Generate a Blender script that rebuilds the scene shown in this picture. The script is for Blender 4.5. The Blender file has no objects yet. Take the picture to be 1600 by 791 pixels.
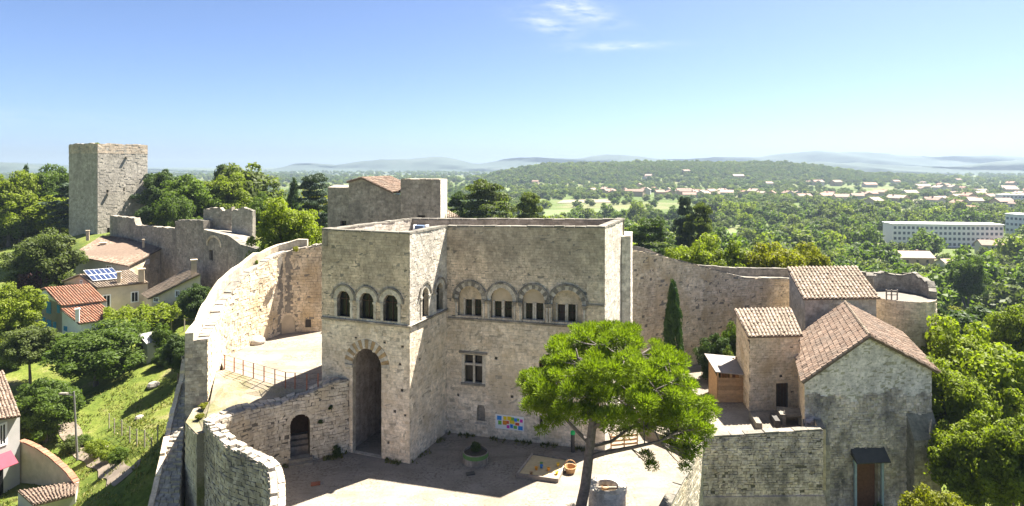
import bpy, math, random
import numpy as np
from mathutils import Vector, geometry

rng = random.Random(11)
nr = np.random.RandomState(5)
scene = bpy.context.scene
col = scene.collection

# ------------------------------------------------------------------ camera
F, HY, CX, CZ = 953.0, 258.0, 800.0, 19.5
cam_d = bpy.data.cameras.new('camera')
cam_d.sensor_width = 36.0
cam_d.lens = 36.0 * F / 1600.0
cam_d.shift_y = -(395.5 - HY) / 1600.0
cam_d.clip_start = 0.5
cam_d.clip_end = 60000
cam = bpy.data.objects.new('camera', cam_d)
cam.location = (0, 0, CZ)
cam.rotation_euler = (math.pi / 2, 0, 0)
col.objects.link(cam)
scene.camera = cam

# ------------------------------------------------------------------ sky, sun, exposure
LIGHT = Vector((-6.7, -5.6, -14.6)).normalized()
SUN_EL = math.asin(-LIGHT.z)
SUN_AZ = math.atan2(-LIGHT.x, -LIGHT.y)
world = bpy.data.worlds.new('World')
scene.world = world
world.use_nodes = True
wt = world.node_tree
wt.nodes.clear()
wo = wt.nodes.new('ShaderNodeOutputWorld')
wb = wt.nodes.new('ShaderNodeBackground')
sky = wt.nodes.new('ShaderNodeTexSky')
sky.sky_type = 'NISHITA'
sky.sun_disc = False
sky.sun_elevation = SUN_EL
sky.sun_rotation = SUN_AZ
sky.altitude = 100
sky.air_density = 0.49
sky.dust_density = 1.2
sky.ozone_density = 6.0
wb.inputs['Strength'].default_value = 0.05
# thin cirrus: soft streaks at a number of places round the whole sky
tc = wt.nodes.new('ShaderNodeTexCoord')
def wmath(op, a, b=None, c=None):
    n = wt.nodes.new('ShaderNodeMath'); n.operation = op
    for i, v in enumerate((a, b, c)):
        if v is None: continue
        if isinstance(v, (int, float)): n.inputs[i].default_value = v
        else: wt.links.new(v, n.inputs[i])
    return n.outputs[0]
sep = wt.nodes.new('ShaderNodeSeparateXYZ')
wt.links.new(tc.outputs['Generated'], sep.inputs[0])
az = wmath('ARCTAN2', sep.outputs[0], sep.outputs[1])
el = wmath('ARCSINE', sep.outputs[2])
cmb = wt.nodes.new('ShaderNodeCombineXYZ')
wt.links.new(wmath('ADD', wmath('MULTIPLY', az, 16.0), wmath('MULTIPLY', el, 14.0)), cmb.inputs[0])
wt.links.new(wmath('MULTIPLY', el, 62.0), cmb.inputs[1])
cn = wt.nodes.new('ShaderNodeTexNoise')
cn.inputs['Scale'].default_value = 1.5
cn.inputs['Detail'].default_value = 6
cn.inputs['Roughness'].default_value = 0.55
wt.links.new(cmb.outputs[0], cn.inputs['Vector'])
def wrap(da):     # shortest angular difference
    return wmath('ARCTAN2', wmath('SINE', da), wmath('COSINE', da))
acc = None
patches = [(0.100, 0.252, 0.060, 0.017, -0.30, 1.0), (0.056, 0.226, 0.045, 0.012, -0.28, 0.85),
           (0.168, 0.190, 0.075, 0.0060, 0.0, 0.75), (-0.80, 0.060, 0.22, 0.010, 0.0, 0.20)]
for k in range(7):
    patches.append((1.2 + k * 0.72 + 0.2 * math.sin(k * 5), 0.20 + 0.09 * math.sin(k * 3.1), 0.09, 0.016, 0.12 * math.sin(k), 0.8))
for (a0, e0, wa, we, tl, st) in patches:
    da = wrap(wmath('SUBTRACT', az, a0)); de = wmath('SUBTRACT', el, e0)
    de2 = wmath('SUBTRACT', de, wmath('MULTIPLY', da, tl))
    q = wmath('ADD', wmath('POWER', wmath('DIVIDE', da, wa), 2.0), wmath('POWER', wmath('DIVIDE', de2, we), 2.0))
    g = wmath('MULTIPLY', wmath('EXPONENT', wmath('MULTIPLY', q, -1.0)), st)
    acc = g if acc is None else wmath('ADD', acc, g)
cl = wmath('MULTIPLY', acc, wmath('MULTIPLY', wmath('SUBTRACT', cn.outputs['Fac'], 0.36), 3.4))
clp = wt.nodes.new('ShaderNodeClamp'); wt.links.new(cl, clp.inputs[0])
mx = wt.nodes.new('ShaderNodeMix'); mx.data_type = 'RGBA'
wt.links.new(wmath('MULTIPLY', clp.outputs[0], 0.62), mx.inputs[0])
wt.links.new(sky.outputs[0], mx.inputs[6])
mx.inputs[7].default_value = (5.6, 5.7, 5.9, 1)
wt.links.new(mx.outputs[2], wb.inputs['Color'])
wt.links.new(wb.outputs[0], wo.inputs['Surface'])

sun_d = bpy.data.lights.new('sun', 'SUN')
sun_d.energy = 5.0
sun_d.angle = math.radians(0.53)
sun_d.color = (1.0, 0.95, 0.86)
sun = bpy.data.objects.new('sun', sun_d)
sun.rotation_euler = LIGHT.to_track_quat('-Z', 'Y').to_euler()
sun.location = (60, 60, 120)
col.objects.link(sun)

scene.view_settings.view_transform = 'Standard'
scene.view_settings.look = 'None'
scene.view_settings.gamma = 1.0
scene.view_settings.use_curve_mapping = False
scene.view_settings.exposure = 2.3
scene.cycles.use_denoising = True
scene.cycles.max_bounces = 6
scene.cycles.diffuse_bounces = 4
scene.cycles.transparent_max_bounces = 4
scene.cycles.volume_bounces = 1

# ------------------------------------------------------------------ helpers
def at(px, py, d):
    return Vector(((px - CX) / F * d, d, CZ - (py - HY) / F * d))
def onz(px, py, z):
    d = F * (CZ - z) / (py - HY)
    return Vector(((px - CX) / F * d, d, z))

def tag(o, label=None, cat=None, group=None, kind=None):
    if label: o['label'] = label
    if cat: o['category'] = cat
    if group: o['group'] = group
    if kind: o['kind'] = kind
    return o
def empty(name, loc, label, cat, group=None):
    o = bpy.data.objects.new(name, None)
    o.empty_display_size = 0.3
    o.location = loc
    col.objects.link(o)
    return tag(o, label, cat, group)
def world_loc(o):
    v = Vector(o.location)
    while o.parent:
        o = o.parent
        v = v + Vector(o.location)
    return v
def link_mesh(name, me, parent=None, loc=None):
    o = bpy.data.objects.new(name, me)
    col.objects.link(o)
    if parent: o.parent = parent
    if loc is not None: o.location = loc
    return o

class MB:
    """collects faces (with one random number for each piece) for one mesh"""
    def __init__(s): s.v = []; s.f = []; s.r = []
    def quad(s, a, b, c, d, r=0.5):
        n = len(s.v); s.v += [tuple(a), tuple(b), tuple(c), tuple(d)]; s.f.append((n, n+1, n+2, n+3)); s.r.append(r)
    def tri(s, a, b, c, r=0.5):
        n = len(s.v); s.v += [tuple(a), tuple(b), tuple(c)]; s.f.append((n, n+1, n+2)); s.r.append(r)
    def poly(s, pts, r=0.5):
        n = len(s.v); s.v += [tuple(p) for p in pts]; s.f.append(tuple(range(n, n+len(pts)))); s.r.append(r)
    def hexa(s, b, t, r=0.5):
        """b, t: four corners of bottom and top, same order (counter-clockwise from above)"""
        n = len(s.v); s.v += [tuple(p) for p in b] + [tuple(p) for p in t]
        s.f += [(n+3, n+2, n+1, n), (n+4, n+5, n+6, n+7)]
        for i in range(4):
            j = (i+1) % 4; s.f.append((n+i, n+j, n+4+j, n+4+i))
        s.r += [r]*6
    def box(s, c, sx, sy, sz, rz=0.0, r=0.5):
        ca, sa = math.cos(rz), math.sin(rz)
        def P(x, y, z): return (c[0]+x*ca-y*sa, c[1]+x*sa+y*ca, c[2]+z)
        x, y, z = sx/2, sy/2, sz/2
        s.hexa([P(-x,-y,-z), P(x,-y,-z), P(x,y,-z), P(-x,y,-z)], [P(-x,-y,z), P(x,-y,z), P(x,y,z), P(-x,y,z)], r)
    def bar(s, p, q, w, h=None, r=0.5):
        """a square bar from p to q"""
        h = h or w
        p, q = Vector(p), Vector(q); d = (q-p).normalized()
        up = Vector((0,0,1)) if abs(d.z) < .95 else Vector((0,1,0))
        a = d.cross(up).normalized()*w/2; b = a.cross(d).normalized()*h/2
        s.hexa([p-a-b, p+a-b, p+a+b, p-a+b], [q-a-b, q+a-b, q+a+b, q-a+b], r)
    def prism(s, pts, z0, z1, r=0.5):
        n = len(s.v); k = len(pts)
        s.v += [(p[0], p[1], z0) for p in pts] + [(p[0], p[1], z1) for p in pts]
        s.f.append(tuple(range(n+k-1, n-1, -1))); s.f.append(tuple(range(n+k, n+2*k)))
        for i in range(k):
            j = (i+1) % k; s.f.append((n+i, n+j, n+k+j, n+k+i))
        s.r += [r]*(k+2)
    def tube(s, pts, rad, n=8, r=0.5, cap=True):
        base = len(s.v); k = len(pts); pts = [Vector(p) for p in pts]
        for i, p in enumerate(pts):
            d = (pts[min(i+1, k-1)] - pts[max(i-1, 0)]).normalized()
            up = Vector((0,0,1)) if abs(d.z) < .9 else Vector((1,0,0))
            a = d.cross(up).normalized(); b = d.cross(a).normalized()
            for j in range(n):
                t = 2*math.pi*j/n
                s.v.append(tuple(p + (a*math.cos(t) + b*math.sin(t))*rad[i]))
        for i in range(k-1):
            for j in range(n):
                jj = (j+1) % n
                s.f.append((base+i*n+j, base+i*n+jj, base+(i+1)*n+jj, base+(i+1)*n+j)); s.r.append(r)
        if cap:
            s.f.append(tuple(base+j for j in range(n-1, -1, -1))); s.r.append(r)
            s.f.append(tuple(base+(k-1)*n+j for j in range(n))); s.r.append(r)
    def lathe(s, c, prof, n=24, r=0.5):
        base = len(s.v)
        for (rad, z) in prof:
            for j in range(n):
                t = 2*math.pi*j/n; s.v.append((c[0]+rad*math.cos(t), c[1]+rad*math.sin(t), c[2]+z))
        for i in range(len(prof)-1):
            for j in range(n):
                jj = (j+1) % n; s.f.append((base+i*n+j, base+i*n+jj, base+(i+1)*n+jj, base+(i+1)*n+j)); s.r.append(r)
    def build(s, name, mat, parent=None, smooth=False, kind=None, label=None):
        off = world_loc(parent) if parent else Vector((0,0,0))
        me = bpy.data.meshes.new(name)
        vs = np.array(s.v, dtype=np.float32) - np.array(off, dtype=np.float32)
        me.from_pydata(vs.tolist(), [], s.f)
        at_ = me.attributes.new('rnd', 'FLOAT', 'FACE')
        at_.data.foreach_set('value', np.array(s.r, dtype=np.float32))
        if smooth: me.shade_smooth()
        me.materials.append(mat)
        o = link_mesh(name, me, parent)
        return tag(o, label, None, None, kind)

def np_mesh(name, verts, faces, rnd, mat):
    """fast mesh from arrays; faces (n,4) or (n,3)"""
    me = bpy.data.meshes.new(name)
    k = faces.shape[1]
    me.vertices.add(len(verts)); me.vertices.foreach_set('co', verts.astype(np.float32).ravel())
    me.loops.add(faces.size); me.loops.foreach_set('vertex_index', faces.astype(np.int32).ravel())
    me.polygons.add(len(faces)); me.polygons.foreach_set('loop_start', np.arange(0, faces.size, k, dtype=np.int32))
    me.update(calc_edges=True)
    a = me.attributes.new('rnd', 'FLOAT', 'FACE'); a.data.foreach_set('value', rnd.astype(np.float32))
    me.materials.append(mat)
    return me

# ------------------------------------------------------------------ materials
def new_mat(name):
    m = bpy.data.materials.new(name); m.use_nodes = True
    nt = m.node_tree; nt.nodes.clear()
    out = nt.nodes.new('ShaderNodeOutputMaterial')
    return m, nt, out
class NT:
    def __init__(s, nt): s.nt = nt
    def n(s, t, **kw):
        x = s.nt.nodes.new(t)
        for k, v in kw.items(): setattr(x, k, v)
        return x
    def l(s, a, b): s.nt.links.new(a, b)
    def pos(s): return s.n('ShaderNodeNewGeometry').outputs['Position']
    def scaled(s, v, sc):
        m = s.n('ShaderNodeVectorMath', operation='MULTIPLY'); s.l(v, m.inputs[0]); m.inputs[1].default_value = sc; return m.outputs[0]
    def noise(s, v, scale, detail=4, rough=0.55):
        x = s.n('ShaderNodeTexNoise'); s.l(v, x.inputs['Vector'])
        x.inputs['Scale'].default_value = scale; x.inputs['Detail'].default_value = detail; x.inputs['Roughness'].default_value = rough
        return x.outputs['Fac']
    def ramp(s, fac, stops):
        x = s.n('ShaderNodeValToRGB'); s.l(fac, x.inputs[0]); e = x.color_ramp.elements
        while len(e) > 1: e.remove(e[-1])
        e[0].position = stops[0][0]; e[0].color = c4(stops[0][1])
        for p, c in stops[1:]:
            k = e.new(p); k.color = c4(c)
        return x.outputs[0]
    def mix(s, fac, a, b, mode='MIX'):
        x = s.n('ShaderNodeMix', data_type='RGBA', blend_type=mode)
        for i, v in ((0, fac), (6, a), (7, b)):
            if isinstance(v, (int, float)): x.inputs[i].default_value = v
            elif isinstance(v, tuple): x.inputs[i].default_value = c4(v)
            else: s.l(v, x.inputs[i])
        return x.outputs[2]
    def math(s, op, a, b=0.0):
        x = s.n('ShaderNodeMath', operation=op)
        for i, v in ((0, a), (1, b)):
            if isinstance(v, (int, float)): x.inputs[i].default_value = v
            else: s.l(v, x.inputs[i])
        return x.outputs[0]
    def attr(s, name):
        x = s.n('ShaderNodeAttribute'); x.attribute_name = name; return x.outputs['Fac']
    def bump(s, h, strength, dist):
        x = s.n('ShaderNodeBump'); s.l(h, x.inputs['Height']); x.inputs['Strength'].default_value = strength; x.inputs['Distance'].default_value = dist
        return x.outputs[0]
def c4(c): return (c[0], c[1], c[2], 1.0)
def grey(v): return (v, v, v)

def stone_mat(name, tones, stain=(0.10, 0.095, 0.085), amount=0.5, streak=0.4, scale=0.35, warm=None, bump=0.5, mottle=0.35, topz=None):
    m, nt, out = new_mat(name); t = NT(nt)
    p = t.pos(); k = len(tones)
    base = t.ramp(t.attr('rnd'), [(i/(k-1), c) for i, c in enumerate(tones)])
    fine = t.noise(p, 4.2, 6, 0.72)
    base = t.mix(1.0, base, t.ramp(fine, [(0.30, grey(0.62)), (0.50, grey(1.0)), (0.72, grey(1.28))]), 'MULTIPLY')
    base = t.mix(t.ramp(t.noise(t.scaled(p, (1, 1, 1.5)), 3.1, 5, 0.75), [(0.60, grey(0)), (0.67, grey(0.55))]), base, (stain[0]*.8, stain[1]*.8, stain[2]*.8))
    base = t.mix(1.0, base, t.ramp(t.noise(p, 1.3, 7, 0.72), [(0.32, grey(1-mottle)), (0.68, grey(1+mottle*.75))]), 'MULTIPLY')
    if warm:
        wn = t.noise(t.scaled(p, (1, 1, 0.8)), 0.45, 4)
        base = t.mix(t.ramp(wn, [(0.50, grey(0)), (0.66, grey(0.7))]), base, warm)
    big = t.noise(t.scaled(p, (1, 1, 0.55)), scale, 6, 0.62)
    if topz:
        sz = t.n('ShaderNodeSeparateXYZ'); t.l(p, sz.inputs[0])
        hz = t.n('ShaderNodeMapRange'); t.l(sz.outputs[2], hz.inputs[0]); hz.inputs[1].default_value = topz[0]; hz.inputs[2].default_value = topz[1]; hz.inputs[3].default_value = 0; hz.inputs[4].default_value = topz[2]
        big = t.math('ADD', big, hz.outputs[0])
    base = t.mix(t.ramp(big, [(0.47, grey(0)), (0.68, grey(amount))]), base, stain)
    st = t.noise(t.scaled(p, (1, 1, 0.10)), 1.5, 4, 0.6)
    base = t.mix(t.ramp(st, [(0.55, grey(0)), (0.75, grey(streak))]), base, stain)
    b = t.n('ShaderNodeBsdfPrincipled'); t.l(base, b.inputs['Base Color']); b.inputs['Roughness'].default_value = 0.92
    b.inputs['Specular IOR Level'].default_value = 0.15
    t.l(t.bump(t.noise(p, 9.0, 4, 0.6), bump, 0.05), b.inputs['Normal'])
    t.l(b.outputs[0], out.inputs[0])
    return m
def plain_mat(name, colr, rough=0.8, vary=0.25, scale=3.0, metal=0.0, rnd=0.0, bump=0.0, spec=0.3):
    m, nt, out = new_mat(name); t = NT(nt); p = t.pos()
    base = t.mix(1.0, c4(colr)[:3], t.ramp(t.noise(p, scale, 5, 0.6), [(0.25, grey(1-vary)), (0.75, grey(1+vary))]), 'MULTIPLY')
    if rnd: base = t.mix(1.0, base, t.ramp(t.attr('rnd'), [(0, grey(1-rnd)), (1, grey(1+rnd))]), 'MULTIPLY')
    b = t.n('ShaderNodeBsdfPrincipled'); t.l(base, b.inputs['Base Color'])
    b.inputs['Roughness'].default_value = rough; b.inputs['Metallic'].default_value = metal; b.inputs['Specular IOR Level'].default_value = spec
    if bump: t.l(t.bump(t.noise(p, scale*3, 4), bump, 0.05), b.inputs['Normal'])
    t.l(b.outputs[0], out.inputs[0])
    return m
def tile_mat(name, tones):
    m, nt, out = new_mat(name); t = NT(nt); p = t.pos(); k = len(tones)
    base = t.ramp(t.attr('rnd'), [(i/(k-1), c) for i, c in enumerate(tones)])
    base = t.mix(1.0, base, t.ramp(t.noise(p, 9, 4), [(0.25, grey(0.75)), (0.75, grey(1.2))]), 'MULTIPLY')
    base = t.mix(t.ramp(t.noise(p, 0.7, 5), [(0.48, grey(0)), (0.7, grey(0.40))]), base, (0.13, 0.115, 0.095))
    b = t.n('ShaderNodeBsdfPrincipled'); t.l(base, b.inputs['Base Color']); b.inputs['Roughness'].default_value = 0.9
    b.inputs['Specular IOR Level'].default_value = 0.15
    t.l(b.outputs[0], out.inputs[0]); return m
def leaf_mat(name, tones, trans=0.35, hue=0.0, vary=0.35):
    """tones: from darker to lighter leaf colour; the choice varies from leaf to leaf and tree to tree"""
    m, nt, out = new_mat(name); t = NT(nt); k = len(tones)
    oi = t.n('ShaderNodeObjectInfo')
    f = t.math('ADD', t.math('MULTIPLY', t.attr('rnd'), 1-vary), t.math('MULTIPLY', oi.outputs['Random'], vary))
    base = t.ramp(f, [(i/(k-1), c) for i, c in enumerate(tones)])
    d = t.n('ShaderNodeBsdfPrincipled'); t.l(base, d.inputs['Base Color']); d.inputs['Roughness'].default_value = 0.6
    d.inputs['Specular IOR Level'].default_value = 0.25
    tr = t.n('ShaderNodeBsdfTranslucent')
    t.l(t.mix(1.0, base, (1.25, 1.35, 0.55), 'MULTIPLY'), tr.inputs['Color'])
    mx = t.n('ShaderNodeMixShader'); mx.inputs[0].default_value = trans
    t.l(d.outputs[0], mx.inputs[1]); t.l(tr.outputs[0], mx.inputs[2])
    t.l(mx.outputs[0], out.inputs[0]); return m
def glass_mat(name, colr=(0.012, 0.012, 0.012)):
    m, nt, out = new_mat(name); t = NT(nt)
    b = t.n('ShaderNodeBsdfPrincipled'); b.inputs['Base Color'].default_value = c4(colr); b.inputs['Roughness'].default_value = 0.25; b.inputs['Specular IOR Level'].default_value = 0.2
    t.l(b.outputs[0], out.inputs[0]); return m

M = {}
M['lower'] = stone_mat('stone_cream', [(0.633, 0.522, 0.382), (0.717, 0.605, 0.458), (0.749, 0.636, 0.488), (0.781, 0.672, 0.528), (0.686, 0.553, 0.398)], stain=(0.34, 0.29, 0.23), amount=0.28, streak=0.25, warm=(0.55, 0.44, 0.29))  # tone raised to lift the keep front, which lies in shade
M['upper'] = stone_mat('stone_weathered', [(0.552, 0.439, 0.321), (0.672, 0.540, 0.396), (0.733, 0.596, 0.445), (0.613, 0.489, 0.358), (0.696, 0.552, 0.402)], stain=(0.17, 0.15, 0.12), amount=0.48, streak=0.3, scale=0.42, topz=(10.5, 15.0, 0.20))
M['white_stone'] = stone_mat('stone_pale', [(0.477, 0.424, 0.345), (0.541, 0.482, 0.398), (0.578, 0.519, 0.435), (0.615, 0.557, 0.466)], stain=(0.22, 0.195, 0.16), amount=0.30, streak=0.30)  # also covers keep faces in full sun, toned down for it
M['gold'] = stone_mat('stone_golden', [(0.582, 0.464, 0.320), (0.728, 0.592, 0.425), (0.645, 0.520, 0.365), (0.770, 0.649, 0.480), (0.676, 0.546, 0.385)], stain=(0.17, 0.145, 0.115), amount=0.32, streak=0.22, warm=(0.52, 0.38, 0.215), mottle=0.28)
M['rampart'] = stone_mat('stone_rampart', [(0.44, 0.375, 0.285), (0.57, 0.495, 0.385), (0.50, 0.43, 0.325), (0.62, 0.545, 0.43)], stain=(0.17, 0.15, 0.125), amount=0.5, streak=0.40, warm=(0.52, 0.42, 0.28))
M['rubble'] = stone_mat('stone_rubble', [(0.28, 0.235, 0.195), (0.48, 0.405, 0.335), (0.37, 0.31, 0.255), (0.57, 0.49, 0.41), (0.44, 0.355, 0.265)], stain=(0.10, 0.088, 0.088), amount=0.7, streak=0.45)
M['tower'] = stone_mat('stone_tower', [(0.344, 0.310, 0.254), (0.430, 0.387, 0.318), (0.387, 0.348, 0.288), (0.464, 0.417, 0.344)], stain=(0.17, 0.155, 0.13), amount=0.5, streak=0.45, scale=0.25, topz=(19.0, 24.0, 0.16))
M['greywall'] = stone_mat('stone_grey', [(0.264, 0.229, 0.185), (0.361, 0.317, 0.255), (0.308, 0.268, 0.216), (0.405, 0.356, 0.290)], stain=(0.125, 0.115, 0.10), amount=0.6, streak=0.6)
M['coping'] = stone_mat('stone_coping', [(0.157, 0.141, 0.115), (0.210, 0.189, 0.154), (0.184, 0.164, 0.134), (0.236, 0.213, 0.175)], stain=(0.16, 0.15, 0.13), amount=0.5, streak=0.2, scale=0.8)
M['mould'] = stone_mat('stone_dark_mould', [(0.20, 0.18, 0.15), (0.27, 0.24, 0.20), (0.34, 0.305, 0.255)], amount=0.5, streak=0.4, scale=0.9)
M['mortar'] = stone_mat('lime_mortar', [(0.46, 0.40, 0.31), (0.46, 0.40, 0.31)], stain=(0.22, 0.19, 0.15), amount=0.4)
M['joint'] = stone_mat('deep_joints', [(0.13, 0.112, 0.09), (0.13, 0.112, 0.09)], amount=0.3)
M['mortar_dark'] = stone_mat('old_mortar', [(0.27, 0.235, 0.19), (0.27, 0.235, 0.19)], amount=0.5)
M['ochre'] = stone_mat('stone_ochre', [(0.42, 0.29, 0.15), (0.36, 0.25, 0.13), (0.46, 0.33, 0.18)], amount=0.3, streak=0.1)
M['plaster'] = plain_mat('lime_plaster', (0.50, 0.40, 0.275), vary=0.2, scale=1.2)
M['gable'] = stone_mat('stone_gable', [(0.665, 0.573, 0.533), (0.725, 0.634, 0.589), (0.694, 0.604, 0.559), (0.765, 0.674, 0.630)], stain=(0.3, 0.28, 0.26), amount=0.15, streak=0.15)
M['chapel_low'] = stone_mat('stone_chapel_base', [(0.374, 0.305, 0.260), (0.686, 0.575, 0.510), (0.499, 0.410, 0.350), (0.749, 0.630, 0.560), (0.582, 0.460, 0.355)], stain=(0.125, 0.112, 0.112), amount=0.95, streak=0.45, scale=0.7)
M['sand'] = None
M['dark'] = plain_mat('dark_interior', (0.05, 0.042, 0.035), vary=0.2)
M['glass'] = glass_mat('window_glass')
M['wood_dark'] = plain_mat('dark_wood', (0.06, 0.032, 0.02), vary=0.35, scale=6)
M['wood'] = plain_mat('warm_wood', (0.42, 0.25, 0.12), vary=0.25, scale=4, rnd=0.2)
M['wood_grey'] = plain_mat('grey_wood', (0.26, 0.22, 0.18), vary=0.3, scale=5, rnd=0.25)
M['iron'] = plain_mat('iron', (0.06, 0.055, 0.05), vary=0.2, rough=0.6)
M['rust'] = plain_mat('rusty_iron', (0.22, 0.075, 0.04), vary=0.3, rough=0.7)
M['white'] = plain_mat('white_paint', (0.78, 0.77, 0.74), vary=0.06)
M['render_white'] = plain_mat('white_render', (0.42, 0.40, 0.37), vary=0.10, scale=1.0)
M['tile'] = tile_mat('canal_tiles', [(0.12, 0.085, 0.062), (0.25, 0.175, 0.128), (0.19, 0.13, 0.093), (0.31, 0.23, 0.172), (0.17, 0.128, 0.10)])
M['tile_pale'] = tile_mat('pale_canal_tiles', [(0.17, 0.13, 0.092), (0.31, 0.245, 0.18), (0.24, 0.185, 0.132), (0.36, 0.295, 0.228)])
M['tile_red'] = tile_mat('red_canal_tiles', [(0.24, 0.105, 0.062), (0.31, 0.145, 0.085), (0.27, 0.122, 0.072), (0.35, 0.18, 0.11)])
M['tile_under'] = plain_mat('tile_underlay', (0.15, 0.105, 0.075), vary=0.3)  # darker tile tone of the slab under the canal tiles
M['bark'] = plain_mat('bark', (0.115, 0.095, 0.08), vary=0.4, scale=6, bump=0.6)
M['bark_pine'] = plain_mat('pine_bark', (0.125, 0.105, 0.095), vary=0.45, scale=5, bump=0.8)
# foliage
M['leaf'] = leaf_mat('leaf_green', [(0.048, 0.078, 0.013), (0.092, 0.138, 0.020), (0.145, 0.200, 0.030)], trans=0.5)
M['leaf_bright'] = leaf_mat('leaf_bright', [(0.090, 0.120, 0.010), (0.160, 0.200, 0.014), (0.225, 0.262, 0.022)], trans=0.48)
M['leaf_yellow'] = leaf_mat('leaf_yellow', [(0.100, 0.112, 0.008), (0.180, 0.185, 0.010), (0.25, 0.24, 0.016)], trans=0.48)
M['leaf_dark'] = leaf_mat('leaf_dark', [(0.028, 0.052, 0.014), (0.052, 0.084, 0.020), (0.080, 0.116, 0.030)], trans=0.4)
M['leaf_olive'] = leaf_mat('leaf_olive', [(0.060, 0.080, 0.020), (0.100, 0.126, 0.032), (0.145, 0.172, 0.046)], trans=0.48)
M['leaf_blue'] = leaf_mat('leaf_blue', [(0.035, 0.055, 0.030), (0.055, 0.080, 0.042), (0.075, 0.105, 0.052)], trans=0.2)
M['leaf_purple'] = leaf_mat('leaf_purple', [(0.035, 0.016, 0.018), (0.060, 0.024, 0.026), (0.085, 0.035, 0.034)])
M['needle'] = leaf_mat('pine_needles', [(0.080, 0.118, 0.008), (0.140, 0.195, 0.010), (0.190, 0.250, 0.016)], trans=0.45, vary=0.0)
M['cypress'] = leaf_mat('cypress_leaf', [(0.018, 0.042, 0.010), (0.034, 0.072, 0.014), (0.055, 0.105, 0.020)], trans=0.25, vary=0.0)

def sand_mat():
    m, nt, out = new_mat('court_gravel'); t = NT(nt); p = t.pos()
    base = t.ramp(t.noise(p, 0.55, 6, 0.6), [(0.30, (0.195, 0.163, 0.126)), (0.5, (0.25, 0.214, 0.17)), (0.70, (0.285, 0.25, 0.205))])
    base = t.mix(t.ramp(t.noise(p, 1.6, 6, 0.7), [(0.55, grey(0)), (0.72, grey(0.45))]), base, (0.19, 0.157, 0.115))
    peb = t.math('MULTIPLY', t.ramp(t.noise(p, 5.5, 5, 0.75), [(0.50, grey(0)), (0.60, grey(1))]), t.ramp(t.noise(p, 0.4, 5, 0.65), [(0.40, grey(0.12)), (0.58, grey(0.85))]))
    base = t.mix(peb, base, (0.10, 0.083, 0.062))
    trk = t.noise(t.scaled(p, (0.35, 1.3, 1)), 0.8, 5, 0.65)
    base = t.mix(t.ramp(trk, [(0.50, grey(0)), (0.66, grey(0.55))]), base, (0.155, 0.128, 0.096))
    base = t.mix(1.0, base, t.ramp(t.noise(p, 22, 3, 0.7), [(0.3, grey(0.78)), (0.7, grey(1.15))]), 'MULTIPLY')
    b = t.n('ShaderNodeBsdfPrincipled'); t.l(base, b.inputs['Base Color']); b.inputs['Roughness'].default_value = 0.95
    b.inputs['Specular IOR Level'].default_value = 0.1
    t.l(t.bump(t.noise(p, 8, 5, 0.7), 0.5, 0.06), b.inputs['Normal'])
    t.l(b.outputs[0], out.inputs[0]); return m
M['sand'] = sand_mat()
def slope_mat():
    m, nt, out = new_mat('dry_grass_slope'); t = NT(nt); p = t.pos()
    base = t.ramp(t.noise(p, 0.5, 6, 0.65), [(0.36, (0.12, 0.12, 0.04)), (0.5, (0.22, 0.18, 0.115)), (0.66, (0.26, 0.22, 0.165))])
    base = t.mix(1.0, base, t.ramp(t.noise(p, 14, 4, 0.7), [(0.3, grey(0.7)), (0.7, grey(1.2))]), 'MULTIPLY')
    b = t.n('ShaderNodeBsdfPrincipled'); t.l(base, b.inputs['Base Color']); b.inputs['Roughness'].default_value = 0.95
    t.l(t.bump(t.noise(p, 6, 5, 0.7), 0.7, 0.1), b.inputs['Normal'])
    t.l(b.outputs[0], out.inputs[0]); return m
M['slope'] = slope_mat()
def ground_mat():
    m, nt, out = new_mat('ground_cover'); t = NT(nt); p = t.pos()
    base = t.ramp(t.noise(p, 0.22, 7, 0.68), [(0.34, (0.050, 0.080, 0.014)), (0.46, (0.110, 0.140, 0.022)), (0.57, (0.150, 0.165, 0.035)), (0.66, (0.22, 0.185, 0.09)), (0.76, (0.28, 0.235, 0.155))])
    base = t.mix(t.ramp(t.noise(p, 0.9, 6, 0.7), [(0.45, grey(0)), (0.62, grey(0.55))]), base, (0.075, 0.105, 0.018))
    far = t.ramp(t.noise(p, 0.008, 6, 0.62), [(0.38, (0.070, 0.100, 0.026)), (0.50, (0.095, 0.122, 0.038)), (0.58, (0.145, 0.140, 0.07)), (0.68, (0.11, 0.140, 0.042))])
    ln = t.n('ShaderNodeVectorMath', operation='LENGTH'); t.l(p, ln.inputs[0])
    base = t.mix(t.ramp(t.math('DIVIDE', ln.outputs['Value'], 600.0), [(0.18, grey(0)), (0.5, grey(1))]), base, far)
    base = t.mix(1.0, base, t.ramp(t.noise(p, 3.0, 5, 0.75), [(0.3, grey(0.72)), (0.7, grey(1.25))]), 'MULTIPLY')
    b = t.n('ShaderNodeBsdfPrincipled'); t.l(base, b.inputs['Base Color']); b.inputs['Roughness'].default_value = 0.95
    b.inputs['Specular IOR Level'].default_value = 0.1
    t.l(t.bump(t.noise(p, 2.5, 6, 0.75), 0.8, 0.25), b.inputs['Normal'])
    t.l(b.outputs[0], out.inputs[0]); return m
M['ground'] = ground_mat()

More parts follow.
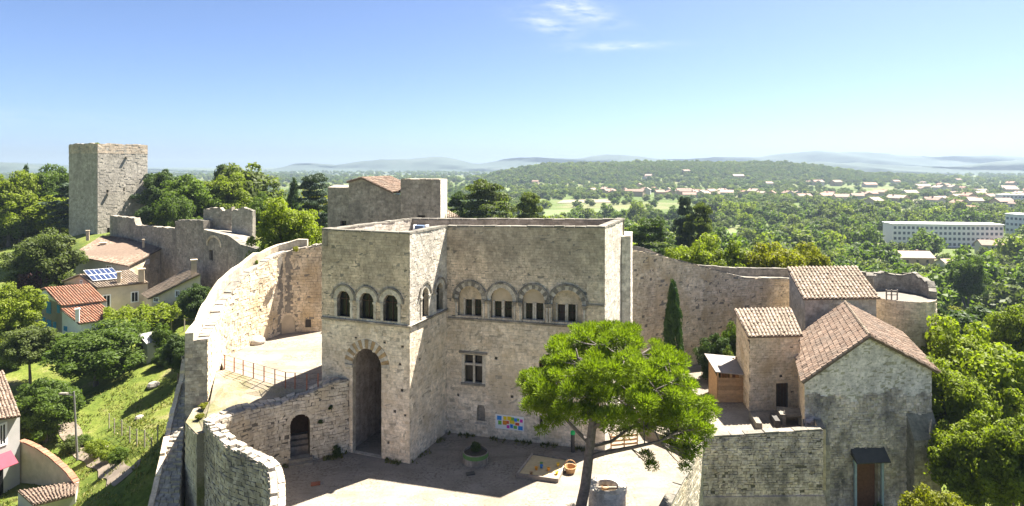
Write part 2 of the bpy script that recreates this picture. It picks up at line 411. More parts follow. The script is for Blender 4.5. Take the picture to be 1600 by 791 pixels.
# ------------------------------------------------------------------ walls
class Line:
    """a straight wall face seen from the front, p0 left, p1 right; off > 0 is towards the viewer"""
    def __init__(s, p0, p1):
        s.p0 = Vector((p0[0], p0[1])); s.p1 = Vector((p1[0], p1[1]))
        s.L = (s.p1-s.p0).length; s.d = (s.p1-s.p0)/s.L; s.n = Vector((s.d.y, -s.d.x))
    def pt(s, u, z, off=0.0):
        q = s.p0 + s.d*u + s.n*off
        return (q.x, q.y, z)
    def u(s, px):
        k = (px-CX)/F
        return (k*s.p0.y - s.p0.x) / (s.d.x - k*s.d.y)
    def z(s, px, py):
        y = s.p0.y + s.d.y*s.u(px)
        return CZ - (py-HY)/F*y
    def uz(s, px, py): return s.u(px), s.z(px, py)
    def rz(s): return math.atan2(s.d.y, s.d.x)
class Path:
    """a curved wall face, from a smoothed polyline"""
    def __init__(s, pts, sub=6):
        P = [Vector((p[0], p[1])) for p in pts]; Q = []
        for i in range(len(P)-1):
            a, b, c, d = P[max(i-1, 0)], P[i], P[i+1], P[min(i+2, len(P)-1)]
            for k in range(sub):
                t = k/sub
                Q.append(0.5*((2*b) + (c-a)*t + (2*a-5*b+4*c-d)*t*t + (3*b-a-3*c+d)*t**3))
        Q.append(P[-1]); s.Q = Q
        s.U = [0.0]
        for i in range(len(Q)-1): s.U.append(s.U[-1] + (Q[i+1]-Q[i]).length)
        s.L = s.U[-1]; s.knots = [s.U[i*sub] for i in range(len(P))]
        s.N = []
        for i in range(len(Q)):
            d = (Q[min(i+1, len(Q)-1)] - Q[max(i-1, 0)]).normalized(); s.N.append(Vector((d.y, -d.x)))
    def pt(s, u, z, off=0.0):
        u = min(max(u, 0), s.L)
        i = min(max(int(np.searchsorted(s.U, u))-1, 0), len(s.Q)-2)
        t = (u-s.U[i])/(s.U[i+1]-s.U[i])
        q = s.Q[i].lerp(s.Q[i+1], t) + s.N[i].lerp(s.N[i+1], t)*off
        return (q.x, q.y, z)
def const(v): return v if callable(v) else (lambda u: v)

class Hole:
    def __init__(s, u0, u1, z0, zs, zt=None):
        s.u0, s.u1, s.z0, s.zs = u0, u1, z0, zs
        s.zt = zs if zt is None else zt; s.arch = zt is not None
        c, r, h = (u0+u1)/2, (u1-u0)/2, s.zt-zs
        s.c, s.r, s.h = c, r, h
        if s.arch: s.pts = [(u0, z0), (u1, z0)] + [(c+r*math.cos(t), zs+h*math.sin(t)) for t in [math.pi*k/12 for k in range(13)]]
        else: s.pts = [(u0, z0), (u1, z0), (u1, zs), (u0, zs)]
    def span(s, z):
        if z < s.z0 or z > s.zt: return None
        if z <= s.zs or not s.arch: return (s.u0, s.u1)
        k = s.r*math.sqrt(max(0, 1-((z-s.zs)/s.h)**2)); return (s.c-k, s.c+k)

def panel(mb, W, outline, holes=(), off=0.0, reveal=0.35):
    loops = [[Vector((u, z, 0)) for u, z in outline]] + [[Vector((u, z, 0)) for u, z in h.pts] for h in holes]
    flat = [p for l in loops for p in l]
    for t in geometry.tessellate_polygon(loops):
        a, b, c = (flat[i] for i in t)
        if (b-a).cross(c-a).z < 0: b, c = c, b
        mb.tri(W.pt(a.x, a.y, off), W.pt(b.x, b.y, off), W.pt(c.x, c.y, off))
    for h in holes:
        k = len(h.pts)
        for i in range(k):
            (ua, za), (ub, zb) = h.pts[i], h.pts[(i+1) % k]
            mb.quad(W.pt(ua, za, off), W.pt(ub, zb, off), W.pt(ub, zb, off-reveal), W.pt(ua, za, off-reveal))

def stones(mb, W, u0, u1, zb, zt, holes=(), ch=(0.20, 0.30), bl=(0.28, 0.62), proud=(0.008, 0.03), off=0.0, gap=0.006, lean=None, drop=0.0, jit=0.008):
    zb, zt = const(zb), const(zt)
    us = [u0 + (u1-u0)*k/24 for k in range(25)]
    zmin, zmax = min(zb(u) for u in us), max(zt(u) for u in us)
    z = zmin
    while z < zmax:
        h = rng.uniform(*ch); u = u0 - rng.uniform(0, bl[1])
        while u < u1:
            L = rng.uniform(*bl); a, b = max(u, u0), min(u+L, u1); u += L
            if b-a < 0.07 or rng.random() < drop: continue
            um = (a+b)/2; za, zc = max(z, zb(um)), min(z+h, zt(um))
            if zc-za < 0.06: continue
            segs = [(a, b)]; zm = (za+zc)/2
            for ho in holes:
                sp = ho.span(zm)
                if not sp: continue
                new = []
                for (x, y) in segs:
                    if sp[1] <= x or sp[0] >= y: new.append((x, y)); continue
                    if sp[0]-x > 0.07: new.append((x, sp[0]))
                    if y-sp[1] > 0.07: new.append((sp[1], y))
                segs = new
            for (x, y) in segs:
                p = off + rng.uniform(*proud); g = gap
                j = lambda s=jit: rng.uniform(-s, s)
                o = (lambda zz: lean(zz)) if lean else (lambda zz: 0.0)
                f = [W.pt(x+g+j(), za+g+j(), p+o(za)+j()), W.pt(y-g+j(), za+g+j(), p+o(za)+j()), W.pt(y-g+j(), zc-g+j(), p+o(zc)+j()), W.pt(x+g+j(), zc-g+j(), p+o(zc)+j())]
                q = [W.pt(x+g, za+g, off-0.03+o(za)), W.pt(y-g, za+g, off-0.03+o(za)), W.pt(y-g, zc-g, off-0.03+o(zc)), W.pt(x+g, zc-g, off-0.03+o(zc))]
                r = rng.random(); n = len(mb.v); mb.v += f + q
                mb.f += [(n, n+1, n+2, n+3), (n, n+4, n+5, n+1), (n+1, n+5, n+6, n+2), (n+2, n+6, n+7, n+3), (n+3, n+7, n+4, n)]
                mb.r += [r]*5
        z += h

def solid(mb, W, u0, u1, zb, zt, thick, step=0.8):
    """the core of a wall along a line or path: front, back, top and ends"""
    zb, zt = const(zb), const(zt)
    n = max(1, int((u1-u0)/step)); us = [u0+(u1-u0)*i/n for i in range(n+1)]
    for a, b in zip(us, us[1:]):
        mb.quad(W.pt(a, zb(a)), W.pt(b, zb(b)), W.pt(b, zt(b)), W.pt(a, zt(a)))
        mb.quad(W.pt(b, zb(b), -thick), W.pt(a, zb(a), -thick), W.pt(a, zt(a), -thick), W.pt(b, zt(b), -thick))
        mb.quad(W.pt(a, zt(a)), W.pt(b, zt(b)), W.pt(b, zt(b), -thick), W.pt(a, zt(a), -thick))
    for a, s in ((u0, 1), (u1, -1)):
        q = [W.pt(a, zb(a), -thick), W.pt(a, zb(a)), W.pt(a, zt(a)), W.pt(a, zt(a), -thick)]
        mb.quad(*(q if s > 0 else q[::-1]))
def coping(W, u0, u1, zt, thick, parent, mat, bl=(0.5, 0.95), h=(0.12, 0.20), over=0.05, front=0.0, name='coping_stone', single=True):
    """cap stones along the top of a wall, each one an object (or joined when far away)"""
    zt = const(zt); u = u0; all_ = MB()
    while u < u1-0.12:
        b = min(u+rng.uniform(*bl), u1); g = 0.012; hh = rng.uniform(*h); r = rng.random()
        mb = MB() if single else all_
        a_, b_ = u+g, b-g; o1 = front+over+rng.uniform(-.02, .02); o2 = front-thick-over+rng.uniform(-.02, .02)
        t = [rng.uniform(-.02, .02) for _ in range(4)]
        mb.hexa([W.pt(a_, zt(a_)-.01, o1), W.pt(b_, zt(b_)-.01, o1), W.pt(b_, zt(b_)-.01, o2), W.pt(a_, zt(a_)-.01, o2)],
                [W.pt(a_+.01, zt(a_)+hh+t[0], o1-.015), W.pt(b_-.01, zt(b_)+hh+t[1], o1-.015), W.pt(b_-.01, zt(b_)+hh+t[2], o2+.015), W.pt(a_+.01, zt(a_)+hh+t[3], o2+.015)], r)
        if single: mb.build(name, mat, parent)
        u = b
    if not single: all_.build('coping', mat, parent, kind='stuff')

def lerp_knots(us, zs):
    return lambda u: float(np.interp(u, us, zs))
def rough(fn, amp=0.06, fr=1.7, ph=0.0):
    fn = const(fn)
    return lambda u: fn(u) + amp*(math.sin(u*fr+ph)+0.6*math.sin(u*fr*2.7+1.3+ph)+0.5*math.sin(u*fr*6.1+ph))

def arch_ring(W, h, r0, r1, proud, back, n, parent, mats, name='voussoir', single=True, from_spring=0.0):
    """wedge stones round an arched hole; r0, r1 grow the hole's radius"""
    mb = MB()
    for k in range(n):
        t0, t1 = math.pi*k/n + 0.006, math.pi*(k+1)/n - 0.006
        def P(r, t, o): return W.pt(h.c+(h.r+r)*math.cos(t), h.zs+(h.h+r)*math.sin(t), o)
        p = proud + rng.uniform(-.008, .008); m = MB() if single else mb
        q = [(r0, t0), (r1, t0), (r1, t1), (r0, t1)]
        m.hexa([P(r, t, back) for r, t in q], [P(r, t, p) for r, t in q], rng.random())
        if single: m.build(name, mats[k % len(mats)], parent)
    if not single: return mb.build(name, mats[0], parent)

# ------------------------------------------------------------------ tiled roofs
def tile_roof(a, b, c, d, parent, mat, thick=0.14, w=0.26, row=0.42, over=True, name='roof', label=None, under=None):
    """a-b the eave (left, right), d-c the upper edge; canal tiles in columns, each tile a half round shell"""
    a, b, c, d = map(Vector, (a, b, c, d))
    nrm = (b-a).cross(d-a).normalized()
    if nrm.z < 0: nrm = -nrm
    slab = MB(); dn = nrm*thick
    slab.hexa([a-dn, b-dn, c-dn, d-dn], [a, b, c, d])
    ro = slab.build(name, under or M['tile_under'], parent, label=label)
    mb = MB()
    nc = max(2, int(round(((b-a).length+(c-d).length)/2/w))); nrw = max(2, int(round(((d-a).length+(c-b).length)/2/row)))
    for i in range(nc):
        s = (i+0.5)/nc; lo, hi = a.lerp(b, s), d.lerp(c, s)
        ax = (b-a).lerp(c-d, 0.5).normalized(); L = (hi-lo).length; sl = (hi-lo)/L
        wl = (b-a).length/nc
        for j in range(nrw):
            jt = rng.uniform(-.03, .03); r = rng.random(); nj = rng.uniform(-.012, .03)
            p0 = lo + sl*(L*j/nrw - 0.03) + nrm*(0.045+nj) + ax*jt; p1 = lo + sl*(L*(j+1)/nrw + 0.03) + nrm*(0.015+nj) + ax*(jt+rng.uniform(-.012, .012))
            ra, rb = wl*0.40, wl*0.33
            A = [p0 + ax*(ra*math.cos(t)) + nrm*(ra*0.75*math.sin(t)) for t in (math.pi, 2.1, 1.04, 0)]
            B = [p1 + ax*(rb*math.cos(t)) + nrm*(rb*0.75*math.sin(t)) for t in (math.pi, 2.1, 1.04, 0)]
            n = len(mb.v); mb.v += [tuple(q) for q in A+B]
            for k in range(3): mb.f.append((n+k, n+k+1, n+5+k, n+4+k)); mb.r.append(r)
            if j == 0: mb.f.append((n+3, n+2, n+1, n)); mb.r.append(r)
    mb.build('roof_tiles', mat, ro, kind='stuff')
    return ro
def ridge_tiles(p, q, parent, mat, r=0.13, step=0.42):
    p, q = Vector(p), Vector(q); n = max(2, int((q-p).length/step)); mb = MB(); d = (q-p).normalized()
    ax = d.cross(Vector((0, 0, 1))).normalized(); up = ax.cross(d)
    for i in range(n):
        a = p.lerp(q, i/n) - d*0.03; b = p.lerp(q, (i+1)/n) + d*0.03; rr = rng.random()
        A = [a + ax*(r*math.cos(t)) + up*(r*math.sin(t)+.03) for t in (math.pi, 2.1, 1.04, 0)]
        B = [b + ax*(r*.85*math.cos(t)) + up*(r*.85*math.sin(t)) for t in (math.pi, 2.1, 1.04, 0)]
        n0 = len(mb.v); mb.v += [tuple(x) for x in A+B]
        for k in range(3): mb.f.append((n0+k, n0+k+1, n0+5+k, n0+4+k)); mb.r.append(rr)
    return mb.build('ridge_tiles', mat, parent, kind='stuff')

# ================================================================== the ground
CTRL = [(-29.5,46.1,-6.4),(-34.9,52.4,-7.1),(-41.2,58.2,-7.6),(-27.8,42,-5.6),(-27.5,48.5,-3.9),(-31,53,-4.5),(-35,58,-5.2),(-25.6,46.5,0.8),(-26,38.5,-4.6),(-33,44,-8.2),(-36,48,-9),(-40,54,-8.6),(-28.5,52,-2.6),(-24.2,44.2,4.6),(-24.6,41.8,0.6),(-24.2,39.5,-2),(-23.6,37,-4.2),(-23,34,-6.2),(-27,42.5,-0.8),(-29,54,-2.5),(-17,24,-9),(-53,68,-7),(-45,50,-9.5),(-50,44,-10.5),
        (-30,66,-4),(-38,75,-4),(-48,80,-4.2),(-64,90,-4),(-70,84,-5.5),(-58,96,-3.5),(-45,92,-2.5),(-36,86,-1),(-75,75,-7),(-90,90,-6),(-100,70,-10),
        (-70,105,-2.5),(-85,128,5.5),(-76,135,6),(-60,125,6),(-42,110,5),(-30,95,4.5),(-110,145,3),(-126,150,-0.5),(-100,112,-3),(-28,75,4.5),(-15,70,5),
        (0,75,3),(-20,58,0),(0,64,1),(18,72,-1),(20,64,-1),(40,75,-7),(45,64,-7),(60,60,-12),(32,70,-4),(0,45,-4),(-10,38,-4),(8,45,-4),(20,50,-4),(14,36,-5),(26,38,-5),(33,42,-6),
        (28,30,-6.5),(42,46,-9),(45,35,-10),(60,45,-13),(100,80,-21),(80,110,-20),(0,0,-4),(-20,15,-9),(20,10,-9),(-60,40,-12),(-100,40,-16),(60,20,-16),(-20,110,3),(0,110,-4),
        (-40,150,0),(0,160,-14),(60,150,-20),(-140,200,-10),(-60,220,-14),(20,220,-23),(110,150,-24),(150,60,-24),(-180,120,-14),(-160,60,-18),(0,-60,-16),(-80,-20,-18),(80,-20,-20)]
CA = np.array(CTRL)
PLAIN = -25.0
HILLS = [(150, 1600, 190, 260, 37), (400, 1600, 300, 260, 42), (640, 1640, 260, 260, 40), (900, 1650, 260, 300, 13), (520, 1180, 230, 140, 6)]
def Hnp(x, y):
    x = np.asarray(x, float); y = np.asarray(y, float)
    sh = x.shape; x = x.ravel(); y = y.ravel()
    out = np.empty_like(x)
    for i in range(0, len(x), 20000):
        X, Y = x[i:i+20000, None], y[i:i+20000, None]
        w = 1.0/((X-CA[None, :, 0])**2 + (Y-CA[None, :, 1])**2 + 9.0)**1.6
        out[i:i+20000] = (w*CA[None, :, 2]).sum(1)/w.sum(1)
    d = np.hypot(x, y-60)
    k = np.clip((d-120)/130, 0, 1); k = k*k*(3-2*k)
    out = out*(1-k) + PLAIN*k
    up_ = np.zeros_like(out)
    for (hx, hy, sx, sy, hh) in HILLS:
        q = ((x-hx)/sx)**2 + ((y-hy)/sy)**2
        up_ = np.maximum(up_, hh*np.exp(-q**1.6*0.8)) + 0.12*np.minimum(up_, hh*np.exp(-q**1.6*0.8))
    out = out + up_
    return out.reshape(sh)
def H(x, y): return float(Hnp(np.array([x]), np.array([y]))[0])

N = 420
g = np.linspace(-1, 1, N+1); gx = 14000*np.sinh(7.2*g)/math.sinh(7.2)
gy = gx + 55
GX, GY = np.meshgrid(gx, gy)
GZ = Hnp(GX, GY)
near = np.exp(-(np.hypot(GX, GY-50)/140)**2)
GZ = GZ + near*(0.04*np.sin(GX*1.1+GY*0.7)*np.sin(GY*0.9-GX*0.4) + 0.02*np.sin(GX*2.3+1)*np.sin(GY*2.1))
V = np.stack([GX.ravel(), GY.ravel(), GZ.ravel()], 1)
idx = np.arange((N+1)*(N+1)).reshape(N+1, N+1)
Q = np.stack([idx[:-1, :-1].ravel(), idx[:-1, 1:].ravel(), idx[1:, 1:].ravel(), idx[1:, :-1].ravel()], 1)
me = np_mesh('ground', V, Q, np.full(len(Q), 0.5), M['ground']); me.shade_smooth()
def Hgrid(x, y):
    i = min(max(int(np.searchsorted(gx, x))-1, 0), N-1); j = min(max(int(np.searchsorted(gy, y))-1, 0), N-1)
    a_, b_ = (x-gx[i])/(gx[i+1]-gx[i]), (y-gy[j])/(gy[j+1]-gy[j])
    return float((GZ[j, i]*(1-a_)+GZ[j, i+1]*a_)*(1-b_)+(GZ[j+1, i]*(1-a_)+GZ[j+1, i+1]*a_)*b_)
tag(link_mesh('ground', me), 'hill and wide valley floor of grass and dry earth', None, None, 'structure')

# courtyard slab
P6 = (-18.2, 36.7)
court = [(-12.9, 31.8), (-11.9, 29.4), (-9.4, 23), (-9, 4), (-4, -14), (10, -14), (9, 10), (5.0, 27.5), (7.9, 32.7), (12.0, 39.9), (20.3, 40.1), (21.0, 42.5), (25, 52), (33, 60.5), (22, 61), (9, 58), (0, 54), (-12, 53.5), (-14, 42.4), (-15.6, 39.3), P6]  # stretch nearest the viewer is out of view, added to bounce light
mb = MB(); mb.prism(court, -9, 0.0)
tag(mb.build('courtyard', M['sand']), 'pale gravel courtyard in front of the keep', None, None, 'structure')
# right terrace, a little higher
ter = [(9.6, 43.5), (12.2, 40.4), (20.2, 40.5), (21.0, 42.5), (25, 52), (33, 60), (22, 60.5), (9, 57)]
mb = MB(); mb.prism(ter, -0.5, 0.7)
tag(mb.build('terrace', M['sand']), 'pale gravel terrace beside the chapel', None, None, 'structure')

# ================================================================== the keep
A, B, C, D, E, G = (-13.15, 42.2), (-6.68, 39.8), (-4.76, 44.5), (6.33, 41.6), (8.86, 48.2), (-8.6, 51.3)
W1, W2, W3, W4 = Line(A, B), Line(B, C), Line(C, D), Line(D, E)
WL, WB = Line(G, A), Line(E, G)
ROOF = 13.9
keep = empty('castle_keep', (-2, 45, 0), 'large square cream stone castle keep with rows of round arched windows', 'castle')
S1, S3 = 8.95, 8.36
def hole_px(W, x0, x1, z0, ys, yt):
    c = (x0+x1)/2
    return Hole(W.u(x0), W.u(x1), z0, W.z(c, ys), W.z(c, yt) if yt else None)
# openings
tw = [hole_px(W1, 527, 547.5, S1+0.16, 468, 454), hole_px(W1, 562, 584, S1+0.16, 471, 457), hole_px(W1, 599, 622, S1+0.16, 474, 460)]
sw = [hole_px(W2, 659, 669, S1+0.16, 462, 449), hole_px(W2, 681, 692, S1+0.16, 455, 442)]
portal = hole_px(W1, 551, 596, 0.02, 572, 545)
mw = [hole_px(W3, 716, 752.7, S3+0.16, 467, 447), hole_px(W3, 766.5, 801, S3+0.16, 470, 450), hole_px(W3, 816, 851.5, S3+0.16, 473, 452), hole_px(W3, 863, 909.6, S3+0.16, 476, 453)]
cross = Hole(W3.u(726), W3.u(753.5), W3.z(740, 598.5), W3.z(740, 555))
small = Hole(W3.u(842), W3.u(857), W3.z(849, 579), W3.z(849, 564))
niche = hole_px(W3, 745, 758, W3.z(751, 660), 638, 633)
slit = Hole(W3.u(843), W3.u(848), W3.z(845, 670), W3.z(845, 649))
putlog = lambda W, px, py, s=0.09: Hole(W.u(px)-s, W.u(px)+s, W.z(px, py)-s, W.z(px, py)+s)
pl1 = [putlog(W1, x, y) for x, y in ((601, 536), (629, 541), (625, 570), (617, 643), (633, 648), (607, 692), (556, 527), (628, 610))]
def wall_part(W, zs, zt0, zt1, low_h, up_h, lowmat, upmat, name):
    """lower and upper storey of one side of the keep"""
    zt = lambda u: zt0 + (zt1-zt0)*u/W.L
    mb = MB(); panel(mb, W, [(0, -1.0), (W.L, -1.0), (W.L, zs), (0, zs)], low_h)
    lo = mb.build(name, M['mortar'], keep)
    mb = MB(); stones(mb, W, 0, W.L, 0.0, zs-0.02, low_h, ch=(0.18, 0.26), bl=(0.26, 0.58), proud=(0.002, 0.014))
    mb.build('stone_courses', lowmat, lo, kind='stuff')
    mb = MB(); panel(mb, W, [(0, zs), (W.L, zs), (W.L, ROOF), (0, ROOF)], up_h)
    solid(mb, W, 0, W.L, ROOF, zt, 0.5)
    up = mb.build('upper_wall', M['mortar_dark'] if upmat is M['upper'] else M['mortar'], keep)
    mb = MB(); stones(mb, W, 0, W.L, zs+0.02, zt, up_h, ch=(0.16, 0.23), bl=(0.20, 0.46), proud=(0.002, 0.018))
    stones(mb, Line(W.pt(W.L, 0, -0.5)[:2], W.pt(0, 0, -0.5)[:2]), 0.5, W.L-0.5, ROOF+.05, lambda u: zt(W.L-u), ch=(0.22, 0.30), bl=(0.3, 0.7))
    mb.build('stone_courses', upmat, up, kind='stuff')
    coping(W, 0, W.L, zt, 0.5, keep, M['coping'], bl=(0.7, 1.2), h=(0.08, 0.13), over=0.04)
    return lo, up
tA, tB, tC, tD, tE, tG = 15.0, 15.0, 15.0, 15.2, 15.15, 14.95
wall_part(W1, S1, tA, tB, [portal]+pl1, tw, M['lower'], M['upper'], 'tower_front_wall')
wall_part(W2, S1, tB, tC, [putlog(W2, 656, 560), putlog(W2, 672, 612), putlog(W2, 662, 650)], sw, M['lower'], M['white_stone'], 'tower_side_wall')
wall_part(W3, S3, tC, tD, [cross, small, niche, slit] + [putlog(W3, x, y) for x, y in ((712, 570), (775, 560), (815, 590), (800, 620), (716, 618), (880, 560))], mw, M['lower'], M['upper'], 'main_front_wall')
mb = MB(); panel(mb, W4, [(0, -1), (W4.L, -1), (W4.L, ROOF), (0, ROOF)]); solid(mb, W4, 0, W4.L, ROOF, tD, 0.5)
w4 = mb.build('end_wall', M['mortar'], keep)
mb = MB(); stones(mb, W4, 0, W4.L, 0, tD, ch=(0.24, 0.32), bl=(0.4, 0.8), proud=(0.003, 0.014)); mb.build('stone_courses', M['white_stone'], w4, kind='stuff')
coping(W4, 0, W4.L, tD, 0.5, keep, M['coping'], bl=(0.7, 1.2), h=(0.08, 0.13), over=0.04)
for W, a, b, nm in ((WL, tG, tA, 'left_wall'), (WB, tE, tG, 'rear_wall')):
    mb = MB(); panel(mb, W, [(0, -1), (W.L, -1), (W.L, ROOF), (0, ROOF)]); solid(mb, W, 0, W.L, ROOF, lambda u: a+(b-a)*u/W.L, 0.5)
    p = mb.build(nm, M['mortar_dark'], keep)
    mb = MB(); I = Line(W.pt(W.L, 0, -0.5)[:2], W.pt(0, 0, -0.5)[:2])
    stones(mb, I, 0.5, I.L-0.5, ROOF+0.03, lambda u: b+(a-b)*u/W.L, ch=(0.22, 0.3), bl=(0.3, 0.7))
    stones(mb, W, 0, W.L, 4.0, lambda u: a+(b-a)*u/W.L, ch=(0.24, 0.32), bl=(0.4, 0.8))
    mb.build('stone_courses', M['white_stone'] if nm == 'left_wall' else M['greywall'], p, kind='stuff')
    coping(W, 0, W.L, lambda u: a+(b-a)*u/W.L, 0.5, keep, M['coping'], bl=(0.7, 1.2), h=(0.08, 0.13), over=0.04)
mb = MB(); mb.prism([W1.pt(0.05, 0, -.3)[:2], W1.pt(W1.L-.3, 0, -.3)[:2], W3.pt(0, 0, -.3)[:2], W3.pt(W3.L-.3, 0, -.3)[:2], W4.pt(W4.L-.2, 0, -.3)[:2], (G[0]+.3, G[1]-.3)], ROOF-0.35, ROOF)
mb.build('roof', M['sand'], keep)
# inner floor that keeps the rooms dark
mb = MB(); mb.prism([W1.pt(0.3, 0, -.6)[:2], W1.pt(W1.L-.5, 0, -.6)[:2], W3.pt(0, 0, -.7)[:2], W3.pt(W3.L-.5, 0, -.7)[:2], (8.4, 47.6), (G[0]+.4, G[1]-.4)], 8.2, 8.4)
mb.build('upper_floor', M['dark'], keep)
# buttress at the right rear corner
bp = [(8.45, 47.0), (9.2, 47.35), (9.95, 50.4), (8.3, 50.6)]
mb = MB(); mb.prism(bp, -1, 14.0)
bt = mb.build('buttress', M['mortar'], keep)
mb = MB()
for a, b in zip(bp[:2], bp[1:3]):
    L_ = Line(a, b); stones(mb, L_, 0, L_.L, 0, 14.0, ch=(0.24, 0.32), bl=(0.4, 0.8), proud=(0.003, 0.014))
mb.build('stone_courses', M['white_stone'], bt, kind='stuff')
# string courses
def ledge(W, u0, u1, z, mat, name='string_course', h=0.16, out=0.16):
    mb = MB(); u = u0
    while u < u1-.05:
        b = min(u+rng.uniform(0.8, 1.3), u1)
        mb.hexa([W.pt(u+.004, z-h/2, out*.55), W.pt(b-.004, z-h/2, out*.55), W.pt(b-.004, z-h/2, -.05), W.pt(u+.004, z-h/2, -.05)],
                [W.pt(u+.004, z+h/2, out), W.pt(b-.004, z+h/2, out), W.pt(b-.004, z+h/2, -.05), W.pt(u+.004, z+h/2, -.05)], rng.random()); u = b
    mb.build(name, mat, keep)
ledge(W1, 0, W1.L+0.16, S1, M['mould']); ledge(W2, -0.0, W2.L, S1, M['mould']); ledge(W3, 0.1, W3.L, S3, M['mould'])
ledge(W3, W3.u(916), W3.L, W3.z(930, 477), M['mould'], 'corner_moulding', 0.12, 0.12)
mb = MB(); stones(mb, W3, W3.u(917), W3.L, S3+.1, W3.z(930, 440), ch=(.2, .28), bl=(.3, .6), proud=(.02, .045)); mb.build('golden_stones', M['gold'], keep, kind='stuff')
# tower windows: plain arches
def arched_window(W, h, parent, ring, hood, n=9, pane_off=-0.33):
    w = empty('arched_window', Vector(W.pt(h.c, h.z0, 0)) - world_loc(parent), None, None); w.parent = parent
    mb = MB(); mb.poly([W.pt(u, z, pane_off) for u, z in h.pts]); mb.build('pane', M['glass'], w)
    arch_ring(W, h, 0.0, ring, 0.045, -0.05, n, w, [M['white_stone']], single=False, name='arch_stones')
    arch_ring(W, h, ring, ring+hood, 0.11, -0.03, n, w, [M['mould']], single=False, name='hood_mould')
    for s, uu in ((-1, h.u0), (1, h.u1)):
        a, b = (uu-0.20, uu) if s < 0 else (uu, uu+0.20)
        mb = MB(); mb.hexa([W.pt(a, h.z0, .05), W.pt(b, h.z0, .05), W.pt(b, h.z0, -.3), W.pt(a, h.z0, -.3)], [W.pt(a, h.zs-.14, .05), W.pt(b, h.zs-.14, .05), W.pt(b, h.zs-.14, -.3), W.pt(a, h.zs-.14, -.3)], rng.random())
        mb.hexa([W.pt(a-.04, h.zs-.14, .10), W.pt(b+.02, h.zs-.14, .10), W.pt(b+.02, h.zs-.14, -.2), W.pt(a-.04, h.zs-.14, -.2)], [W.pt(a-.04, h.zs, .10), W.pt(b+.02, h.zs, .10), W.pt(b+.02, h.zs, -.2), W.pt(a-.04, h.zs, -.2)], 0.1)
        mb.build('jamb', M['white_stone'], w)
    mb = MB(); mb.bar(W.pt(h.c, h.z0, pane_off+.03), W.pt(h.c, h.zt-.02, pane_off+.03), .05); mb.bar(W.pt(h.u0, h.zs, pane_off+.03), W.pt(h.u1, h.zs, pane_off+.03), .05)
    mb.build('glazing_bar', M['wood_dark'], w)
    return w
for h in tw: arched_window(W1, h, keep, 0.34, 0.13)
for h in sw: arched_window(W2, h, keep, 0.30, 0.13)
# hall windows: blind arch with two lights
wpx = [((732.5-6.5, 736), (740, 751)), ((771.5, 782.5), (787, 798.5)), ((820.5, 831), (837, 848)), ((870.5, 882), (887, 898.5))]
wpx[0] = ((725.5, 736), (740, 750.7))
wyy = [(469, 497), (472, 499), (475, 502), (477, 505)]
for i, h in enumerate(mw):
    w = empty('hall_window', Vector(W3.pt(h.c, h.z0, 0)) - world_loc(keep), None, None); w.parent = keep
    hs = []
    for (x0, x1) in wpx[i]:
        hs.append(Hole(W3.u(x0), W3.u(x1), h.z0+0.06, W3.z((x0+x1)/2, wyy[i][0])))
    mb = MB(); panel(mb, W3, h.pts, hs, off=-0.28, reveal=0.22); mb.build('lunette', M['plaster'] if i in (1, 2) else M['gold'], w)
    for q in hs:
        mb = MB(); mb.quad(W3.pt(q.u0, q.z0, -.45), W3.pt(q.u1, q.z0, -.45), W3.pt(q.u1, q.zs, -.45), W3.pt(q.u0, q.zs, -.45)); mb.build('pane', M['glass'] if not (i == 3 and q is hs[0]) else M['dark'], w)
        mb = MB(); mb.bar(W3.pt(q.u0, (q.z0+q.zs)/2, -.42), W3.pt(q.u1, (q.z0+q.zs)/2, -.42), .05); mb.bar(W3.pt(q.c, q.z0, -.42), W3.pt(q.c, q.zs, -.42), .03); mb.build('glazing_bar', M['wood_dark'], w)
        for uu in (q.u0-.07, q.u1+.07):
            mb = MB(); mb.hexa([W3.pt(uu-.06, h.z0, -.2), W3.pt(uu+.06, h.z0, -.2), W3.pt(uu+.06, h.z0, -.3), W3.pt(uu-.06, h.z0, -.3)], [W3.pt(uu-.06, q.zs+.02, -.2), W3.pt(uu+.06, q.zs+.02, -.2), W3.pt(uu+.06, q.zs+.02, -.3), W3.pt(uu-.06, q.zs+.02, -.3)]); mb.build('mullion', M['white_stone'], w)
    mats = [M['white_stone'], M['mould']] if i in (0, 3) else [M['white_stone']] if i == 1 else [M['mould'], M['white_stone']]
    arch_ring(W3, h, 0.0, 0.30, 0.03, -0.25, 13, w, mats)
    arch_ring(W3, h, 0.30, 0.44, 0.12, -0.03, 13, w, [M['mould']], single=False, name='hood_mould')
    for uu in (h.u0-.15, h.u1+.15):
        mb = MB(); mb.tube([W3.pt(uu, h.z0, 0.04), W3.pt(uu, h.zs-.3, 0.04)], [.085, .075], 8); mb.build('colonnette', M['white_stone'], w)
        mb = MB(); c = W3.pt(uu, h.zs-.15, .02); mb.hexa([W3.pt(uu-.09, h.zs-.3, .10), W3.pt(uu+.09, h.zs-.3, .10), W3.pt(uu+.09, h.zs-.3, -.05), W3.pt(uu-.09, h.zs-.3, -.05)], [W3.pt(uu-.17, h.zs, .18), W3.pt(uu+.17, h.zs, .18), W3.pt(uu+.17, h.zs, -.05), W3.pt(uu-.17, h.zs, -.05)]); mb.build('capital', M['mould'], w)
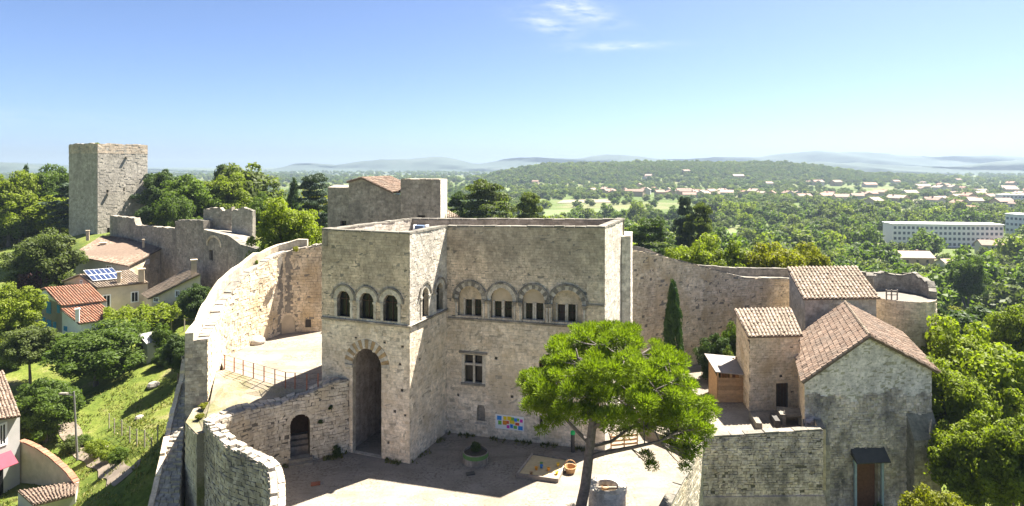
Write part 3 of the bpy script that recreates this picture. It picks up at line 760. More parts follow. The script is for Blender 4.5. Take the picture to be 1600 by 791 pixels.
# the tall portal
pt_ = empty('portal', Vector(W1.pt(portal.c, 0, 0)) - world_loc(keep), None, None); pt_.parent = keep
arch_ring(W1, portal, 0.02, 0.62, 0.05, -0.3, 19, pt_, [M['white_stone'], M['ochre']])
mb = MB()
dp = 6.0
for (ua, ub) in ((portal.u0-.02, portal.u0-.02),):
    pass
u0, u1 = portal.u0-.25, portal.u1+.25; zt = portal.zt+.3
mb.quad(W1.pt(u0, 0, -.36), W1.pt(u0, 0, -dp), W1.pt(u0, zt, -dp), W1.pt(u0, zt, -.36))
mb.quad(W1.pt(u1, 0, -dp), W1.pt(u1, 0, -.36), W1.pt(u1, zt, -.36), W1.pt(u1, zt, -dp))
mb.quad(W1.pt(u0, zt, -.36), W1.pt(u0, zt, -dp), W1.pt(u1, zt, -dp), W1.pt(u1, zt, -.36))
inner = Hole(u0+.5, u1-.35, 0.02, 2.4, 3.3)
WI = Line(W1.pt(0, 0, -dp)[:2], W1.pt(W1.L, 0, -dp)[:2])
panel(mb, WI, [(u0, 0), (u1, 0), (u1, zt), (u0, zt)], [inner, Hole(u0+.9, u0+1.5, 4.6, 6.0)], reveal=0.5)
mb.build('passage', M['rubble'], pt_)
mb = MB(); stones(mb, WI, u0, u1, 0, zt, [inner, Hole(u0+.9, u0+1.5, 4.6, 6.0)], ch=(.25, .35), bl=(.4, .8))
SL = Line(W1.pt(u1, 0, -dp)[:2], W1.pt(u1, 0, -.36)[:2]); SL2 = Line(W1.pt(u0, 0, -.36)[:2], W1.pt(u0, 0, -dp)[:2])
mb.build('passage_stones', M['rubble'], pt_, kind='stuff')
mb = MB(); mb.quad(WI.pt(u0, 0, -.5), WI.pt(u1, 0, -.5), WI.pt(u1, 6.2, -.5), WI.pt(u0, 6.2, -.5)); mb.build('inner_door', M['wood_dark'], pt_)  # dark leaf enlarged behind both openings to darken the portal inside
mb = MB(); mb.hexa([W1.pt(u0+.02, 3.7, -dp+.9), W1.pt(u1-.02, 3.7, -dp+.9), W1.pt(u1-.02, 3.7, -dp), W1.pt(u0+.02, 3.7, -dp)], [W1.pt(u0+.02, 4.3, -dp+.9), W1.pt(u1-.02, 4.3, -dp+.9), W1.pt(u1-.02, 4.3, -dp), W1.pt(u0+.02, 4.3, -dp)]); mb.build('gallery', M['rubble'], pt_)
for uu in (portal.u0-.14, portal.u1+.14):
    pass
mb = MB()
for uu in (portal.u0, ):
    mb.hexa([W1.pt(uu-.5, portal.zs-.22, .10), W1.pt(uu+.02, portal.zs-.22, .10), W1.pt(uu+.02, portal.zs-.22, -.1), W1.pt(uu-.5, portal.zs-.22, -.1)], [W1.pt(uu-.55, portal.zs-.02, .14), W1.pt(uu+.02, portal.zs-.02, .14), W1.pt(uu+.02, portal.zs-.02, -.1), W1.pt(uu-.55, portal.zs-.02, -.1)])
mb.build('impost', M['white_stone'], pt_)
# lower hall windows
cw = empty('cross_window', Vector(W3.pt(cross.c, cross.z0, 0)) - world_loc(keep), None, None); cw.parent = keep
mb = MB(); mb.quad(*[W3.pt(u, z, -.3) for u, z in cross.pts]); mb.build('pane', M['glass'], cw)
mu, tz = W3.u(740), W3.z(740, 570)
mb = MB(); mb.bar(W3.pt(mu, cross.z0, -.12), W3.pt(mu, cross.zs, -.12), .16, .2); mb.build('mullion', M['white_stone'], cw)
mb = MB(); mb.bar(W3.pt(cross.u0, tz, -.125), W3.pt(cross.u1, tz, -.125), .19, .14); mb.build('transom', M['white_stone'], cw)
for uu in (cross.u0-.12, cross.u1+.12):
    mb = MB(); mb.bar(W3.pt(uu, cross.z0, -.03), W3.pt(uu, cross.zs, -.03), .22, .16); mb.build('jamb', M['white_stone'], cw)
mb = MB(); mb.bar(W3.pt(cross.u0-.4, cross.zs+.18, .03), W3.pt(cross.u1+.4, cross.zs+.18, .03), .22, .13); mb.build('hood_mould', M['mould'], cw)
mb = MB(); mb.bar(W3.pt(cross.u0-.25, cross.z0-.08, .03), W3.pt(cross.u1+.25, cross.z0-.08, .03), .25, .14); mb.build('sill', M['mould'], cw)
def simple_window(h, nm, pane):
    w = empty(nm, Vector(W3.pt(h.c, h.z0, 0)) - world_loc(keep), None, None); w.parent = keep
    mb = MB(); mb.poly([W3.pt(u, z, -.3) for u, z in h.pts]); mb.build('pane', pane, w)
    mb = MB(); mb.bar(W3.pt(h.u0-.12, h.z0-.06, 0), W3.pt(h.u1+.12, h.z0-.06, 0), .2, .11); mb.build('sill', M['white_stone'], w)
simple_window(small, 'square_window', M['wood_dark']); simple_window(niche, 'arched_niche', M['greywall']); simple_window(slit, 'slit_window', M['dark'])
# plant and hatch on the roof
hx = at(657, 351, 46.5)
ht = empty('roof_hatch', (hx.x, hx.y, ROOF), 'small blue box with white frame on the keep roof', 'roof hatch')
mb = MB(); mb.box((hx.x, hx.y, ROOF+.5), .7, .6, 1.0, -.3); mb.build('casing', plain_mat('blue_grey', (0.10, 0.14, 0.22), vary=.1), ht)
mb = MB(); mb.box((hx.x+.5, hx.y-.1, ROOF+.5), .12, .5, 1.1, -.3); mb.box((hx.x-.45, hx.y+.1, ROOF+.5), .06, .5, 1.08, -.3); mb.build('frame', M['white'], ht)

# ================================================================== building behind the keep
bk = empty('rear_tower_house', (-12, 63, 5), 'grey stone house with square tower behind the keep', 'house')
def face_px(x0, d0, x1, d1): return Line(((x0-CX)/F*d0, d0), ((x1-CX)/F*d1, d1))
def block(parent, corners, zb, zts, mat, mort, holes={}, names='wall', ch=(.22, .3), bl=(.3, .65), faces=(0, 1, 2, 3), proud=(.005, .025)):
    """a masonry block on four ground corners (front left, front right, back right, back left) with its own top heights"""
    n = len(corners); core = MB()
    for i in range(n):
        j = (i+1) % n; Lw = Line(corners[i], corners[j])
        panel(core, Lw, [(0, zb), (Lw.L, zb), (Lw.L, zts[j]), (0, zts[i])], holes.get(i, []))
    core.poly([(c[0], c[1], z) for c, z in zip(corners, zts)])
    w = core.build(names, mort, parent)
    mb = MB()
    for i in faces:
        j = (i+1) % n; Lw = Line(corners[i], corners[j])
        stones(mb, Lw, 0, Lw.L, zb, lambda u: zts[i]+(zts[j]-zts[i])*u/Lw.L, holes.get(i, []), ch=ch, bl=bl, proud=proud)
    mb.build('stone_courses', mat, w, kind='stuff')
    return w
f1 = face_px(512, 63, 545, 62); f2 = face_px(543, 62, 627, 60.5); f3 = face_px(626, 59.5, 687, 58.5)
q = lambda px, d: ((px-CX)/F*d, d)
wh = Hole(Line(q(512, 63), q(546, 62)).u(532), Line(q(512, 63), q(546, 62)).u(541), at(536, 352, 62.5).z, at(536, 344, 62.5).z)
block(bk, [q(512, 63), q(546, 62), q(556, 70), q(524, 71)], 4, [17.2]*4, M['greywall'], M['mortar_dark'], {0: [wh]}, faces=(0,))
mb = MB(); mb.poly([Line(q(512, 63), q(546, 62)).pt(u, z, -.3) for u, z in wh.pts]); mb.build('pane', M['glass'], bk)
gz = [at(544, 284, 62).z, at(610, 303, 61).z]
gl = Line(q(545, 61.8), q(628, 60.2))
prof = [(0, 4), (gl.L, 4), (gl.L, at(627, 306, 60.2).z), (gl.u(612), at(612, 302, 60.5).z), (gl.u(566), at(566, 279, 61.4).z), (0, at(545, 285, 61.8).z)]
mb = MB(); panel(mb, gl, prof); gw = mb.build('gable_wall', M['mortar_dark'], bk)
top = lerp_knots([0, gl.u(566), gl.u(612), gl.L], [prof[5][1], prof[4][1], prof[3][1], prof[2][1]])
mb = MB(); stones(mb, gl, 0, gl.L, 8, top); mb.build('stone_courses', M['greywall'], gw, kind='stuff')
ra, rb = Vector(gl.pt(gl.u(566), prof[4][1]+.1, .15)), Vector(gl.pt(gl.u(614), prof[3][1]+.1, .15)); back = Vector((1.6, 6.5, 0))
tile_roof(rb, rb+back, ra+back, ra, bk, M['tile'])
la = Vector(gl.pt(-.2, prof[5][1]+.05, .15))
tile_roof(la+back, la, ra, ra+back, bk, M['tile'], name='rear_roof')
ho = Hole(Line(q(626, 59.5), q(687, 58.5)).u(652), Line(q(626, 59.5), q(687, 58.5)).u(664), at(658, 343, 59).z, at(658, 336, 59).z)
block(bk, [q(626, 59.5), q(688, 58.5), q(698.5, 64), q(640, 66)], 4, [at(626, 281, 59.5).z]*4, M['greywall'], M['mortar_dark'], {0: [ho]}, faces=(0,), names='tower')
W_ = Line(q(688, 58.5), q(698.5, 64)); mb = MB(); stones(mb, W_, 0, W_.L, 8, at(626, 281, 59.5).z); mb.build('stone_courses', M['white_stone'], bk, kind='stuff')  # paler than the tower front, standing in for sun on this side
mb = MB(); mb.poly([Line(q(626, 59.5), q(687, 58.5)).pt(u, z, -.3) for u, z in ho.pts]); mb.build('opening', M['dark'], bk)
coping(Line(q(626, 59.5), q(688, 58.5)), 0, Line(q(626, 59.5), q(688, 58.5)).L, at(626, 281, 59.5).z, .5, bk, M['upper'], h=(.05, .12), over=0.02, single=False)
lt = [at(698, 340, 60), at(718, 340, 61), at(718, 338, 63), at(699, 329, 63)]
tile_roof(lt[0], lt[1], lt[2], lt[3], bk, M['tile_pale'], name='lean_to_roof')

# ================================================================== curtain walls on the left
CUR = [(503, 383, 55.0), (448, 395, 54.5), (417, 409, 52.5), (382, 434, 50.0), (352, 474, 47.5), (338, 506, 44.5), (324, 531, 41.0)]
pts = [at(*c) for c in CUR]
cu = Path([(p.x, p.y) for p in pts][::-1])          # from the near left end to the keep
zc = lerp_knots(cu.knots, [p.z for p in pts][::-1])
cw_ = empty('curtain_wall', (pts[3].x, pts[3].y, 0), 'tall curved sunlit stone curtain wall left of the keep', 'wall')
mb = MB(); solid(mb, cu, 0, cu.L, -6, rough(zc, .03), 1.35); core = mb.build('wall_core', M['mortar_dark'], cw_)
nich = [Hole(cu.L*0.0+u-.42, u+.42, 4.5, 5.35, 5.8) for u in (cu.knots[4]-.3,)] + [Hole(cu.knots[5]-.5, cu.knots[5]+.7, 4.5, 5.5, 6.1), Hole(cu.knots[5]+1.6, cu.knots[5]+2.1, 4.9, 5.6)]
mb = MB(); stones(mb, cu, 0, cu.L, 3.2, rough(zc, .03), nich, ch=(.18, .28), bl=(.22, .5), proud=(.005, .045), drop=0.006, gap=.008, jit=.018); mb.build('stone_courses', M['gold'], core, kind='stuff')
bkp = Path([cu.pt(u, 0, -1.35)[:2] for u in np.linspace(cu.L, 0, 20)], 2)
mb = MB(); stones(mb, bkp, 0, bkp.L, -5, lambda u: zc(cu.L*(1-u/bkp.L)), ch=(.25, .35), bl=(.35, .7)); mb.build('outer_stone_courses', M['greywall'], core, kind='stuff')
for h in nich:
    mb = MB(); mb.poly([cu.pt(u, z, .045) for u, z in h.pts]); mb.build('blocked_niche', M['plaster'] if h is not nich[2] else M['dark'], cw_)
    if h.arch: arch_ring(cu, h, 0, .2, .07, .0, 7, cw_, [M['gold']], single=False, name='niche_arch')
coping(cu, 0, cu.L, zc, .62, cw_, M['greywall'], bl=(.35, .7), h=(.05, .18), front=0.0, over=.02)
mb = MB(); solid(mb, Path([cu.pt(u, 0, -.85)[:2] for u in np.linspace(0, cu.L, 24)], 2), 0, cu.L, lambda u: zc(u)-.2, rough(lambda u: zc(u)+.5, .08), .5); pr = mb.build('parapet', M['rampart'], cw_)
# end pier of that wall
e0 = cu.pt(0, 0, 0.0)
mb = MB(); EL = Line(cu.pt(0, 0, -1.35)[:2], cu.pt(0, 0, 0)[:2]); stones(mb, EL, 0, EL.L, -1, zc(0), ch=(.18, .28), bl=(.25, .5)); mb.build('end_stone_courses', M['rubble'], core, kind='stuff')

# the outer rampart that comes steeply down towards the viewer, its top paved in rows
OUT = [(305, 507.5, 43.8, 317), (287, 558.6, 43.2, 304), (278, 606, 42, 299), (264, 657, 40.5, 289), (251, 716, 38.5, 284), (234, 787, 36.5, 280), (214, 870, 34.5, 276)]
lp_ = [at(a_, b_, d_) for a_, b_, d_, r_ in OUT]; rp_ = [at(r_, b_, d_) for a_, b_, d_, r_ in OUT]
kn = np.arange(len(OUT)); sm = np.linspace(0, len(OUT)-1, 61)
def curve(ps): return [Vector((np.interp(t_, kn, [p.x for p in ps]), np.interp(t_, kn, [p.y for p in ps]), np.interp(t_, kn, [p.z for p in ps]))) for t_ in sm]
Lc, Rc = curve(lp_), curve(rp_)
ro_ = empty('outer_rampart', (-21, 39, -6), 'steep outer rampart with broad stone paved top at the lower left', 'wall')
mb = MB(); dn = Vector((0, 0, -11))
for i in range(60):
    a_, b_, c_, d_ = Lc[i], Lc[i+1], Rc[i+1], Rc[i]
    mb.quad(a_, b_, c_, d_); mb.quad(b_, a_, a_+dn, b_+dn); mb.quad(d_, c_, c_+dn, d_+dn)
mb.quad(Lc[60], Rc[60], Rc[60]+dn, Lc[60]+dn); mb.quad(Rc[0], Lc[0], Lc[0]+dn, Rc[0]+dn)
core = mb.build('wall_core', M['joint'], ro_)
for i in range(60):
    a_, b_, c_, d_ = Lc[i], Lc[i+1], Rc[i+1], Rc[i]; w_ = (d_-a_).length
    cuts = [0.0]; 
    while cuts[-1] < 1: cuts.append(cuts[-1]+rng.uniform(.32, .62)/w_)
    cuts[-1] = 1.0
    if len(cuts) > 2 and cuts[-1]-cuts[-2] < .12: cuts.pop(-2)
    for k0, k1 in zip(cuts, cuts[1:]):
        hh = rng.uniform(.02, .16); tl_ = rng.uniform(-.03, .06); e = .012
        q0, q1, q2, q3 = a_.lerp(d_, k0+e), a_.lerp(d_, k1-e), b_.lerp(c_, k1-e), b_.lerp(c_, k0+e)
        q2, q3 = q2.lerp(q1, .03), q3.lerp(q0, .03)
        U = Vector((0, 0, hh)); V_ = Vector((0, 0, hh+tl_+.05)); mb = MB()
        mb.hexa([q3-U*.2, q2-U*.2, q1-U*.2, q0-U*.2], [q3+V_, q2+V_, q1+U, q0+U], rng.random()); mb.build('paving_stone', M['greywall'], ro_)
oc = Path([(p.x, p.y) for p in Lc[::-4]], 3); zl = lerp_knots(oc.knots, [p.z for p in Lc[::-4]])
OB = Path([(p.x, p.y) for p in Lc[::4]], 3); zl2 = lerp_knots(OB.knots, [p.z for p in Lc[::4]])
mb = MB(); stones(mb, OB, 0, OB.L, lambda u: zl2(u)-9, zl2, ch=(.24, .36), bl=(.35, .7), proud=(.01, .06)); mb.build('outer_stone_courses', M['greywall'], core, kind='stuff')
IB = Path([(p.x, p.y) for p in Rc[::-4]], 3); zl3 = lerp_knots(IB.knots, [p.z for p in Rc[::-4]])
mb = MB(); stones(mb, IB, 0, IB.L, lambda u: zl3(u)-7, zl3, ch=(.2, .3), bl=(.28, .6), proud=(.01, .05)); mb.build('stone_courses', M['rampart'], core, kind='stuff')
coping(OB, 0, OB.L, lambda u: zl2(u)+.1, .28, ro_, M['upper'], bl=(.3, .6), h=(.08, .36), over=.02, name='edge_stone')
# cross wall with the arched doorway
CR = [(332, 665, 36.5), (377, 643, 38.0), (440, 633, 39.6), (479, 617.6, 40.2), (521, 598, 40.9), (545, 594, 41.35)]
cp_ = [at(*c) for c in CR]
cx_ = Path([(p.x, p.y) for p in cp_])
zx = lerp_knots(cx_.knots, [p.z for p in cp_])
cr = empty('cross_wall', (cp_[2].x, cp_[2].y, 0), 'low rubble wall with round arched doorway beside the tall portal', 'wall')
def path_u(P, px, y0=30, y1=60):
    best = min(range(400), key=lambda i: abs(P.pt(P.L*i/399, 0)[0]/P.pt(P.L*i/399, 0)[1]-(px-CX)/F)); return P.L*best/399
ua, ub = path_u(cx_, 454), path_u(cx_, 484); um = (ua+ub)/2; ym = cx_.pt(um, 0)[1]
zz = lambda py: CZ-(py-HY)/F*ym
door = Hole(ua, ub, 0.0, zz(661), zz(647))
core = MB(); thick = 1.0
for (a, b) in ((0, ua), (ub, cx_.L)):
    solid(core, cx_, a, b, -1, zx, thick, .5)
k = 12      # masonry over the door
for i in range(k):
    a, b = ua+(ub-ua)*i/k, ua+(ub-ua)*(i+1)/k
    hz = lambda u: door.zs+door.h*math.sqrt(max(0, 1-((u-door.c)/door.r)**2))
    for o, s in ((0, 1), (-thick, -1)):
        qd = [cx_.pt(a, hz(a), o), cx_.pt(b, hz(b), o), cx_.pt(b, zx(b), o), cx_.pt(a, zx(a), o)]
        core.quad(*(qd if s > 0 else qd[::-1]))
    core.quad(cx_.pt(a, hz(a), -thick), cx_.pt(b, hz(b), -thick), cx_.pt(b, hz(b), 0), cx_.pt(a, hz(a), 0))
    core.quad(cx_.pt(a, zx(a), 0), cx_.pt(b, zx(b), 0), cx_.pt(b, zx(b), -thick), cx_.pt(a, zx(a), -thick))
core = core.build('wall_core', M['joint'], cr)
mb = MB(); stones(mb, cx_, 0, cx_.L, -.2, zx, [door], ch=(.16, .27), bl=(.2, .48), proud=(.005, .07), drop=.008, gap=.010, jit=.024); mb.build('stone_courses', M['rampart'], core, kind='stuff')
arch_ring(cx_, door, 0.0, .26, .07, -.2, 11, cr, [M['rampart']])
coping(cx_, 0, cx_.L-.1, zx, .45, cr, M['greywall'], bl=(.25, .5), h=(.02, .16), over=.015, front=0.0, name='cap_stone')
coping(cx_, 0, cx_.L-.1, zx, .46, cr, M['rampart'], bl=(.25, .5), h=(.02, .16), over=.015, front=-.52, name='cap_stone')
for k in range(2):
    mb = MB(); w_ = 0.3+.35*k
    mb.hexa([cx_.pt(ua-.15, 0.0, .35+.4*(1-k)), cx_.pt(ub+.15, 0, .35+.4*(1-k)), cx_.pt(ub+.15, 0, -.3), cx_.pt(ua-.15, 0, -.3)], [cx_.pt(ua-.15, .17*(k+1), .35+.4*(1-k)), cx_.pt(ub+.15, .17*(k+1), .35+.4*(1-k)), cx_.pt(ub+.15, .17*(k+1), -.3), cx_.pt(ua-.15, .17*(k+1), -.3)])
    mb.build('step', M['coping'], cr)
for k in range(3):      # stairs climbing behind the doorway
    mb = MB(); z0 = .34+.25*k; o = -1.0-.32*k
    mb.hexa([cx_.pt(ua, 0, o), cx_.pt(ub, 0, o), cx_.pt(ub, 0, o-.36), cx_.pt(ua, 0, o-.36)], [cx_.pt(ua, z0+.25, o), cx_.pt(ub, z0+.25, o), cx_.pt(ub, z0+.25, o-.36), cx_.pt(ua, z0+.25, o-.36)])
    mb.build('stair', M['rubble'], cr)
mb = MB(); mb.hexa([cx_.pt(ua-.3, -.5, -2.0), cx_.pt(ub+.3, -.5, -2.0), cx_.pt(ub+.3, -.5, -2.2), cx_.pt(ua-.3, -.5, -2.2)], [cx_.pt(ua-.3, 3.2, -2.0), cx_.pt(ub+.3, 3.2, -2.0), cx_.pt(ub+.3, 3.2, -2.2), cx_.pt(ua-.3, 3.2, -2.2)]); mb.build('passage_wall', M['wood_dark'], cr)  # dark wood tone stands in for the shade inside the doorway
# shaded wall between ditch and court
SH = [(-18.6, 36.9), (-16.2, 34.3), (-14.7, 33.4), (-13.6, 32.9), (-13.1, 32.6), (-12.6, 31.8), (-11.9, 30.0), (-10.6, 27.0), (-9.4, 23.0)]
sp_ = Path(SH); zsh = lerp_knots(sp_.knots, [3.9, 3.8, 3.6, 3.4, 3.25, 2.9, 2.5, 2.2, 2.0])
sw_ = empty('ditch_wall', (-15, 33, -2), 'shaded dark rubble wall curving between the ditch and the courtyard', 'wall')
mb = MB(); solid(mb, sp_, 0, sp_.L, -7, zsh, .7, .4); core = mb.build('wall_core', M['joint'], sw_)
mb = MB(); stones(mb, sp_, 0, sp_.L, -5, zsh, ch=(.16, .26), bl=(.22, .50), proud=(.005, .07), drop=.008, gap=.010, jit=.024); mb.build('stone_courses', M['rubble'], core, kind='stuff')
bs = Path([sp_.pt(u, 0, -.7)[:2] for u in np.linspace(sp_.L, 0, 20)], 2)
mb = MB(); stones(mb, bs, 0, bs.L, -.2, lambda u: zsh(sp_.L*(1-u/bs.L)), ch=(.2, .3), bl=(.25, .5)); mb.build('court_stone_courses', M['rampart'], core, kind='stuff')
coping(sp_, 0, sp_.L, zsh, .34, sw_, M['greywall'], bl=(.2, .42), h=(.02, .22), over=.015, front=0.0, name='cap_stone')
coping(sp_, 0, sp_.L, zsh, .30, sw_, M['rampart'], bl=(.2, .45), h=(.02, .18), over=.015, front=-.385, name='cap_stone')

# upper terrace and its dry slope
upt = [onz(351, 578, 4.5), onz(412, 596, 4.5), onz(446, 606, 4.5), onz(490, 609, 4.5)]
tp = [(p.x, p.y) for p in upt] + [(-12.6, 42.8), (-8.8, 51.0), (-9.5, 56), (-17.5, 57), (-21, 54.5), (-22.6, 50), (-22.5, 47)]
mb = MB(); mb.prism(tp, 3.7, 4.5)
tag(mb.build('upper_terrace', M['sand']), 'pale gravel terrace inside the curved curtain wall', None, None, 'structure')
low = [cx_.pt(cx_.L*k/8, 0, -.9) for k in range(9)]
hi = [Vector((x, y, 4.49)) for x, y in ((-21.6, 44.6),)] + [Vector(upt[0]), Vector(upt[0]).lerp(upt[1], .5), Vector(upt[1]), Vector(upt[2]), Vector(upt[3]), Vector((-13.2, 42.4, 4.5)), Vector((-12.9, 42.2, 4.5)), Vector((-12.8, 42.0, 4.5))]
mb = MB(); R_ = 6
for i in range(8):
    if i in (5,): pass
    for k in range(R_):
        def S(ii, kk):
            t = kk/R_; l = Vector(low[ii]); zlow = zx(cx_.L*ii/8)-.45
            return Vector((l.x+(hi[ii].x-l.x)*t, l.y+(hi[ii].y-l.y)*t, zlow+(hi[ii].z-.02-zlow)*t + .12*math.sin(ii*2.1+kk*1.7)*math.sin(math.pi*t)))
        mb.quad(S(i, k), S(i+1, k), S(i+1, k+1), S(i, k+1))
wl = Vector((-20.2, 41.0, 3.9)); wl2 = Vector((-19.8, 38.6, 3.4)); wl3 = Vector((-18.7, 36.8, 3.3))
mb.tri(Vector(low[0][:2]+(3.4,)), wl3, wl2); mb.quad(Vector(low[0][:2]+(3.4,)), wl2, wl, hi[0])
tag(mb.build('grass_bank', M['slope'], smooth=False), 'dry grassy bank between the terrace railing and the cross wall', None, None, 'structure')
mb = MB(); mb.prism([(-22.0, 43.5), (-20.5, 38.3), (-18.9, 36.6), (-17.4, 37.6), (-20.0, 41.2), (-21, 45)], -8, 3.35); bw_ = Line((-20.5, 38.3), (-18.9, 36.6)); stb = MB(); stones(stb, bw_, 0, bw_.L, -6, 3.3, ch=(.2, .3), bl=(.28, .6), proud=(.01, .05)); bbo = mb.build('bank_base', M['slope']); stb.build('stone_courses', M['rampart'], bbo, kind='stuff'); tag(bbo, 'weedy earth fill at the end of the curtain wall', None, None, 'structure')
# railing
rail_px = [(351, 577), (366, 581.5), (380, 586), (396, 591), (412.6, 596), (429.5, 601), (446, 606), (461, 607), (479.5, 609), (497, 608)]
rl = empty('terrace_railing', upt[0], 'thin iron railing on posts along the upper terrace edge', 'railing')
tops = []
for x, y in rail_px:
    p = onz(x, y, 4.5); tops.append(p+Vector((0, 0, 1.05)))
    mb = MB(); mb.bar(p-Vector((0, 0, .05)), tops[-1], .06); mb.build('post', M['rust'], rl)
for hgt in (0, -.35, -.7):
    mb = MB()
    for a, b in zip(tops, tops[1:]): mb.bar(a+Vector((0, 0, hgt)), b+Vector((0, 0, hgt)), .018)
    mb.build('wire', M['iron'], rl)
p = onz(402, 537, 4.5); bo_ = MB(); bo_.lathe(p, [(0, .62), (.35, .58), (.62, .35), (.66, .12), (.55, 0)], 9)
bo_.build('boulder', M['white_stone'], smooth=True); tag(bpy.data.objects['boulder'], 'whitish boulder lying on the upper terrace', 'boulder')

# ================================================================== right curtain wall
RC = [(975, 388, 54.0), (1018, 396, 55.6), (1050, 404.5, 56.5), (1105, 419, 58), (1164, 435, 59), (1255, 437, 60.5), (1330, 440, 60.5), (1372, 447, 59.5)]
rp = [at(*c) for c in RC]; rc = Path([(p.x, p.y) for p in rp]); zr = lerp_knots(rc.knots, [p.z for p in rp])
rw = empty('curtain_wall', (rp[3].x, rp[3].y, 0), 'tall golden stone curtain wall behind the cypress, right of the keep', 'wall')
mb = MB(); solid(mb, rc, 0, rc.L, -8, zr, 1.6); core = mb.build('wall_core', M['mortar_dark'], rw)
mb = MB(); stones(mb, rc, 0, rc.L, 0.5, rough(zr, .02), ch=(.17, .27), bl=(.22, .52), proud=(.005, .06), drop=.006, gap=.008, jit=.022); mb.build('stone_courses', M['gold'], core, kind='stuff')
coping(rc, 0, rc.L, zr, .7, rw, M['coping'], bl=(.6, 1.1), h=(.05, .09), over=.03, single=False)
# walkway parapet on the outer side
po = Path([rc.pt(u, 0, -1.15)[:2] for u in np.linspace(0, rc.L, 24)], 2)
pz = lerp_knots([k*po.L/rc.L for k in rc.knots], [at(975, 382, 55.2).z, at(1018, 387, 56.8).z, at(1050, 402, 57.7).z, at(1105, 416, 59.2).z, at(1164, 420, 60.2).z, at(1255, 422, 61.6).z, at(1330, 424, 61.7).z, at(1372, 429, 60.8).z])
mb = MB(); solid(mb, po, 0, po.L, lambda u: zr(u*rc.L/po.L)-.3, pz, .45); pa = mb.build('parapet', M['mortar_dark'], rw)
mb = MB(); stones(mb, po, 0, po.L, lambda u: zr(u*rc.L/po.L)-.1, pz, ch=(.2, .28), bl=(.3, .6)); mb.build('stone_courses', M['greywall'], pa, kind='stuff')
coping(po, 0, po.L, pz, .45, rw, M['coping'], bl=(.6, 1.1), h=(.05, .09), over=.03, single=False)
# round bastion at the end
bc = (35.9, 56.4); br = 2.75
bs_ = empty('round_bastion', (bc[0], bc[1], -6), 'ruined round stone bastion at the right end of the curtain wall', 'bastion')
arc = Path([(bc[0]+br*math.cos(t), bc[1]+br*math.sin(t)) for t in np.linspace(math.pi*1.0, math.pi*2.35, 12)], 3)
mb = MB(); mb.prism([arc.pt(u, 0)[:2] for u in np.linspace(0, arc.L, 24)][:-1] + [(bc[0]-br*.2, bc[1]+br)], -8, 7.45); core = mb.build('drum', plain_mat('weathered_slab', (.135, .118, .095), vary=.4, scale=2.5, bump=.5), bs_)
mb = MB(); stones(mb, arc, 0, arc.L, -7, 7.45, ch=(.2, .3), bl=(.28, .55), proud=(.01, .06)); mb.build('stone_courses', M['upper'], core, kind='stuff')
par = Path([(bc[0]+br*math.cos(t), bc[1]+br*math.sin(t)) for t in np.linspace(math.pi*1.80, math.pi*2.9, 12)], 3)
ptop = rough(lambda u: 7.9 + 1.1*min(1, u/2.0), .16, 2.3)
mb = MB(); solid(mb, par, 0, par.L, 7.3, ptop, .55, .3); pc = mb.build('parapet', M['mortar_dark'], bs_)
mb = MB(); stones(mb, par, 0, par.L, 7.4, ptop, ch=(.2, .3), bl=(.28, .55), proud=(.01, .06))
ib = Path([par.pt(u, 0, -.55)[:2] for u in np.linspace(par.L, 0, 20)], 2); stones(mb, ib, 0, ib.L, 7.45, lambda u: ptop(par.L*(1-u/ib.L)), ch=(.2, .3), bl=(.28, .55)); mb.build('stone_courses', M['greywall'], pc, kind='stuff')
coping(par, 0, par.L, ptop, .55, bs_, M['coping'], bl=(.35, .7), h=(.05, .22), over=.04)
for k in range(2):
    mb = MB(); z = 7.9+.35*k; mb.bar(at(1385, 0, 54.6).xy.to_3d()+Vector((0, 0, z)), at(1402, 0, 54.5).xy.to_3d()+Vector((0, 0, z)), .08); mb.build('rail', M['wood_grey'], bs_)
for px in (1385, 1393, 1402):
    mb = MB(); b0 = at(px, 0, 54.55).xy.to_3d(); mb.bar(b0+Vector((0, 0, 7.4)), b0+Vector((0, 0, 8.35)), .09); mb.build('rail_post', M['wood_grey'], bs_)

# ================================================================== chapel
ch_ = empty('chapel', (23, 42, -5), 'stone chapel with big tiled gable roof and door canopy at the lower right', 'chapel')
FL, FR = (20.1, 41.9), (29.3, 42.6)
RD = Vector((3.9, 10.2, 0))                      # direction of the ridge
LFw = Line(FL, FR)
ap = LFw.u(1354); apz = LFw.z(1354, 527); ezL = LFw.z(1256, 594); ezR = LFw.z(1452, 578)
zs_ = LFw.z(1350, 620)
dr = Hole(LFw.u(1337), LFw.u(1372), -4.6, LFw.z(1355, 719))
mb = MB(); panel(mb, LFw, [(0, -7), (LFw.L, -7), (LFw.L, ezR), (ap, apz), (0, ezL)], [dr], reveal=.4); gwl = mb.build('gable_wall', M['mortar'], ch_)
roofline = lerp_knots([0, ap, LFw.L], [ezL, apz, ezR])
jag = lambda u: zs_ + .25*math.sin(u*1.3) + .2*math.sin(u*3.1) + .12*u/4
mb = MB(); stones(mb, LFw, 0, LFw.L, jag, lambda u: roofline(u)-.05, [dr], ch=(.17, .22), bl=(.25, .5), proud=(.001, .007), gap=.003); mb.build('gable_stone_courses', M['gable'], gwl, kind='stuff')
mb = MB(); stones(mb, LFw, 0, LFw.L, -6.5, jag, [dr], ch=(.12, .22), bl=(.16, .40), proud=(.004, .06), drop=.008, gap=.010, jit=.022); mb.build('base_stone_courses', M['chapel_low'], gwl, kind='stuff')
BL, BR = (FL[0]+RD.x, FL[1]+RD.y), (FR[0]+RD.x, FR[1]+RD.y)
SWl = Line(BL, FL); SWr = Line(FR, BR); SB = Line(BR, BL)
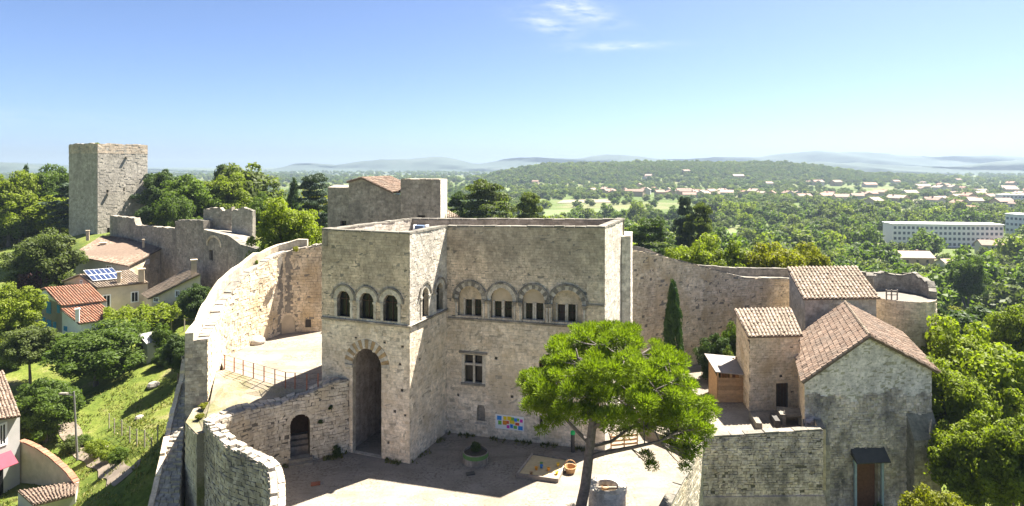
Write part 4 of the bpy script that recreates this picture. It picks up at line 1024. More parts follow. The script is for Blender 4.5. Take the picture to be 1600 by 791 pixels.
for Wx, z0, z1, st in ((SWl, ezL, ezL, 'gold'), (SWr, ezR, ezR, 'rubble'), (SB, ezR, ezL, None)):
    mb = MB(); ol = [(0, -7), (Wx.L, -7), (Wx.L, z1), (0, z0)]
    if st is None: ol = [(0, -7), (Wx.L, -7), (Wx.L, z1), (Wx.L-ap, apz), (0, z0)]
    panel(mb, Wx, ol); sp2 = mb.build('side_wall', M['mortar'], ch_)
    if st: mb = MB(); stones(mb, Wx, 0, Wx.L, -5, z0); mb.build('stone_courses', M[st], sp2, kind='stuff')
# roof slopes
n_ = Vector((LFw.n.x, LFw.n.y, 0))*.3; up = Vector((0, 0, .16))
eL0 = Vector(LFw.pt(-.35, ezL-.22)) + n_ + up; eR0 = Vector(LFw.pt(LFw.L+.35, ezR-.26)) + n_ + up; a0 = Vector(LFw.pt(ap, apz)) + n_ + up*1.1
eL1, eR1, a1 = eL0+RD, eR0+RD, a0+RD
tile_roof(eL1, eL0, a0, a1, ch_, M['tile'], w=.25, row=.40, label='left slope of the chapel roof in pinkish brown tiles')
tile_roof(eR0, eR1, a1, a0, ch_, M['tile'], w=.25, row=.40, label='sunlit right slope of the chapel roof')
ridge_tiles(a0+Vector((0, 0, .05)), a1+Vector((0, 0, .05)), ch_, M['tile_pale'])
ridge_tiles(eL0+Vector((0, 0, .04)), a0+Vector((0, 0, .04)), ch_, M['tile']); ridge_tiles(a0+Vector((0, 0, .04)), eR0+Vector((0, 0, .04)), ch_, M['tile'])
# buttresses on the gable front
for x0, x1, yt, yb in ((1416, 1456, 640, 680), (1255, 1290, 655, 690)):
    u0, u1 = LFw.u(x0), LFw.u(x1)
    zt, zb = LFw.z((x0+x1)/2, yt), LFw.z((x0+x1)/2, yb); o = .75 if x0 > 1300 else .5
    if x0 > 1300: u1 = LFw.L+.1
    mb = MB(); mb.hexa([LFw.pt(u0, -7, o), LFw.pt(u1, -7, o), LFw.pt(u1, -7, -.1), LFw.pt(u0, -7, -.1)], [LFw.pt(u0, zb, o), LFw.pt(u1, zb, o), LFw.pt(u1, zt, -.1), LFw.pt(u0, zt, -.1)])
    bt = mb.build('buttress', M['mould'], ch_)
    BLn = Line(LFw.pt(u0, 0, o)[:2], LFw.pt(u1, 0, o)[:2]); mb = MB(); stones(mb, BLn, 0, BLn.L, -6.5, zb, proud=(.005, .05)); mb.build('stone_courses', M['rubble'], bt, kind='stuff')
# doorway with posts and small canopy
mb = MB(); mb.quad(*[LFw.pt(u, z, -.35) for u, z in dr.pts]); mb.build('door', plain_mat('brown_door', (0.15, 0.065, 0.035), vary=.3, scale=5), ch_)
for px in (1334, 1376):
    u = LFw.u(px); mb = MB(); mb.bar(LFw.pt(u, -5, .16), LFw.pt(u, LFw.z(px, 719), .16), .16); mb.build('door_post', plain_mat('blue_grey_paint', (0.30, 0.37, 0.42), vary=.2), ch_)
u0, u1 = LFw.u(1331), LFw.u(1379); zt, zb = LFw.z(1355, 702), LFw.z(1355, 717)
mb = MB(); mb.bar(LFw.pt(u0, zb-.06, .16), LFw.pt(u1, zb-.06, .16), .16); mb.build('lintel', plain_mat('blue_grey_paint_beam', (0.30, 0.37, 0.42), vary=.2), ch_)
mb = MB(); mb.hexa([LFw.pt(u0-.1, zb, .7), LFw.pt(u1+.1, zb, .7), LFw.pt(u1+.1, zb+.35, 0), LFw.pt(u0-.1, zb+.35, 0)], [LFw.pt(u0-.1, zb+.07, .72), LFw.pt(u1+.1, zb+.07, .72), LFw.pt(u1+.1, zt+.15, 0), LFw.pt(u0-.1, zt+.15, 0)]); mb.build('canopy', M['iron'], ch_)

# chancel block behind with mono-pitch roof
cb = empty('chancel', (28, 55, -4), 'small stone block with steep striped tile roof behind the chapel', 'building')
c0, c1 = q(1258, 53), q(1369, 53.4); dv = (1.0, 5.2)
cc = [c0, c1, (c1[0]+dv[0], c1[1]+dv[1]), (c0[0]+dv[0], c0[1]+dv[1])]
ze, zr2 = at(1313, 465, 53.2).z, at(1313, 419, 58.4).z
block(cb, cc, -5, [ze, ze, zr2, zr2], M['white_stone'], M['mortar'], faces=(0, 1, 3))
ex = Vector((.25, .0, 0)); fr = Vector((-.06, -.35, -.12))
tile_roof(Vector((*c0, ze+.12))-ex+fr, Vector((*c1, ze+.12))+ex+fr, Vector((*cc[2], zr2+.12))+ex, Vector((*cc[3], zr2+.12))-ex, cb, M['tile_pale'], w=.34, row=.5)

# annex with dark door
an = empty('annex', (20, 47, .7), 'small square stone annex with tiled roof and dark brown door', 'house')
a0_, a1_ = q(1171, 46.6), q(1250, 47.0); dv = (1.1, 3.9)
ac = [a0_, a1_, (a1_[0]+dv[0], a1_[1]+dv[1]), (a0_[0]+dv[0]*.4, a0_[1]+dv[1])]
AL = Line(a0_, a1_)
dh = Hole(AL.u(1212), AL.u(1231), .7, AL.z(1222, 597)); vh = Hole(AL.u(1218), AL.u(1222), AL.z(1220, 591), AL.z(1220, 587))
zae, zab = AL.z(1210, 524), at(1210, 483, 51).z
block(an, ac, -1, [zae, zae, zab, zab], M['gold'], M['joint'], {0: [dh, vh]}, ch=(.16, .26), bl=(.2, .45), faces=(0, 3), proud=(.005, .05))
mb = MB(); mb.quad(*[AL.pt(u, z, -.2) for u, z in dh.pts]); dd = mb.build('door', M['wood_dark'], an)
for k in range(1, 4):
    mb = MB(); u = dh.u0+(dh.u1-dh.u0)*k/4; mb.bar(AL.pt(u, dh.z0, -.19), AL.pt(u, dh.zs, -.19), .015); mb.build('door_joint', M['iron'], dd)
mb = MB(); mb.bar(AL.pt(dh.u0-.2, dh.zs+.09, .0), AL.pt(dh.u1+.2, dh.zs+.09, 0), .2, .17); mb.build('lintel', M['gold'], an)
for uu in (dh.u0-.1, dh.u1+.1):
    mb = MB(); mb.bar(AL.pt(uu, .7, .0), AL.pt(uu, dh.zs, 0), .19, .15); mb.build('jamb', M['gold'], an)
tile_roof(Vector((*a0_, zae+.12))+Vector((-.2, -.3, -.1)), Vector((*a1_, zae+.12))+Vector((.1, -.3, -.1)), Vector((*ac[2], zab+.12)), Vector((*ac[3], zab+.12))+Vector((-.2, 0, 0)), an, M['tile_pale'], w=.30, row=.5)

# terrace parapet and retaining wall
PP = [(5.0, 27.5), (7.9, 32.7), (10.2, 36.6), (11.9, 39.7)]
pw = empty('retaining_wall', (14, 39, -5), 'stained rubble retaining wall with pale coping below the terrace', 'wall')
s1 = Line((11.9, 39.75), (20.35, 39.9))
zp = lambda u: s1.z(1087, 685) + (s1.z(1284, 672)-s1.z(1087, 685))*u/s1.L
mb = MB(); solid(mb, s1, 0, s1.L, -8, zp, .5); core = mb.build('wall_core', M['joint'], pw)
mb = MB(); stones(mb, s1, 0, s1.L, -2.1, zp, ch=(.12, .22), bl=(.16, .38), proud=(.005, .06), drop=.008, gap=.010, jit=.022)
mb.build('stone_courses', M['chapel_low'], core, kind='stuff')
mb = MB(); mb.hexa([s1.pt(-.3, -8, .9), s1.pt(s1.L+.7, -8, 1.3), s1.pt(s1.L+.05, -8, 0), s1.pt(-.1, -8, 0)], [s1.pt(0, -2.1, .12), s1.pt(s1.L+.05, -2.1, .12), s1.pt(s1.L, -2.05, 0), s1.pt(0, -2.05, 0)]); bt = mb.build('battered_base', M['chapel_low'], pw)
mb = MB(); stones(mb, s1, 0.2, s1.L*.62, -6, -2.9, ch=(.2, .3), bl=(.3, .6), lean=lambda z: .12+(-2.1-z)*.14, proud=(.01, .03), drop=.12); mb.build('plaster_patches', M['render_white'], bt, kind='stuff')
coping(s1, 0, s1.L, zp, .5, pw, M['coping'], bl=(.8, 1.4), h=(.07, .10), over=.03)
# low wall between the parapet and the chapel
s2 = Line((21.9, 45.6), (20.35, 40.4)); mb = MB(); solid(mb, s2, 0, s2.L, -2, lambda u: 1.75+.05*u, .4); mb.build('return_wall', M['gold'], pw)
coping(s2, 0, s2.L, lambda u: 1.75+.05*u, .4, pw, M['coping'], bl=(.8, 1.4), h=(.07, .10), over=.03)
# parapet of the court that comes towards the viewer
cpth = Path(PP[::-1]); cz_ = lerp_knots(cpth.knots, [1.55, 1.35, 1.2, 1.1])
cw2 = empty('court_parapet', (8, 33, 0), 'low pale parapet at the right edge of the courtyard near the pine', 'wall')
mb = MB(); solid(mb, cpth, 0, cpth.L, -8, cz_, .5); core = mb.build('wall_core', M['mortar'], cw2)
mb = MB(); I = Path([cpth.pt(u, 0, -.5)[:2] for u in np.linspace(cpth.L, 0, 12)], 2); stones(mb, I, 0, I.L, -7, lambda u: cz_(cpth.L*(1-u/I.L)), ch=(.18, .28), bl=(.25, .5)); stones(mb, cpth, 0, cpth.L, 0, cz_, ch=(.18, .28), bl=(.25, .5)); mb.build('stone_courses', M['rampart'], core, kind='stuff')
coping(cpth, 0, cpth.L, cz_, .5, cw2, M['coping'], bl=(.7, 1.2), h=(.07, .10), over=.03)
# low benches and blocks in the corner of the terrace
def simple_box(nm, c, s, rz, mat, label, cat, z0=None):
    mb = MB(); x, y, z = s[0]/2, s[1]/2, s[2]
    ca, sa = math.cos(rz), math.sin(rz); P = lambda a, b, e=0: (c[0]+a*ca-b*sa, c[1]+a*sa+b*ca)
    mb.hexa([(*P(-x, -y), c[2]), (*P(x, -y), c[2]), (*P(x, y), c[2]), (*P(-x, y), c[2])], [(*P(-x+.03, -y+.03), c[2]+z), (*P(x-.03, -y+.03), c[2]+z), (*P(x-.03, y-.03), c[2]+z), (*P(-x+.03, y-.03), c[2]+z)])
    return tag(mb.build(nm, mat), label, cat)
p = onz(1184, 665, .7); simple_box('low_wall', (p.x, p.y+.4, .7), (.45, 2.2, .45), -.15, M['coping'], 'short low stone wall projecting from the terrace parapet', 'wall')
tb = onz(1235, 655, .9); te = empty('stone_table', (tb.x, tb.y, .7), 'grey stone table in the shaded corner beside the chapel', 'table')
mb = MB(); mb.box((tb.x, tb.y, 1.42), 1.7, 1.5, .12, -.2); mb.build('table_top', M['coping'], te)
for dx in (-.6, .6):
    mb = MB(); mb.box((tb.x+dx, tb.y, 1.03), .25, 1.1, .66, -.2); mb.build('leg', M['greywall'], te)
p = onz(1211, 662, .7); simple_box('dark_planter', (p.x, p.y, .7), (.4, 1.5, .5), -.15, M['iron'], 'narrow dark box between the low wall and the stone table', 'box')
# timber shed
sh0 = onz(1121, 629, .7); sh1 = onz(1164, 629, .7)
sd = empty('timber_shed', (sh0.x+1, sh0.y+1, .7), 'small honey coloured timber shed with pale felt roof', 'shed')
SHL = Line(sh0.xy, sh1.xy); zt = SHL.z(1140, 590)
for k in range(6):
    z0 = .72+(zt-.72)*k/6; z1 = .72+(zt-.72)*(k+1)/6-.02
    mb = MB(); mb.hexa([SHL.pt(0, z0, .04), SHL.pt(SHL.L, z0, .04), SHL.pt(SHL.L, z0, 0), SHL.pt(0, z0, 0)], [SHL.pt(0, z1, .03), SHL.pt(SHL.L, z1, .03), SHL.pt(SHL.L, z1, 0), SHL.pt(0, z1, 0)], rng.random()); mb.build('plank', M['wood'], sd)
for u in (0.05, SHL.L/2, SHL.L-.05):
    for o in (-.05, -2.2):
        mb = MB(); mb.bar(SHL.pt(u, .7, o), SHL.pt(u, zt+.55+(.25 if o < -1 else 0), o), .1); mb.build('post', M['wood'], sd)
for s in (0, SHL.L):
    mb = MB(); mb.quad(SHL.pt(s, .7, 0), SHL.pt(s, .7, -2.25), SHL.pt(s, zt+.7, -2.25), SHL.pt(s, zt, 0)); mb.build('side_panel', M['wood'], sd)
mb = MB(); mb.hexa([SHL.pt(-.25, zt+.5, .35), SHL.pt(SHL.L+.25, zt+.25, .35), SHL.pt(SHL.L+.25, zt+.8, -2.5), SHL.pt(-.25, zt+1.05, -2.5)], [SHL.pt(-.25, zt+.58, .35), SHL.pt(SHL.L+.25, zt+.33, .35), SHL.pt(SHL.L+.25, zt+.88, -2.5), SHL.pt(-.25, zt+1.13, -2.5)]); mb.build('roof', plain_mat('pale_felt', (0.24, 0.21, 0.185), vary=.15), sd)
# slatted fence behind the shed
fn = empty('slat_fence', at(1155, 560, 50), 'short fence of upright brown boards behind the timber shed', 'fence')
for k in range(9):
    b0 = at(1132+4.6*k, 0, 50.5-.05*k).xy.to_3d(); mb = MB(); mb.bar(b0+Vector((0, 0, .7)), b0+Vector((0, 0, 3.3+.10*k)), .17, .03, rng.random()); mb.build('board', M['wood'], fn)

# ================================================================== things in the court
def board_squares():
    PL = Line(W3.pt(W3.u(774.5), 0, .08)[:2], W3.pt(W3.u(819), 0, .08)[:2])
    z0, z1 = W3.z(797, 671), W3.z(797, 649)
    pn = empty('art_panel', PL.pt(PL.L/2, z0), 'white panel with colourful squares hung on the keep wall', 'panel')
    mb = MB(); mb.hexa([PL.pt(0, z0, 0), PL.pt(PL.L, z0, 0), PL.pt(PL.L, z0, -.04), PL.pt(0, z0, -.04)], [PL.pt(0, z1, 0), PL.pt(PL.L, z1, 0), PL.pt(PL.L, z1, -.04), PL.pt(0, z1, -.04)]); mb.build('board', M['white'], pn)
    cols = {'b': (0.03, 0.22, 0.60), 'g': (0.16, 0.42, 0.05), 'y': (0.75, 0.55, 0.02), 'r': (0.62, 0.09, 0.03), 'p': (0.60, 0.05, 0.35), 'o': (0.70, 0.26, 0.02)}
    cm = {k: plain_mat('paint_'+k, v, vary=.05) for k, v in cols.items()}
    lay = [(.06, .62, .16, .30, 'b'), (.10, .30, .12, .28, 'g'), (.28, .66, .12, .26, 'y'), (.42, .66, .14, .28, 'y'), (.26, .32, .14, .30, 'o'), (.36, .40, .12, .22, 'r'), (.50, .44, .18, .24, 'y'),
           (.56, .68, .10, .22, 'g'), (.66, .62, .10, .24, 'b'), (.76, .66, .08, .2, 'g'), (.86, .60, .10, .22, 'p'), (.70, .36, .14, .2, 'r'), (.40, .10, .10, .22, 'p'), (.52, .14, .10, .26, 'b'), (.64, .12, .12, .2, 'g'), (.80, .06, .16, .28, 'b')]
    for (u, v, w, h, c) in lay:
        a, b, e, f = u*PL.L, (u+w)*PL.L, z0+v*(z1-z0), z0+(v+h)*(z1-z0)
        mb = MB(); mb.hexa([PL.pt(a, e, .012), PL.pt(b, e, .012), PL.pt(b, e, 0), PL.pt(a, e, 0)], [PL.pt(a, f, .012), PL.pt(b, f, .012), PL.pt(b, f, 0), PL.pt(a, f, 0)]); mb.build('colour_square', cm[c], pn)
board_squares()
# round planter of staves
pc_ = onz(742, 731, 0); pc_.y += .8
pl = empty('round_planter', (pc_.x, pc_.y, 0), 'round barrel planter of wooden staves with green band in the courtyard', 'planter')
stave = None
for k in range(26):
    t = 2*math.pi*k/26; r_ = .80
    m_ = M['wood_grey']
    mb = MB(); c = (pc_.x+r_*math.cos(t), pc_.y+r_*math.sin(t), .36); mb.box(c, .05, .185, .72, t, rng.random()); mb.build('stave', m_, pl)
mb = MB(); mb.lathe(pc_, [(.838, .42), (.842, .66), (.838, .68)], 26); mb.build('band', plain_mat('green_paint', (0.10, 0.20, 0.06), vary=.2), pl)
mb = MB(); mb.lathe(pc_, [(.78, .58), (.4, .63), (0.001, .66)], 20); mb.build('soil', plain_mat('soil', (0.06, 0.05, 0.035), vary=.4, scale=12), pl)
# sandbox
sb = [onz(808, 746, 0), onz(871, 754.5, 0), onz(887, 723, 0), onz(832, 714, 0)]
sx = empty('sandbox', (sb[0]+sb[2])/2, 'low wooden sandbox filled with pale sand and toys', 'sandbox')
for i in range(4):
    a, b = sb[i], sb[(i+1) % 4]; mb = MB(); mb.bar(a+Vector((0, 0, .13)), b+Vector((0, 0, .13)), .1, .26, rng.random()); mb.build('board', M['wood_grey'], sx)
mb = MB(); mb.poly([p+Vector((0, 0, .16)) for p in sb]); mb.build('sand', plain_mat('play_sand', (0.52, 0.40, 0.22), vary=.15, scale=4), sx)
toyc = [('blue', (0.05, .25, .6)), ('orange', (.75, .33, .03)), ('yellow', (.78, .5, .04)), ('green', (.2, .35, .08)), ('brown', (.35, .2, .08))]
tps = [(846, 731, 0), (857, 735, 1), (870, 741, 2), (846, 727, 3), (830, 742, 4), (872, 728, 2), (838, 734, 1)]
for x, y, c in tps:
    p = onz(x, y, .17); mb = MB(); mb.lathe(p, [(.07, 0), (.11, .16), (.125, .17), (.10, .17), (.06, .03), (0.001, .03)], 10)
    o = mb.build('toy_bucket', plain_mat('toy_'+toyc[c][0], toyc[c][1], vary=.05, rough=.4), smooth=True); tag(o, f'small {toyc[c][0]} toy bucket lying in the sandbox' if c in (0, 3, 4) else f'{toyc[c][0]} toy bucket in the sandbox', 'toy', 'toys in the sandbox')
# orange toy car/bench next to the sandbox
p = onz(891, 738, 0); bk_ = empty('wicker_basket', p, 'round orange wicker basket beside the sandbox', 'basket')
mb = MB(); mb.lathe(p, [(.28, 0), (.38, .34), (.40, .38), (.35, .38), (.26, .05), (0.001, .05)], 16); mb.build('bowl', M['wood'], bk_)
mb = MB(); mb.tube([p+Vector((.38*math.cos(t), 0, .36+.42*math.sin(t))) for t in np.linspace(0, math.pi, 9)], [.025]*9, 6); mb.build('handle', M['wood'], bk_)
# dark post with green top beside the wall
p = onz(895, 706, 0); bpz = empty('bin_post', p, 'slim dark post with green top at the foot of the keep wall', 'post')
mb = MB(); mb.lathe(p, [(.14, 0), (.14, 1.15), (.11, 1.2), (0.001, 1.2)], 12); mb.build('shaft', M['iron'], bpz)
mb = MB(); mb.lathe(p, [(.16, 1.2), (.16, 1.36), (.1, 1.42), (0.001, 1.42)], 12); mb.build('cap', plain_mat('bright_green', (.03, .45, .12), vary=.05), bpz)
# well
wc = Vector((5.35, 34.3, 0)); wl_ = empty('stone_well', wc, 'pale round stone well with open mouth beside the pine trunk', 'well')
mb = MB(); mb.lathe(wc, [(1.06, 0), (1.02, 1.25)], 36); mb.lathe(wc, [(.62, 1.40), (.60, .2), (0.001, .2)], 36); mb.build('shaft', M['white_stone'], wl_, smooth=True)
for k in range(10):
    t0, t1 = 2*math.pi*k/10+.01, 2*math.pi*(k+1)/10-.01
    def rp_(r, t, z): return (wc.x+r*math.cos(t), wc.y+r*math.sin(t), z)
    mb = MB(); ts = np.linspace(t0, t1, 4)
    for a, b in zip(ts, ts[1:]): mb.hexa([rp_(1.10, a, 1.25), rp_(1.10, b, 1.25), rp_(.62, b, 1.25), rp_(.62, a, 1.25)], [rp_(1.08, a, 1.5), rp_(1.08, b, 1.5), rp_(.64, b, 1.5), rp_(.64, a, 1.5)], rng.random())
    mb.build('rim_stone', M['white_stone'], wl_)
mb = MB(); mb.bar(wc+Vector((-.66, .1, 1.3)), wc+Vector((.66, .1, 1.3)), .10); mb.bar(wc+Vector((-.66, -.25, 1.28)), wc+Vector((.66, -.25, 1.28)), .05); mb.build('cross_beam', M['wood_grey'], wl_)
mb = MB(); mb.lathe(wc+Vector((-.1, .1, 1.05)), [(.001, 0), (.18, .02), (.2, .32), (.17, .34)], 12); mb.build('bucket', M['wood'], wl_)
# wooden pallet fence behind the pine
pf0 = onz(955, 701, 0); pf1 = onz(996, 697, 0); pf = empty('wooden_barrier', pf0, 'low light wood barrier behind the pine trunk', 'barrier')
for k in range(3):
    mb = MB(); z = .22+.28*k; mb.bar(pf0+Vector((0, 0, z)), pf1+Vector((0, 0, z)), .04, .13, rng.random()); mb.build('board', M['wood'], pf)
for t in (0, .5, 1):
    b0 = pf0.lerp(pf1, t)+Vector((0, .05, 0)); mb = MB(); mb.bar(b0, b0+Vector((0, 0, .98)), .08); mb.build('post', M['wood'], pf)
# red handrail at the bottom edge
hr = [Vector((-11.3, 30.2, 0)), Vector((-10.3, 28.8, 0)), Vector((-9.3, 27.2, 0))]
hd = empty('red_handrail', hr[0], 'rusty red metal handrail at the bottom edge of the courtyard', 'handrail')
for p in hr:
    mb = MB(); mb.bar(p, p+Vector((0, 0, 1.9)), .06); mb.build('post', M['rust'], hd)
for z in (1.9, 1.4):
    mb = MB()
    for a, b in zip(hr, hr[1:]): mb.bar(a+Vector((0, 0, z)), b+Vector((0, 0, z)), .06)
    mb.build('rail', M['rust'], hd)
for x, y, nm in ((493, 757, 'left'), (735, 741, 'planter')):
    p = onz(x, y, 0); mb = MB(); mb.box((p.x, p.y, .04), .55, .35, .08, .3)
    tag(mb.build('drain_cover', M['rust'] if nm == 'left' else M['iron']), 'rusty drain cover in the shaded court near the cross wall' if nm == 'left' else 'small dark drain cover in front of the round planter', 'drain cover')

# weeds and litter along the foot of the walls, one mass
rs = np.random.RandomState(3); vv = []
for Wx, ua_, ub_, n_ in ((W3, .2, W3.L-.3, 700), (W1, .3, portal.u0-.3, 260), (W1, portal.u1+.2, W1.L, 160), (W2, .1, W2.L, 160), (cx_, .5, ua-.3, 300), (cx_, ub+.3, cx_.L, 500), (s1, .3, s1.L-.3, 0)):
    for k in range(n_):
        u = rng.uniform(ua_, ub_)
        if math.sin(u*3.1+n_)+.6*math.sin(u*7.3) < -.1: continue
        b0 = Vector(Wx.pt(u, 0.0, .05+abs(rng.gauss(0, .22)))); a_ = rng.uniform(0, 3.14); w_ = rng.uniform(.03, .08); h_ = rng.uniform(.05, .28)
        dx = Vector((math.cos(a_)*w_, math.sin(a_)*w_, 0)); vv += [b0-dx, b0+dx, b0+Vector((rng.gauss(0, .06), rng.gauss(0, .06), h_))]
V_ = np.array([tuple(v) for v in vv])
tag(link_mesh('weeds', np_mesh('weeds', V_, np.arange(len(V_)).reshape(-1, 3), rs.uniform(0, 1, len(V_)//3), leaf_mat('weed_leaf', [(.05, .07, .015), (.11, .12, .03), (.22, .19, .08)], vary=0))), 'low weeds along the foot of the courtyard walls', 'weeds', None, 'stuff')

# ================================================================== square tower on the left
TC = Vector((-74.8, 125)); tl = 10.4; ph = math.atan(1.972)
TC = Vector(((152.4-CX)/F*125, 125))
dr_ = Vector((math.cos(ph), math.sin(ph))); dl = Vector((-math.sin(ph), math.cos(ph)))
tcn = [TC+dl*tl, TC, TC+dr_*tl, TC+dr_*tl+dl*tl]; ttop = 23.5
tw_ = empty('square_tower', (TC.x, TC.y+6, 5), 'tall square stone tower with flat top standing above the left houses', 'tower')
TL, TR = Line(tcn[0], tcn[1]), Line(tcn[1], tcn[2])
th = [Hole(TR.u(166), TR.u(169.5), TR.z(168, 302), TR.z(168, 297)), Hole(TR.u(192.5), TR.u(195), TR.z(194, 299), TR.z(194, 292)), Hole(TR.u(167), TR.u(172), 4.5, TR.z(169, 355))]
w = block(tw_, [tuple(c) for c in tcn], 2, [ttop]*4, M['tower'], M['mortar'], {1: th}, faces=(0, 1), ch=(.30, .45), bl=(.45, .95), proud=(.01, .06))
for h in th:
    mb = MB(); mb.poly([TR.pt(u, z, -.3) for u, z in h.pts]); mb.build('opening', M['dark'], tw_)
for Lx in (TL, TR, Line(tcn[2], tcn[3]), Line(tcn[3], tcn[0])):
    ptp = rough(lambda u: ttop+.45, .10, 1.3, Lx.L)
    mb = MB(); solid(mb, Lx, 0, Lx.L, ttop-.05, ptp, .9); pp_ = mb.build('parapet', M['mortar_dark'], tw_)
    mb = MB(); stones(mb, Lx, 0, Lx.L, ttop-1.6, ptp, ch=(.3, .42), bl=(.4, .9), proud=(.03, .08)); mb.build('stone_courses', M['upper'], pp_, kind='stuff')
for px, py in ((168, 303), (197, 246)):
    mb = MB(); u, z = TR.uz(px, py); mb.bar(TR.pt(u, z, -.1), TR.pt(u, z, .55), .45, .35); mb.build('corbel', M['greywall'], tw_)
for k in range(7):
    mb = MB(); z = TR.z(195, 262+k*13); u = TR.u(194)+.2*math.sin(k*2.2); mb.bar(TR.pt(u, z, -.05), TR.pt(u, z, .10), .28, .22); mb.build('projecting_stone', M['greywall'], tw_)

# rampart from the tower to the gate turret
LR = [(172, 337, 121), (208, 341, 114), (209, 352, 113.6), (274, 357, 104), (276, 345, 103.8), (318, 346, 98)]
lp = [at(*c) for c in LR]
rm = empty('grey_rampart', (-60, 106, 0), 'long weathered grey rampart below the square tower', 'wall')
R1 = Line(lp[0].xy, lp[5].xy); us = [ (Vector(p.xy)-R1.p0).dot(R1.d) for p in lp]
zt_ = lerp_knots(us, [p.z for p in lp])
mb = MB(); solid(mb, R1, 0, R1.L, -4, rough(zt_, .05), 1.1, .5); core = mb.build('wall_core', M['mortar_dark'], rm)
mb = MB(); stones(mb, R1, 0, R1.L, -3, rough(zt_, .05), ch=(.28, .42), bl=(.4, .9), proud=(.01, .07)); mb.build('stone_courses', M['greywall'], core, kind='stuff')
coping(R1, us[3], R1.L, zt_, 1.1, rm, M['coping'], single=False, h=(.05, .2))
# gate turret
gt = empty('gate_turret', (-48, 97, 0), 'small ruined stone gate turret with arched recess and slit window', 'turret')
g0, g1 = q(318, 97), q(357, 93); g2 = q(395, 97); g3 = q(340, 104)
GL = Line(g0, g1)
gw_ = Hole(GL.u(327), GL.u(333), GL.z(330, 407), GL.z(330, 393), GL.z(330, 390))
ztg = at(337, 361, 95).z
block(gt, [g0, g1, q(377, 91.5), q(395, 98), g3], -3, [ztg, at(357, 368, 93).z, at(377, 383, 91.5).z, ztg-1, ztg], M['greywall'], M['mortar_dark'], {0: [gw_]}, faces=(0, 1, 2), ch=(.28, .42), bl=(.4, .9))
mb = MB(); mb.poly([GL.pt(u, z, -.3) for u, z in gw_.pts]); mb.build('window_opening', M['dark'], gt)
recess = Hole(GL.u(325), GL.u(345), 0, GL.z(335, 385), GL.z(335, 371)); arch_ring(GL, recess, 0, .35, .12, -.1, 11, gt, [M['gold']])
for (a, da, b, db, ya, yb, mt) in ((318, 100, 362, 99, 325, 327, 'greywall'), (362, 97.5, 395, 97, 326, 327, 'tower')):
    Lx = Line(q(a, da), q(b, db)); tp_ = rough(lambda u: at(a, ya, da).z-.1, .22, 1.9, a)
    mb = MB(); solid(mb, Lx, 0, Lx.L, 0, tp_, .8, .4); pp_ = mb.build('turret_wall', M['mortar_dark'], gt)
    mb = MB(); stones(mb, Lx, 0, Lx.L, 0, tp_, ch=(.28, .42), bl=(.4, .9), proud=(.01, .07)); mb.build('stone_courses', M[mt], pp_, kind='stuff')
gl2 = empty('low_rampart', (-38, 88, 0), 'low dark rampart joining the gate turret to the curved curtain wall', 'wall')
Lx = Line(q(357, 92.5), q(440, 80)); tz = lerp_knots([0, Lx.u(377), Lx.u(427), Lx.L], [at(357, 369, 92.5).z, at(377, 384, 89).z, at(427, 396, 82).z, at(440, 400, 80).z])
mb = MB(); solid(mb, Lx, 0, Lx.L, -5, tz, .9); core = mb.build('wall_core', M['mortar_dark'], gl2)
mb = MB(); stones(mb, Lx, 0, Lx.L, -4, tz, ch=(.28, .42), bl=(.4, .9), proud=(.01, .07)); mb.build('stone_courses', M['greywall'], core, kind='stuff')
coping(Lx, 0, Lx.L, tz, .9, gl2, M['coping'], single=False, h=(.05, .15))

# ================================================================== houses on the left
def window(parent, W, x0, x1, y0, y1, off=.0, shutter=None, frame=True, open_=False):
    u0, u1 = W.u(x0), W.u(x1); z1, z0 = W.z((x0+x1)/2, y0), W.z((x0+x1)/2, y1)
    if shutter is not None:
        s = None
        for a, b in ((u0, (u0+u1)/2-.01), ((u0+u1)/2+.01, u1)):
            mb = MB(); mb.hexa([W.pt(a, z0, .06), W.pt(b, z0, .06), W.pt(b, z0, 0), W.pt(a, z0, 0)], [W.pt(a, z1, .06), W.pt(b, z1, .06), W.pt(b, z1, 0), W.pt(a, z1, 0)]); mb.build('shutter', shutter, parent)
        return
    fr = MB()
    t = .16
    for a, b, e, f in ((u0-t, u0, z0-t, z1+t), (u1, u1+t, z0-t, z1+t), (u0, u1, z1, z1+t), (u0, u1, z0-t, z0)):
        fr.hexa([W.pt(a, e, .06), W.pt(b, e, .06), W.pt(b, e, -.05), W.pt(a, e, -.05)], [W.pt(a, f, .06), W.pt(b, f, .06), W.pt(b, f, -.05), W.pt(a, f, -.05)])
    w_ = fr.build('window', M['white'], parent)
    mb = MB(); mb.quad(W.pt(u0, z0, .01), W.pt(u1, z0, .01), W.pt(u1, z1, .01), W.pt(u0, z1, .01)); mb.build('pane', M['glass'], w_)
    mb = MB(); mb.bar(W.pt((u0+u1)/2, z0, .03), W.pt((u0+u1)/2, z1, .03), .06); mb.build('glazing_bar', M['white'], w_)
def shell(parent, cs, zb, zts, mat, name='wall'):
    mb = MB(); n = len(cs)
    for i in range(n):
        j = (i+1) % n; mb.quad((*cs[i], zb), (*cs[j], zb), (*cs[j], zts[j]), (*cs[i], zts[i]))
    return mb.build(name, mat, parent)
def chimney(parent, p, w, h, mat):
    mb = MB(); mb.box((p[0], p[1], p[2]+h/2-.3), w, w, h+.6, .5); mb.box((p[0], p[1], p[2]+h+.05), w*1.3, w*1.3, .12, .5); mb.build('chimney', mat, parent)
pink = plain_mat('pink_render', (0.60, 0.43, 0.32), vary=.15, scale=1); tan = plain_mat('tan_render', (0.60, 0.51, 0.37), vary=.15, scale=1)
pale_blue = plain_mat('pale_blue_render', (0.68, 0.72, 0.75), vary=.08, scale=1); blue_sh = plain_mat('blue_shutter', (0.03, 0.24, 0.48), vary=.1)
